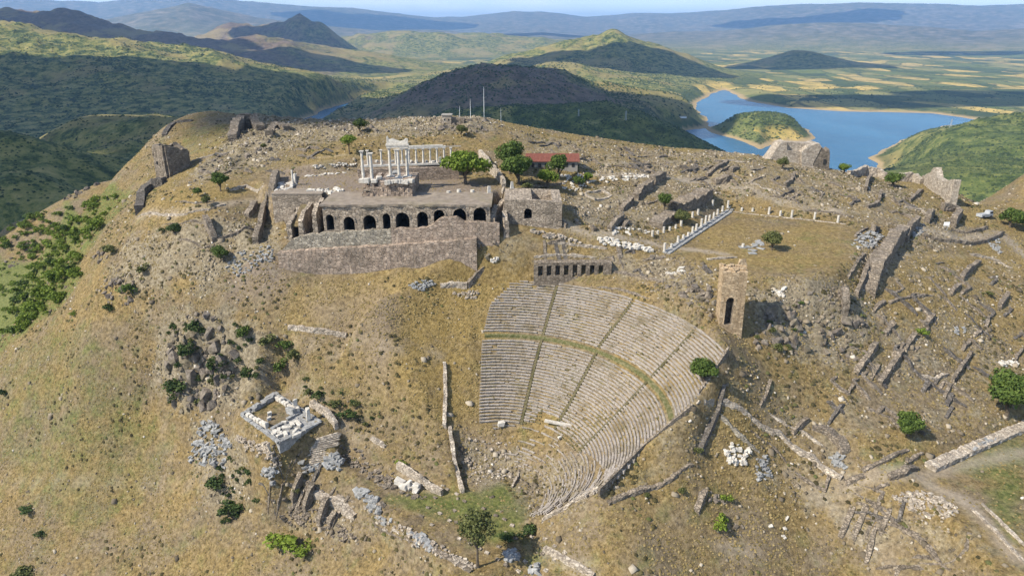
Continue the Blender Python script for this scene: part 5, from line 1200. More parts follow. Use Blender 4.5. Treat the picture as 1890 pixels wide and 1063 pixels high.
heap('field of white blocks right of the theatre lower end', [(1335,835),(1350,815),(1385,830),(1378,858),(1345,855)], 46, (.5, .95), 'white', flat=.6)
heap('grey stone patch next to the field of white blocks', [(1385,855),(1415,838),(1425,880),(1400,890)], 55, (.3, .7), 'grey')
heap('long scree of pale stones below the site road', [(1645,915),(1700,905),(1768,935),(1760,958),(1690,945)], 130, (.35, .85), 'pale')
heap('four white square stones lying in the lower right grass', [(1418,958),(1455,955),(1452,1000),(1420,985)], 5, (.7, .9), 'white', flat=.3)
heap('small heap of pale stones under the niches at left', [(905,478),(920,474),(922,482),(908,484)], 8, (.5, .9), 'white')
heap('stone litter beside the right edge path fork', [(1820,445),(1845,440),(1850,470),(1835,465)], 40, (.4, .8), 'grey')
heap('white litter near the tower shadow on the terrace', [(1420,535),(1450,532),(1445,550),(1425,552)], 16, (.4, .9), 'white')
heap('pale stone ring on the right slope', [(1760,605),(1782,603),(1780,617),(1762,617)], 18, (.4, .8), 'grey')
heap('light stone pile high on the right margin', [(1842,665),(1875,663),(1878,676),(1845,676)], 24, (.4, .9), 'white')
heap('grey flat stones covering the wide wall at the right margin', [(1722,862),(1890,786),(1890,796),(1725,868)], 120, (.5, 1.0), 'grey', rise=1.1, flat=.4)
heap('grey stones piled inside the curved bank', [(1530,840),(1555,835),(1562,865),(1540,860)], 34, (.4, .9), 'grey')
heap('grey blocks tumbled left of the small temple', [(345,850),(360,815),(400,790),(432,810),(425,850),(390,860),(370,860)], 95, (.6, 1.3), 'grey', rise=.8, tilt=.5)
heap('second drift of grey blocks above the tumbled pile', [(358,805),(375,780),(405,775),(400,790)], 30, (.6, 1.2), 'grey', tilt=.4)
heap('column drums and blocks at the foot of the temple stairs', [(565,880),(600,860),(625,870),(640,845),(612,838),(550,850)], 46, (.6, 1.3), 'grey', tilt=.3)
heap('grey blocks left below the temple corner', [(480,890),(495,865),(515,870),(505,895)], 30, (.6, 1.1), 'grey', tilt=.4)
heap('grey block line along the terrace middle', [(645,898),(690,915),(705,945),(725,960),(715,975),(690,950),(655,912)], 48, (.6, 1.3), 'grey', tilt=.3)
heap('white boulder group in front of the pale retaining wall', [(735,893),(770,895),(768,910),(740,905)], 12, (1.0, 1.8), 'white', flat=.8)
heap('grey marble drums at the terrace edge under the tall tree', [(755,985),(790,990),(795,1015),(775,1018)], 32, (.6, 1.1), 'grey', tilt=.4)
heap('fallen blocks right of the tall tree', [(930,1015),(955,1010),(958,1030),(935,1035)], 20, (.7, 1.3), 'grey', tilt=.4)
heap('upright grey fragments at the bottom edge of the terrace', [(975,1040),(995,1040),(995,1060),(978,1060)], 9, (.7, 1.3), 'grey', tilt=.6)
heap('brown stone trail between small temple and terrace lawn', [(610,800),(650,815),(700,860),(740,900),(715,905),(660,870),(620,840)], 80, (.4, 1.0), 'ruin')
heap('brown rubble along the collapsed terrace front', [(500,905),(560,925),(620,960),(660,990),(640,1000),(560,970),(500,930)], 90, (.4, 1.1), 'ruin')
heap('pale rubble under the temple left corner', [(440,800),(480,820),(520,860),(500,870),(460,840),(435,815)], 55, (.4, 1.0), 'pale')
heap('pale stone trail along the outer terrace kerb', [(670,935),(730,965),(800,1000),(880,1045),(870,1058),(780,1015),(690,965)], 95, (.35, .9), 'pale')
heap('brown stones strewn before the pale retaining wall', [(690,850),(740,880),(790,915),(770,925),(710,895)], 40, (.35, .8), 'ruin')
heap('grey stones at the ruined lower seat rows', [(870,800),(960,815),(950,880),(880,900),(850,850)], 90, (.25, .7), 'pale')
stg = thing('stage_foundation', tuple(gp(850, 990)), 'grid of small slotted stage stones in the terrace lawn', 'foundation')
for i in range(4):
    for j in range(13):
        px = 775+j*18+i*16+R.uniform(-4, 4); py = 935+j*9.5-i*13+R.uniform(-4, 4)+(22-i*5); P = gp(px, py)
        if R.random() < .75: inst('socket_stone', R.choice(BLK['pale' if R.random() < .5 else 'ruin']), (P[0], P[1], P[2]+.05), (.85, .6, .4), (0, 0, -.6+R.uniform(-.2, .2)), stg)

# ================================================================== SMALL TEMPLE ON THE THEATRE TERRACE
Q = [gp(*p) for p in ((446,768),(507,726),(588,782),(512,806))]
tz = float(np.mean([q_[2] for q_ in Q]))
dio = thing('small_temple', (float(np.mean([q_[0] for q_ in Q])), float(np.mean([q_[1] for q_ in Q])), tz), 'small rectangular marble temple foundation with low walls on the left terrace', 'temple')
def course(a, b, n, w, h, z, kind='grey', name='wall_block', miss=.1):
    a = np.array(a[:2]); b = np.array(b[:2]); d = b-a; L = np.hypot(*d); an = math.atan2(d[1], d[0])
    for k in range(n):
        if R.random() < miss: continue
        p = a+d*(k+.5)/n; hh = h*R.uniform(.7, 1.25); inst(name, R.choice(BLK[kind]), (p[0], p[1], z+hh/2), (L/n*.98, w*R.uniform(.85, 1.1), hh), (0, 0, an+R.uniform(-.04, .04)), dio)
def pz(px, py, z): return at_z(px, py, z)
tz = float(np.median([q_[2] for q_ in Q]))
PB = [pz(446, 767, tz), pz(507, 727, tz), pz(592, 780, tz), pz(515, 818, tz)]
mb = MB(); mb.prism([p[:2] for p in (PB[0], PB[3], PB[2], PB[1])], tz-2.6, tz+.12); mb.build('podium', M_GREYBLK, dio)
for a_, b_, n_ in ((PB[0], PB[1], 12), (PB[1], PB[2], 14), (PB[2], PB[3], 10), (PB[3], PB[0], 11)): course(a_, b_, n_, .8, .5, tz+.05, 'grey', 'step_block', .12)
IN = [pz(456, 765, tz+.5), pz(507, 733, tz+.5), pz(552, 760, tz+.5), pz(500, 791, tz+.5)]
course(IN[0], IN[1], 9, .9, 1.3, tz+.1, 'grey'); course(IN[1], IN[2], 9, .9, 1.1, tz+.1, 'white'); course(IN[0], IN[3], 7, .9, 1.2, tz+.1, 'white'); course(IN[3], IN[2], 7, .8, .5, tz+.1, 'grey', miss=.3)
mb = MB(); mb.prism([p[:2] for p in (IN[0], IN[3], IN[2], IN[1])], tz+.06, tz+.20); o = mb.build('cella_floor', M_GROUND, dio); o['label'] = 'grassy floor inside the temple walls'
for px, py, h_ in ((546,757,3.0),(570,776,3.2),(498,768,1.2),(497,776,1.0)): P = pz(px, py, tz); inst('upright_stone', R.choice(BLK['white']), (P[0], P[1], tz+h_/2), (.9, .9, h_), (0, 0, .5), dio)
for k in range(16): P = pz(R.uniform(500, 560), R.uniform(780, 806), tz); inst('fallen_block', R.choice(BLK['white']), (P[0], P[1], tz+.4), (R.uniform(1, 2), .8, .6), (0, 0, R.uniform(0, 3)), dio)
P = pz(538, 764, tz); inst('altar_block', BLK['grey'][2], (P[0], P[1], tz+.9), (2.6, 1.2, 1.7), (0, 0, -.55), dio)
# flight of steps: white strips in the grass
A0, A1 = gp(584, 806), gp(632, 800); B0, B1 = gp(560, 872), gp(622, 860); nst = 18
stp = thing('stone_stairway', tuple(gp(600, 830)), 'flight of narrow pale steps leading up to the small temple', 'stairs')
T0, T1 = gp(588, 812), gp(628, 803); U0, U1 = gp(552, 868), gp(612, 852)
for k in range(nst):
    f = k/(nst-1); a_ = T0+(U0-T0)*f; b_ = T1+(U1-T1)*f; c_ = (a_+b_)/2; L = np.hypot(*(b_-a_)[:2])*(1 if k < 8 else .62)
    if k in (8, 9): c_ = c_+(a_-c_)*.4
    inst('step', BLK['pale'][k % 5], (c_[0], c_[1], gz(c_[0], c_[1])+.14), (L, .42, .32), (0, 0, math.atan2((b_-a_)[1], (b_-a_)[0])), stp)

# ================================================================== LOOSE RUIN WALLS
wall('thick ruined wall along the west edge of the sanctuary terrace', [(512,328),(503,352),(499,362)], 3.0, 1.6)
wall('dark wall running down in front of the west corner', [(494,372),(489,395),(483,418),(479,436)], [3.2, 3.4, 3, 2.2], 1.3)
wall('stepped pair of column bases by the west wall', [(545,326),(537,350)], 1.0, .8, M_MARBLE)
for i, (px, py, h_) in enumerate(((541,343,5.2),(546,341,4.0))):
    P = gp(px, py); e = thing('standing_column', tuple(P), ('taller' if i == 0 else 'shorter')+' of two slim white column pieces at the terrace west end', 'column'); inst('shaft', column_mesh(h_, .3), tuple(P), (1, 1, 1), (.03*i, .02, 0), e); inst('plinth', BLK['white'][i], (P[0], P[1], P[2]+.1), (1, 1, .4), (0, 0, .2), e)
wall('rough dark rampart stub on the west shoulder', [(304,338),(282,348),(262,368),(258,392)], [2.5, 3.5, 3.0, 3.2], 2.4, M_DARKRUIN)
wall('sunken corner ruin with a shadowed inner side', [(379,410),(388,428),(397,446)], [2.5, 3.0, 1.8], 1.4)
wall('low wall closing the sunken corner ruin', [(400,444),(440,430),(478,424)], .9, .8)
wall('short thick pier left of the vaults', [(478,432),(472,450)], [3.0, 2.2], 1.5)
wall('curved low kerb along the western footpath', [(255,400),(300,398),(345,396),(385,388),(415,378)], .7, .6, M_PALE, 'path_kerb', 'kerb')
wall('small stone pillar mound beside the footpath end', [(455,400),(468,388),(470,376)], [1.5, 2.2, 1.0], 1.6)
wall('straight old rampart line on the far left crest', [(303,252),(312,238),(322,229)], 1.8, 2.0, M_DARKRUIN, 'rampart_wall')
wall('broken crest rampart behind the meadow', [(322,228),(355,224)], 1.2, 1.4, M_DARKRUIN, 'rampart_wall')
wall('high ragged ruin wall on the north crest', [(430,262),(436,245),(448,232),(470,232),(482,242)], [3, 5, 5.5, 3.5, 2], 3.0, M_RUIN)
wall('second ragged crest ruin left of the river arm', [(496,250),(510,240),(530,242)], [2, 3.5, 2], 2.5, M_RUIN)
wall('tilted dark wall stub above the marble fragments', [(1224,330),(1203,342)], [2.6, 3.2], 2.2, M_RUIN)
wall('thick stub in the middle of the eastern wall line', [(1200,346),(1172,368)], [3.2, 3.0, 2.2], 2.2, M_RUIN)
wall('low stub at the lower end of the eastern wall line', [(1166,374),(1146,390)], [2.2, 1.5], 1.6, M_RUIN)
wall('grey stub standing above the white debris', [(1148,404),(1124,426)], [2.4, 2.8, 1.6], 1.3, M_RUIN)
wall('leaning stone right above the white debris', [(1160,412),(1150,420)], 1.6, 1.0, M_RUIN)
wall('small dark stub beside the upper path', [(1098,428),(1092,420)], 1.6, 1.2, M_RUIN)
wall('squat rock-like stub left on the upper path slope', [(1046,418),(1036,412)], 1.8, 1.6, M_RUIN)
wall('tiny stub right of the squat path stub', [(1066,414),(1062,408)], 1.5, 1.0, M_RUIN)
wall('massive masonry block above the inner column stumps', [(1240,386),(1262,380),(1290,366),(1302,358)], [2.4, 3.6, 4.0, 3.2], 5.0, M_RUIN, jag=.6)
wall('lower rubble mass left of the small round trees', [(1210,420),(1228,408),(1238,398)], [2.0, 2.6, 2.0], 4.0, M_RUIN, jag=.6)
wall('long diagonal wall on the plateau near the bastion', [(1304,326),(1325,311),(1342,298)], 1.8, 1.2, M_RUIN)
wall('vault ruin with cave-like hollow on the plateau', [(1318,338),(1336,334),(1346,328)], [1.8, 2.4, 1.6], 2.6, M_RUIN)
wall('stone remains behind the plateau vault ruin', [(1348,318),(1362,312)], [1.6, 1.0], 1.6, M_RUIN)
wall('low foundation line on the far plateau', [(1318,298),(1350,298),(1372,300)], .7, .7, M_PALE)
wall('dark pair of stubs below the bastion', [(1448,346),(1456,338),(1466,324)], [2.2, 1.0, 2.2], 1.0, M_RUIN)
wall('upright dark slab below the low curtain wall', [(1597,352),(1602,334),(1607,328)], [2.2, 2.6, 2.2], 1.0, M_RUIN)
wall('small dark stub under the round tree on the plateau', [(1622,372),(1626,357)], [2.0, 2.2], .9, M_RUIN)
wall('broken house wall on the rubble plateau right', [(1600,384),(1615,380),(1620,374)], [1.4, 1.6], 1.0, M_RUIN)
wall('foundation corner under the jagged curtain wall', [(1678,372),(1690,364),(1702,352)], [1.6, 1.8, 1.0], 1.0, M_RUIN)
wall('dark gable stub near the notice board', [(1710,412),(1716,402),(1720,394)], [3.6, 3.2, 1.5], 1.6, M_RUIN)
wall('triangular dark stub at the corner of the lawn', [(1610,430),(1620,424)], [3.0, 1.2], 1.4, M_RUIN)
wall('low wall stubs along the lawn edge', [(1578,438),(1600,422)], .9, .7, M_RUIN)
wall('thick rubble-topped rampart at the right end of the precinct', [(1668,428),(1650,450),(1632,478),(1615,505),(1602,540)], [3.0, 4.2, 4.4, 4.6, 3.2], 3.2, M_RUIN, jag=.7, name='rampart_wall')
wall('shaded rampart branch climbing to the road', [(1693,414),(1676,430),(1670,446)], [3.0, 3.4, 2.6], 1.4, M_RUIN, name='rampart_wall')
wall('parallel inner wall beside the thick rampart', [(1622,463),(1604,488),(1594,512),(1580,545)], [1.6, 2.6, 2.8, 1.8], 1.0, M_RUIN)
wall('thin low wall beside the lawn parallel to the rampart', [(1594,468),(1578,492),(1564,512)], [.8, 1.2, 1.0], .7, M_RUIN)
wall('dark corner pier at the front of the precinct', [(1556,542),(1557,562),(1558,582)], [2.5, 3.6, 3.6], 1.6, M_RUIN)
wall('short stub below the corner pier', [(1632,558),(1610,574)], 1.4, 1.0, M_RUIN)
wall('high dark wall on the upper right slope', [(1806,486),(1790,498),(1774,516)], [1.8, 2.4, 1.8], 1.2, M_RUIN)
wall('stub continuing the upper right slope wall', [(1770,526),(1754,542)], 1.8, 1.2, M_RUIN)
wall('isolated dark slab near the right margin', [(1859,546),(1844,569)], [2.2, 2.0], 1.1, M_RUIN)
wall('tiny dark slab on the middle of the right slope', [(1824,587),(1819,606)], 1.4, .7, M_RUIN)
wall('dark wall piece above the small bright shrub', [(1722,582),(1706,601)], 2.0, 1.2, M_RUIN)
wall('dark wall piece just below the small bright shrub', [(1688,618),(1669,644)], 1.8, 1.1, M_RUIN)
wall('longest dark wall on the right slope', [(1664,652),(1645,680),(1623,709)], [2.0, 2.6, 2.0], 1.1, M_RUIN)
wall('dark wall left of the longest slope wall', [(1616,640),(1600,662),(1579,690)], [2.4, 2.2, 1.6], 1.2, M_RUIN)
wall('low thin wall between the two slope walls', [(1622,674),(1606,700)], 1.2, .8, M_RUIN)
wall('narrow dark wall above the two right trees', [(1792,653),(1775,680),(1757,706)], [1.4, 2.0, 1.6], .8, M_RUIN)
wall('lower end of the narrow wall toward the shrub', [(1754,712),(1742,735)], 1.4, .8, M_RUIN)
wall('stub on the rocky slope under the crag', [(1650,600),(1632,617)], [1.8, 1.2], 1.0, M_RUIN)
wall('bank stones below the crag', [(1420,700),(1412,730),(1400,745)], [1.0, 1.4, .9], 1.0, M_RUIN)
wall('long parapet wall descending right of the theatre', [(1332,740),(1380,762),(1440,800),(1500,846),(1554,884)], [1.4, 1.2, 1.1, 1.1], .9, M_PALE, name='parapet_wall')
wall('pale footing slope under the descending parapet', [(1332,752),(1365,790),(1400,822)], [.9, 1.2, .6], 2.4, M_WALLGREY)
wall('leaning slab wall above the descending parapet', [(1490,776),(1476,788),(1462,800)], [1.6, 2.2, 1.6], .8, M_RUIN)
wall('curved rubble bank behind the slab wall', [(1500,782),(1530,796),(1550,815),(1562,838)], [1.0, 1.6, 1.8, 1.4], 2.0, M_RUIN, jag=.5)
wall('straight foundation wall at the green court', [(1592,870),(1635,850),(1676,830)], .9, .8, M_RUIN)
wall('foundation wall right of the green court', [(1672,852),(1700,834)], 1.0, .9, M_RUIN)
wall('front foundation wall of the green court', [(1640,882),(1665,874),(1690,862)], 1.1, 1.4, M_RUIN)
wall('short kerb below the green court', [(1612,904),(1640,893)], .6, .6, M_RUIN)
wall('gate threshold blocks at the end of the parapet', [(1560,892),(1595,877)], .9, 1.2, M_RUIN)
wall('wide stone-capped wall running to the right margin', [(1716,866),(1770,842),(1830,815),(1895,786)], [1.1, 1.2, 1.1, 1.1], 2.4, M_PALE, jag=.5)
wall('kerb of the site path at the lower right corner', [(1792,938),(1840,985),(1895,1045)], .5, .6, M_PALE)
wall('second kerb of the site path nearer the corner', [(1812,930),(1860,978),(1900,1015)], .5, .5, M_PALE)
wall('rubble bank line in the lower right grass', [(1602,918),(1650,955),(1700,992),(1762,1042)], [.7, 1.0, .9, .6], 1.3, M_RUIN, jag=.5)
wall('dark rubble wall descending below the theatre tree', [(1334,708),(1326,745),(1308,790),(1290,828)], [1.4, 2.0, 2.2, 1.2], 1.4, M_DARKRUIN, jag=.5)
wall('pale wall stub joining theatre corner and rubble wall', [(1284,742),(1305,730),(1318,726)], 1.0, .8, M_PALE)
wall('loose stone line from rubble wall to the orchestra', [(1275,848),(1235,878),(1180,900),(1120,925)], [.8, 1.0, .8, .6], 1.6, M_RUIN, jag=.5)
wall('low wall from theatre end wall down to the orchestra', [(1104,906),(1060,928),(1000,962)], [1.2, .9, .7], .7, M_PALE)
wall('upper long low wall left of the theatre', [(821,674),(822,735),(820,790)], [1.3, 1.3, 1.2], .8, M_PALE)
wall('lower long low wall left of the theatre', [(830,794),(839,850),(854,910)], [1.3, 1.3, 1.2], .8, M_PALE)
wall('small grave-like wall trace inside the ruined rows', [(958,870),(945,900)], .6, .5, M_PALE)
wall('pale retaining wall behind the white boulders', [(734,862),(770,885),(816,914)], [1.8, 2.0, 1.6], .9, M_PALE, name='retaining_wall')
wall('terrace edge wall below the temple stairs', [(580,905),(620,925),(660,945)], [1.6, 2.0, 1.4], 2.2, M_PALE, name='retaining_wall')
wall('left vault fin in the collapsed terrace front', [(556,880),(548,905),(538,928)], [3.0, 4.5, 3.0], 1.2, M_RUIN)
wall('middle vault fin in the collapsed terrace front', [(578,902),(574,925),(562,948)], [3.0, 4.5, 3.0], 1.2, M_RUIN)
wall('right vault fin in the collapsed terrace front', [(604,930),(598,952),(588,972)], [2.6, 4.0, 2.6], 1.2, M_RUIN)
wall('rock-like wall end beside the right vault fin', [(618,955),(606,972)], [2.0, 1.4], 1.4, M_RUIN)
wall('back wall of the collapsed terrace vaults', [(520,878),(560,880),(600,905)], 1.0, 1.0, M_RUIN)
wall('retaining wall edge left of the temple stairs', [(482,820),(505,840),(520,860)], [1.2, 1.4, 1.0], 1.0, M_PALE)
wall('broken terrace wall behind the small temple', [(575,748),(605,770),(622,792)], [1.6, 2.2, 1.8], 1.0, M_PALE)
wall('stone footing at the slope above the temple steps', [(685,808),(700,818),(712,824)], .9, 1.0, M_PALE)
wall('low pale retaining wall across the grassy slope', [(532,604),(580,612),(640,619)], [1.2, 1.5, 1.2], .8, M_PALE, name='retaining_wall')
wall('front edge of the foundation corner on the grass spur', [(812,524),(840,527),(862,530)], [1.2, 1.6, 1.8], .9, M_PALE)
wall('shaded side of the foundation corner on the grass spur', [(863,528),(878,505),(892,484)], [2.2, 2.6, 1.2], 1.0, M_RUIN)
wall('lowest terrace kerb at the bottom edge of the view', [(1005,1014),(1050,1038),(1096,1064)], [1.0, 1.2, 1.0], .9, M_PALE)
wall('outer terrace kerb left of the tall tree', [(690,955),(740,985),(800,1015),(870,1055)], .7, .9, M_RUIN)
wall('rock-cut hollow wall in the lower right grass', [(1300,905),(1293,925),(1285,945)], [1.4, 2.2, 1.2], 1.2, M_RUIN)
wall('paired kerb stones crossing the bank above the theatre', [(1305,480),(1360,476)], .5, .6, M_PALE)
wall('diagonal colonnade wall behind the terrace trees', [(886,292),(900,308),(918,330),(930,345)], [2.8, 3.2, 3.0, 2.4], 1.0, M_PALE)
wall('terrace rim wall right of the large tree', [(905,366),(930,350)], [.6, .9], .8, M_PALE)
wall('garden wall under the dark round trees', [(950,352),(990,345),(1040,338)], .9, .8, M_RUIN)
for lab, px, py, h_ in (('tapering white marble shard near the arcade edge', 903, 370, 4.2), ('broad white marble slab standing below the trees', 945, 360, 4.0)):
    P = gp(px, py); mb = MB(); mb.box((P[0], P[1], P[2]+h_/2-.2), (1.5, .7, h_), .3, .08, R, taper=.55); tag(mb.build('marble_shard', M_MARBLE, base=tuple(P)), lab, 'marble block')
for i, (px, py) in enumerate(((828,360),(834,364),(847,357),(861,366),(872,358))):
    P = gp(px, py); o = inst('column_drum', stump[0], tuple(P), (1.6, 1.6, 1.0), (0, 0, 0)); tag(o, ('leftmost', 'second', 'third', 'fourth', 'rightmost')[i]+' of five white column drums on the terrace floor', 'column drum')

for lab, pts, h_ in [
 ('low house foundation on the slope under the marble fragments', [(1080,358),(1110,352),(1128,362),(1098,370),(1080,360)], .7),
 ('square foundation beside the thick eastern wall stubs', [(1190,378),(1212,370),(1228,378)], .8),
 ('long low wall trace across the stony plateau', [(1095,305),(1150,308),(1215,318)], .6),
 ('broken rectangular footing on the plateau below the crest', [(1160,298),(1195,302),(1190,310)], .6),
 ('footing line between plateau ruin and long path', [(1370,338),(1405,345),(1440,358)], .7),
 ('house footing under the dark pair of stubs', [(1420,362),(1455,366),(1475,376)], .7),
 ('footing corner right of the dark pair of stubs', [(1490,352),(1520,356),(1512,368)], .7),
 ('double footing near the upright dark slab', [(1550,360),(1580,366),(1572,378)], .8),
 ('terrace footing behind the far row of stumps', [(1480,388),(1530,392),(1575,402)], .8),
 ('stepped footing under the small plateau stub', [(1640,392),(1668,396),(1690,408)], .9),
 ('cross wall footing below the jagged curtain wall', [(1668,384),(1700,390),(1708,398)], .9),
 ('short terrace wall over the niche wall', [(985,470),(1040,468),(1100,474)], .8),
 ('second terrace wall over the niches nearer the path', [(1010,446),(1065,452),(1120,458)], .8),
 ('right terrace wall continuing the niche row', [(1132,500),(1180,508),(1225,522)], 1.0),
 ('retaining strip above the upper seat rows', [(1080,528),(1140,534),(1200,548)], .6),
 ('slope terrace wall right of the crag', [(1640,560),(1680,548),(1720,545)], .9),
 ('slope terrace wall near the right margin path', [(1790,470),(1830,478),(1868,495)], .9),
 ('cross footing between the long slope walls', [(1690,690),(1725,700),(1750,690)], .8),
 ('low footing beside the round dark slope tree', [(1600,755),(1640,770),(1660,790)], .7),
 ('lower terrace trace left of the gate threshold', [(1420,760),(1470,790),(1520,820)], .6),
 ('wall trace in the grass above the white block field', [(1385,790),(1420,815),(1452,850)], .7),
 ('old terrace line under the west ruins', [(330,440),(375,455),(420,462)], .9),
 ('stone edging at the sunken corner west', [(300,412),(345,410),(375,412)], .7),
 ('garden edging near the small western trees', [(330,372),(362,376),(395,372)], .6),
 ('kerb trace on the meadow behind the left tower', [(350,300),(392,288),(425,282)], .7),
 ('footing beside the dark leafy western tree', [(425,352),(455,345),(488,342)], .8)]:
    wall(lab, pts, [h_*.6, h_, h_*.7, h_*1.1, h_*.5], .8, M_RUIN if R.random() < .5 else M_PALE, 'wall_footing', 'wall', jag=.5)
rf_ = random.Random(77)
def footings(lab, grp, poly, n_, dirs, ln, h_):
    """low, half-buried wall remains of the same town quarter; nothing tells them apart"""
    k = 0
    while k < n_:
        px, py = rf_.uniform(min(p[0] for p in poly), max(p[0] for p in poly)), rf_.uniform(min(p[1] for p in poly), max(p[1] for p in poly))
        if not in_poly(np.array([px]), np.array([py]), poly)[0]: continue
        P = gp(px, py); a = math.radians(rf_.choice(dirs)+rf_.uniform(-7, 7)); L = rf_.uniform(*ln); d = np.array([math.cos(a), math.sin(a)]); q = [P[:2]-d*L/2, P[:2], P[:2]+d*L/2]
        if rf_.random() < .35: q.append(q[-1]+np.array([-d[1], d[0]])*L*.5*rf_.choice((-1, 1)))
        h = rf_.uniform(*h_); o = wall(lab, q, [h*.4, h, h*.7, h*1.1, h*.3], rf_.uniform(.6, 1.0), rf_.choice((M_RUIN, M_RUIN, M_DARKRUIN)), 'wall_footing', 'wall', world=True, group=grp, jag=.6, sink=.8, ds=.9); k += 1
footings('low broken stone footing among the rubble of the summit plateau', 'footings on the summit', [(360,330),(440,275),(560,262),(640,262),(560,300),(480,330)], 14, (60, 150), (3, 8), (.5, 1.2))
footings('low broken stone footing on the stony eastern plateau', 'footings on the east plateau', [(960,262),(1100,270),(1270,290),(1400,300),(1600,345),(1700,385),(1560,385),(1330,350),(1210,330),(1080,310)], 40, (35, 125), (3, 9), (.5, 1.3))
footings('low broken stone footing between the dark slope walls', 'footings on the right slope', [(1640,480),(1880,470),(1885,700),(1760,760),(1560,800),(1440,740),(1560,690)], 44, (42, 132), (3, 9), (.5, 1.2))
footings('low stone footing between the path and the seat rows', 'footings above the theatre', [(900,455),(1000,438),(1210,468),(1310,500),(1300,570),(1200,525),(980,488)], 18, (10, 100), (2, 6), (.4, 1.0))
footings('low stone footing on the slope below the parapet', 'footings at lower right', [(1400,850),(1560,900),(1700,960),(1800,1040),(1600,1050),(1480,950)], 12, (-40, 50), (3, 8), (.4, .9))
footings('low stone footing near the small temple terrace', 'footings at lower left', [(470,830),(600,870),(700,930),(690,960),(560,940),(470,880)], 14, (-38, 52), (2, 6), (.5, 1.2))
# ================================================================== ROCKS
outcrop('dark rocky ravine face below the west slope', [(300,690),(320,600),(385,580),(440,610),(440,690),(400,750),(330,765)], 120, (1.3, 4.2), tall=1.3)
outcrop('grey crag right of the arched tower', [(1390,640),(1400,570),(1480,545),(1560,560),(1600,600),(1570,655),(1480,660)], 80, (1.2, 3.6), tall=1.1)
outcrop('rough rock face left of the arched tower', [(1230,530),(1280,510),(1325,540),(1325,600),(1290,580)], 45, (.9, 2.4), tall=1.1)
outcrop('rocky knob on the upper west shoulder', [(192,560),(195,520),(240,505),(262,540),(235,565)], 30, (1.2, 3.2))
outcrop('grey rock ribs beside the west shoulder track', [(165,490),(185,450),(205,460),(195,495)], 12, (1.5, 3.2))
outcrop('dark rock teeth along the left ridge line', [(113,372),(125,350),(150,338),(205,318),(190,335),(140,365)], 18, (2.0, 4.0), tall=1.2)
outcrop('bouldery mound crowning the summit', [(770,245),(790,222),(820,218),(905,222),(930,238),(880,245)], 60, (1.2, 3.0))
outcrop('dark boulder field behind the colonnade', [(560,240),(620,228),(740,228),(770,240),(700,252),(600,258)], 70, (1.0, 2.8))
outcrop('broken rocks at the foot of the crest ruins', [(370,300),(430,262),(500,262),(480,290),(400,330),(350,340)], 60, (.8, 2.4))
outcrop('low dark rocks scattered over the east plateau', [(1130,280),(1250,300),(1230,320),(1150,305)], 16, (1.0, 2.2))
outcrop('boulder line at the eastern crest edge', [(1000,262),(1060,258),(1100,270),(1040,275)], 18, (.8, 1.8))
outcrop('stony clump on the plateau left of the diagonal wall', [(1258,312),(1275,295),(1290,300),(1280,318)], 16, (1.0, 2.2))
outcrop('rock step under the yellow scarp above the theatre', [(868,470),(890,440),(930,440),(955,468),(915,478)], 22, (.8, 2.0))
outcrop('rocky bank right of the lower precinct front', [(1480,548),(1550,530),(1560,550),(1500,560)], 20, (.8, 1.8))
outcrop('grey rock patch in the green left slope', [(5,490),(30,462),(45,470),(30,495)], 10, (1.5, 3.2))
outcrop('scattered rocks on the bank above the niches', [(1130,480),(1220,470),(1300,500),(1280,520),(1160,500)], 40, (.6, 1.5))
outcrop('rocks breaking the grass below the right crag', [(1560,630),(1600,650),(1580,680),(1540,670)], 12, (.8, 1.8))
outcrop('small rock clump by the bright shrub at lower right', [(1290,900),(1330,905),(1350,935),(1310,925)], 14, (.6, 1.5))
outcrop('loose rock fan in the lower right grass', [(1310,985),(1360,960),(1380,985),(1340,1000)], 14, (.5, 1.3))

# ================================================================== TREES AND SHRUBS
tree('large lime green broad tree on the sanctuary terrace', 858, 341, 78, 58, 'lime', .2, 1.6)
tree('tall dark green tree, upper one of the pair behind', 941, 322, 56, 60, 'green', .12, 1.4)
tree('round dark green tree in front of the tall one', 957, 341, 64, 55, 'green', .12, 1.5)
tree('round green tree before the red roof', 1032, 331, 44, 46, 'green', .12, 1.2)
tree('lower green tree left below the red roof', 1010, 347, 40, 36, 'lime', .12, 1.1)
tree('small green tree right of the roofed house', 1067, 345, 24, 20, 'green', .1, .7); tree('smaller bright tree next to the marble fragments', 1085, 338, 17, 20, 'lime', .1, .6)
tree('single tree on the golden grass behind the temple', 645, 285, 34, 34, 'lime', .35, .8)
tree('dark leafy tree standing near the west wall', 408, 353, 34, 35, 'green', .2, .9)
tree('small round tree by the western footpath', 366, 363, 15, 17, 'green', .15, .5); tree('pale little tree on the footpath bend', 383, 382, 18, 22, 'olive', .2, .5)
tree('dark tree on the shaded crest', 664, 245, 30, 24, 'dark', .15, .8); tree('round olive tree below the summit hut', 851, 253, 22, 22, 'olive', .15, .7)
tree('small bare-stemmed tree at the crest ruin', 487, 282, 12, 16, 'olive', .4, .3)
tree('round green tree left of the masonry block', 1226, 388, 32, 32, 'green', .1, .9); tree('olive tree at the end of inner column row', 1258, 412, 34, 24, 'olive', .1, .9)
tree('bushy shrub tree alone on the precinct lawn', 1424, 462, 40, 36, 'olive', .08, 1.0)
tree('round tree on the plateau before the curtain wall', 1648, 345, 34, 25, 'green', .08, .9); tree('small tree right of the bastion', 1558, 320, 24, 18, 'lime', .15, .7); tree('pale small tree under the bastion', 1444, 313, 22, 22, 'olive', .15, .7)
tree('broad tree at the right margin by the road', 1864, 420, 42, 36, 'green', .08, 1.1); tree('second tree at the right margin, cut by the frame', 1893, 428, 34, 32, 'green', .08, .9)
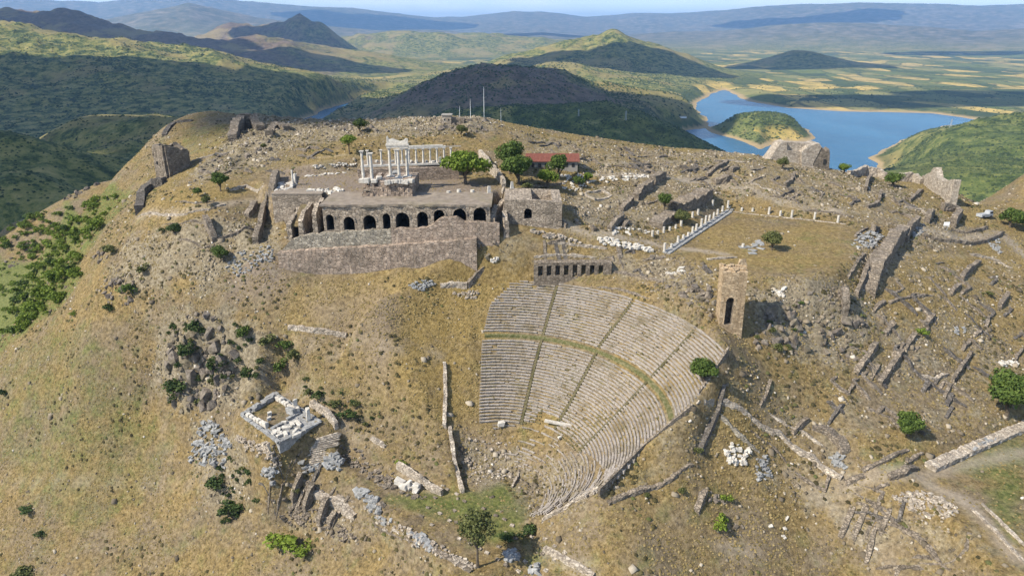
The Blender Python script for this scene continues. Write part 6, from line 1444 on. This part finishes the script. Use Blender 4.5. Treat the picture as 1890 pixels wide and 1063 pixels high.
tree('dark pine-like tree at the theatre right corner', 1298, 708, 56, 50, 'green', .08, 1.6, lumps=14)
tree('large dark tree at the right margin of the slope', 1856, 770, 84, 92, 'green', .05, 2.4, lumps=16); tree('round dark tree left below the large margin tree', 1675, 803, 56, 46, 'green', .06, 1.6, lumps=13)
tree('tall slender tree on the theatre terrace', 881, 1046, 66, 122, 'olive', .30, .85, leaf=.24, lumps=22)
tree('green bush tree below the terrace west corner', 408, 482, 30, 28, 'green', .08, .9); tree('small bush tree on the west bank', 322, 432, 28, 20, 'dark', .08, .8)
for lab, px, py, w, h, k in [
 ('small bright shrub between the dark slope walls', 1700, 620, 24, 22, 'lime'), ('bright green thicket at the bottom left', 530, 1010, 84, 40, 'bright'), ('bright green clump right of the thicket', 562, 1018, 50, 28, 'bright'), ('light green bush at the lower left corner bottom', 50, 1066, 60, 30, 'olive'),
 ('bright shrub in the lower right grass hollow', 1328, 975, 46, 36, 'bright'), ('second bright shrub above the hollow', 1338, 925, 26, 24, 'bright'), ('dark shrub on the rubble wall end', 1288, 835, 20, 18, 'olive'), ('olive shrub on the loose stone line', 1196, 918, 18, 14, 'olive'), ('shrub left of the hollow wall', 1258, 910, 22, 18, 'olive'),
 ('dark thicket shrub at the ravine top', 362, 615, 44, 36, 'dark'), ('tall green shrub right of the ravine', 454, 622, 34, 34, 'green'), ('olive shrub between ravine bushes', 490, 640, 40, 34, 'olive'), ('green shrub low right of the ravine', 515, 685, 40, 34, 'green'), ('rusty olive shrub beside the low right ravine shrub', 545, 668, 34, 36, 'olive'), ('green shrub above the rusty one', 528, 645, 34, 30, 'green'),
 ('dark shrub high in the ravine', 345, 660, 50, 40, 'dark'), ('dark shrub deep in the ravine', 325, 735, 60, 50, 'dark'), ('dark shrub at the ravine mouth', 400, 690, 50, 46, 'dark'), ('shrub at the lower ravine wall', 455, 700, 36, 34, 'dark'),
 ('olive shrub above the small temple', 590, 735, 30, 22, 'dark'), ('low shrub right of the broken terrace wall', 640, 775, 40, 26, 'dark'), ('grey green shrub on the slope above temple', 615, 752, 28, 20, 'olive'), ('small shrub higher on the temple slope', 655, 750, 24, 16, 'olive'), ('shrub beside the temple back wall', 570, 730, 26, 20, 'olive'),
 ('dark bush beneath the grey tumbled blocks', 400, 900, 50, 34, 'dark'), ('dark bush lower on the stony gully', 430, 950, 60, 36, 'dark'), ('small dark bush left on the bare slope', 50, 945, 40, 16, 'dark'), ('dark bush below the small left one', 75, 990, 26, 16, 'dark'), ('bush at the far left edge', 6, 730, 20, 20, 'dark'),
 ('lone yellow-green shrub on the left grass', 135, 585, 20, 16, 'bright'), ('shrub on the rocky knob', 240, 545, 40, 30, 'green'), ('second shrub on the rocky knob', 262, 505, 34, 26, 'olive'), ('small shrub below the rocky knob', 200, 575, 26, 22, 'dark'), ('shrub at the rock ribs', 205, 470, 36, 30, 'olive'), ('olive shrub in the crag cracks', 1435, 650, 22, 26, 'olive'), ('second olive shrub on the crag', 1425, 615, 20, 16, 'olive'), ('shrub at the west shoulder rampart', 300, 430, 16, 14, 'olive'),
 ('green weed clump on the pale retaining wall', 740, 862, 26, 18, 'bright'), ('weed clump left of tower foot', 1395, 625, 16, 12, 'olive'), ('shrub under the dark round trees on the terrace', 975, 350, 26, 18, 'olive'), ('weed patch on lower mauve wall', 775, 470, 30, 10, 'olive'), ('green shrub left of vault fins', 548, 905, 24, 16, 'olive'), ('bush at the tall tree shadow', 935, 1000, 40, 24, 'dark'), ('dark bush behind the tall tree', 975, 985, 46, 26, 'dark'), ('low weed on right slope near margin', 1820, 545, 26, 10, 'olive')]:
    bush(lab, px, py, w, h, k)
# shrubs covering the steep slope at the left
PG = [(0,415),(70,395),(150,375),(235,362),(205,400),(150,470),(150,510),(120,560),(60,605),(0,632)]
rb = random.Random(21); k = 0
while k < 125:
    px, py = rb.uniform(0, 240), rb.uniform(362, 635)
    if not in_poly(np.array([px]), np.array([py]), PG)[0]: continue
    if vnoise(np.array([px/38]), np.array([py/30]), 6)[0] < .34: continue
    P = gp(px, py)
    if P is None: continue
    thick = None; bush('large bright shrub of the dense thicket on the steep left slope', 0, 0, 0, None, rb.choice(['lime', 'bright', 'green', 'bright', 'lime']), 'shrubs on the steep left slope', P, rb.uniform(3.4, 6.5)); k += 1

rb = random.Random(29); TVs, TFs, k, off = [], [], 0, 0
while k < 170:                                  # the smaller growth between them reads as one mass
    px, py = rb.uniform(0, 250), rb.uniform(355, 635)
    if not in_poly(np.array([px]), np.array([py]), PG)[0]: continue
    P = gp(px, py); w_ = rb.uniform(1.6, 3.4); V, F = leaf_cloud(P+np.array([0, 0, w_*.3]), (w_*.5, w_*.5, w_*.36), 150, w_*.07, np.random.default_rng(k), 6, .2, .1)
    TVs.append(V); TFs.append(F+off); off += len(V); k += 1
tag(mobj('hillside_undergrowth', np.concatenate(TVs), np.concatenate(TFs), LEAF['lime']), 'low mixed green growth between the shrubs of the left slope', kind='stuff')
rb = random.Random(33)
for lab, grp, poly, n_, kinds, sz in (
 ('dark shrub of the thicket growing over the ravine rocks', 'shrubs in the west ravine', [(300,620),(360,580),(440,600),(500,650),(480,700),(420,740),(330,770),(295,700)], 34, ['dark', 'dark', 'olive'], (1.4, 3.4)),
 ('low dark shrub of the gully left of the temple stairs', 'shrubs in the stony gully', [(395,880),(430,830),(460,870),(480,930),(450,990),(400,970)], 26, ['dark', 'dark', 'olive'], (1.0, 2.6)),
 ('small olive shrub scattered on the slope above the small temple', 'shrubs above the small temple', [(545,690),(620,720),(700,770),(690,800),(620,760),(560,720)], 18, ['olive', 'dark'], (.8, 2.0)),
 ('small green shrub sprouting between the crag rocks', 'shrubs on the crag', [(1395,640),(1410,570),(1480,560),(1480,640),(1440,660)], 14, ['olive', 'green'], (.7, 1.7))):
    k = 0
    while k < n_:
        px, py = rb.uniform(min(p[0] for p in poly), max(p[0] for p in poly)), rb.uniform(min(p[1] for p in poly), max(p[1] for p in poly))
        if not in_poly(np.array([px]), np.array([py]), poly)[0]: continue
        bush(lab, 0, 0, 0, None, rb.choice(kinds), grp, gp(px, py), rb.uniform(*sz)); k += 1

# ================================================================== STUFF: stones, tufts, far scrub, village
def scatter(n, dens, seed, box=(-190, 240, 66, 380)):
    g = np.random.default_rng(seed); X = g.uniform(box[0], box[1], n); Y = g.uniform(box[2], box[3], n)
    keep = g.random(n) < dens(X, Y); px, py = project(X, Y, ground(X, Y)); keep &= (px > -60) & (px < IW+60) & (py > 150) & (py < IH+60)
    return X[keep], Y[keep], g
def pieces(name, P, S, protoV, protoF, g, m, label, tilt=.6, smooth_shade=False):
    n = len(P); k = len(protoV); a = g.uniform(0, 6.283, n); b = g.uniform(-tilt, tilt, n); V = np.repeat(protoV[None], n, 0)*S[:, None, :]
    V = V*(1+g.uniform(-.22, .22, (n, k, 1)))
    ca, sa, cb, sb = np.cos(a), np.sin(a), np.cos(b), np.sin(b)
    x = V[..., 0]*cb[:, None]+V[..., 2]*sb[:, None]; z = -V[..., 0]*sb[:, None]+V[..., 2]*cb[:, None]; y = V[..., 1]
    V = np.stack([x*ca[:, None]-y*sa[:, None], x*sa[:, None]+y*ca[:, None], z], -1)+P[:, None, :]
    F = (protoF[None]+(np.arange(n)*k)[:, None, None]).reshape(-1, protoF.shape[1])
    return tag(mobj(name, V.reshape(-1, 3), F, m, smooth_shade=smooth_shade), label, kind='stuff')
CUBEV = np.array([(-.5,-.5,-.5),(.5,-.5,-.5),(.5,.5,-.5),(-.5,.5,-.5),(-.4,-.42,.5),(.42,-.4,.5),(.4,.42,.5),(-.42,.38,.5)]); CUBEF = np.array([(4,5,6,7),(0,1,5,4),(1,2,6,5),(2,3,7,6),(3,0,4,7)])
def no_build(X, Y):
    r = np.hypot(X-TC[0], Y-TC[1]); a = np.degrees(np.arctan2(Y-TC[1], X-TC[0])); th = (r > 17.5) & (r < 47) & (a > -40) & (a < 105)
    ar = (X > -58) & (X < 14) & (Y > ARC_Y-4) & (Y < ARC_Y+14)
    lin = [np.interp(r, [c[0] for c in LEFT], [c[1] for c in LEFT]), np.interp(r, [c[0] for c in RIGHT], [c[1] for c in RIGHT])]
    th &= (a < lin[0]) & (a > lin[1])
    return th | ar
FL = [P for P, z, b in FLATS]
def stone_d(X, Y):
    rub, gre, pat, gol, gry = cover(X, Y); f = np.zeros(X.shape)
    for P in FL: f = np.maximum(f, in_poly(X, Y, P)*1.0)
    d = .04+.88*rub**1.35*smooth(.3, .6, vnoise(X/5, Y/5, 3)); d *= (1-.85*f)*(1-.8*pat)*smooth(120, 60, np.maximum(0, Y-240)*.8)
    return np.where(no_build(X, Y), 0, d)
X, Y, g = scatter(330000, stone_d, 31); n = len(X); s = g.uniform(.16, .55, n)*(1+1.1*(g.random(n) < .07)); S = np.stack([s*g.uniform(.8, 1.6, n), s*g.uniform(.7, 1.2, n), s*g.uniform(.45, .9, n)], -1)
pieces('loose_stones', np.stack([X, Y, ground(X, Y)+S[:, 2]*.2], -1), S, CUBEV, CUBEF, g, M_STONES, 'loose rubble stones strewn over the hillside')
print('stones', n)
def tuft_d(X, Y):
    rub, gre, pat, gol, gry = cover(X, Y); f = np.zeros(X.shape)
    for P in FL: f = np.maximum(f, in_poly(X, Y, P)*1.0)
    d = (.75+.25*gol)*(1-.6*rub)*(1-.9*pat)*(1-.75*f)*smooth(.25, .6, vnoise(X/7, Y/7, 13)*.6+vnoise(X/2.3, Y/2.3, 15)*.4)
    return np.where(no_build(X, Y), 0, d)
X, Y, g = scatter(400000, tuft_d, 37, (-190, 200, 66, 290)); n = len(X); s = g.uniform(.22, .55, n); S = np.stack([s, s, s*g.uniform(.5, 1.0, n)], -1)
TV = np.array([(-.5,-.4,0),(.55,-.35,0),(.4,.5,0),(-.45,.45,0),(.05,.0,.62)]); TF = np.array([(0,1,4),(1,2,4),(2,3,4),(3,0,4)])
pieces('dry_grass', np.stack([X, Y, ground(X, Y)-.03], -1), S, TV, TF, g, M_TUFT, 'short tufts of dry golden grass on the slopes', .3); print('tufts', n)
# weeds between the seats, thickest in the two middle wedges
g = np.random.default_rng(61); n0 = 9000; r_ = g.uniform(17.8, 46, n0); a_ = g.uniform(-30, 104, n0); la = np.interp(r_, [c[0] for c in LEFT], [c[1] for c in LEFT]); ra_ = np.interp(r_, [c[0] for c in RIGHT], [c[1] for c in RIGHT])
X = TC[0]+r_*np.cos(np.radians(a_)); Y = TC[1]+r_*np.sin(np.radians(a_)); ok = (a_ < la-.5) & (a_ > ra_+1) & (g.random(n0) < (.10+.75*(r_ < 34)*(a_ > 5)*(a_ < 71))*smooth(.35, .6, vnoise(X/4, Y/4, 63))) & ~((r_ < 24.6) & (a_ < 14))
X, Y, r_ = X[ok], Y[ok], r_[ok]; n = len(X); row = np.floor((r_-17.7)/DEP)*DEP+17.7; s = g.uniform(.2, .5, n); S = np.stack([s, s, s*.7], -1)
pieces('seat_weeds', np.stack([X, Y, T_APEX+T_SLOPE*row+.02], -1), S, TV, TF, g, island_mat('seat_weed', [(0, (.07, .066, .026)), (.5, (.12, .105, .045)), (1, (.18, .145, .07))]), 'dry weeds growing in the joints of the theatre seats', .2); print('weeds', n)
# dwarf shrubs: darker, larger clumps than the grass
def dwarf_d(X, Y):
    rub, gre, pat, gol, gry = cover(X, Y); f = np.zeros(X.shape)
    for P in FL: f = np.maximum(f, in_poly(X, Y, P)*1.0)
    d = smooth(.50, .72, vnoise(X/11, Y/11, 53)*.6+vnoise(X/3.5, Y/3.5, 55)*.4)*(1-pat)*(1-f)
    return np.where(no_build(X, Y), 0, d)
X, Y, g = scatter(38000, dwarf_d, 47, (-190, 200, 66, 300)); n = len(X); s = g.uniform(.5, 1.25, n); S = np.stack([s, s, s*g.uniform(.5, .85, n)], -1)
OV = np.array([(.5,0,0),(.15,.48,0),(-.42,.3,0),(-.4,-.32,0),(.2,-.46,0),(.25,.12,.45),(-.2,.2,.5),(-.02,-.25,.48)]); OF = np.array([(0,1,5),(1,6,5),(1,2,6),(2,3,6),(3,7,6),(3,4,7),(4,5,7),(4,0,5),(5,6,7)])
M_DWARF = island_mat('dwarf_scrub', [(0, (.035, .030, .014)), (.4, (.062, .052, .022)), (.75, (.095, .078, .034)), (1, (.085, .095, .032))], .95, 0, 6.0)
pieces('dwarf_scrub', np.stack([X, Y, ground(X, Y)-.05], -1), S, OV, OF, g, M_DWARF, 'low dark thorny scrub dotting the dry slopes', .25); print('dwarf', n)
# far scrub on the hills
g = np.random.default_rng(41); n0 = 480000; r_ = np.exp(g.uniform(math.log(480), math.log(4300), n0)); a_ = g.uniform(math.radians(-42), math.radians(42), n0); X = r_*np.sin(a_); Y = r_*np.cos(a_); Z = far_h(X, Y)
land = (Z > WATER_Z+4); hill = smooth(5, 40, Z+246); nz = smooth(.42, .62, .6*vnoise(X/120, Y/120, 9)+.4*vnoise(X/35, Y/35, 10)); brn = np.exp(-(((X+10)/560)**2+((Y-2150)/480)**2)*1.2)
lush = np.clip((r_ > 900)*(r_ < 1750)*(X > 0)*1.0+1.6*in_poly(X, Y, ISLE), 0, 1.6)
keep = land & (g.random(n0) < (1-.4*(X < -300))*(.22*lush*smooth(.3, .5, vnoise(X/60, Y/60, 19)) + (.12+.88*hill)*(.15+.85*nz)*(1-.45*brn)*np.clip(r_/2200, .12, 1)*.62))
X, Y, Z, r_ = X[keep], Y[keep], Z[keep], r_[keep]; n = len(X); s = g.uniform(2.2, 6.0, n)*np.clip(r_/1500, .7, 1.6); S = np.stack([s, s, s*g.uniform(.55, .9, n)], -1)
OV = np.array([(.5,0,0),(.15,.48,0),(-.42,.3,0),(-.4,-.32,0),(.2,-.46,0),(.25,.12,.45),(-.2,.2,.5),(-.02,-.25,.48)]); OF = np.array([(0,1,5),(1,6,5),(1,2,6),(2,3,6),(3,7,6),(3,4,7),(4,5,7),(4,0,5),(5,6,7)])
pieces('far_scrub', np.stack([X, Y, Z-.4], -1), S, OV, OF, g, M_FARBUSH, 'dark scrub bushes dotting the far hills and islet', .2); print('far bushes', n)
# village on the far side of the dark hill
rv = random.Random(9); M_VILW = stone_mat('village_wall', [(.45, .42, .38), (.55, .52, .48), (.65, .62, .58)], .2, None, .1); M_VILR = stone_mat('village_roof', [(.24, .10, .06), (.30, .13, .08), (.36, .17, .11)], .2, None, .1)
for k in range(34):
    P = far_cast(rv.uniform(972, 1040), rv.uniform(134, 146), 3000.0)
    if P is None: continue
    e = thing('village_house', tuple(P), 'tiny red-roofed house of the far village beyond the dark hill', 'house', 'houses of the far village'); w, d, h = rv.uniform(9, 15), rv.uniform(8, 11), rv.uniform(5, 8); rz = rv.uniform(0, 3)
    mb = MB(); mb.box((P[0], P[1], P[2]+h/2-1), (w, d, h+2), rz); mb.build('wall', M_VILW, e)
    c, s_ = math.cos(rz), math.sin(rz); q = lambda x, y, z: (P[0]+x*c-y*s_, P[1]+x*s_+y*c, P[2]+h+z); mb = MB()
    mb.add([q(-w/2-.5, -d/2-.5, 0), q(w/2+.5, -d/2-.5, 0), q(w/2+.5, 0, 2.6), q(-w/2-.5, 0, 2.6), q(w/2+.5, d/2+.5, 0), q(-w/2-.5, d/2+.5, 0)], [(0, 1, 2, 3), (3, 2, 4, 5), (0, 3, 5), (1, 4, 2)]); mb.build('roof', M_VILR, e)
P = far_cast(1260, 218, 1500.0)
if P is not None:
    e = thing('shore_house', tuple(P), 'small white house on the bare lake shore', 'house'); mb = MB(); mb.box((P[0], P[1], P[2]+2), (22, 9, 5)); mb.build('wall', M_WHITE, e); mb = MB(); mb.box((P[0], P[1], P[2]+5), (24, 11, .8)); mb.build('roof', M_CONCRETE, e)
# pylons on the scrub ridge
def pylon(label, px, pb, pt):
    P = far_cast(px, pb, 600.0)
    if P is None: return
    h = zat(pt, P[1])-P[2]; e = thing('power_pylon', tuple(P), label, 'pylon'); mb = MB()
    for sx in (-1, 1):
        for sy in (-1, 1): V, F = trunk_geo((P[0]+sx*h*.09, P[1]+sy*h*.09, P[2]-2), (P[0]+sx*.3, P[1]+sy*.3, P[2]+h), .35, .25, np.random.default_rng(1), 4, 3); mb.add(V, F)
    mb.build('lattice', M_METAL, e); mb = MB()
    for f in (.7, .85): mb.box((P[0], P[1], P[2]+h*f), (h*.32, .5, .4))
    mb.build('cross_arm', M_METAL, e)
pylon('grey power pylon on the scrub ridge at right', 1155, 222, 205); pylon('grey power pylon on the scrub ridge at left', 1068, 214, 202); pylon('lone pole on the green hill by the lake', 1754, 236, 220)
# ------------------------------------------------------------------ tidy
for o in sc.objects:
    if '_w' in o: del o['_w']
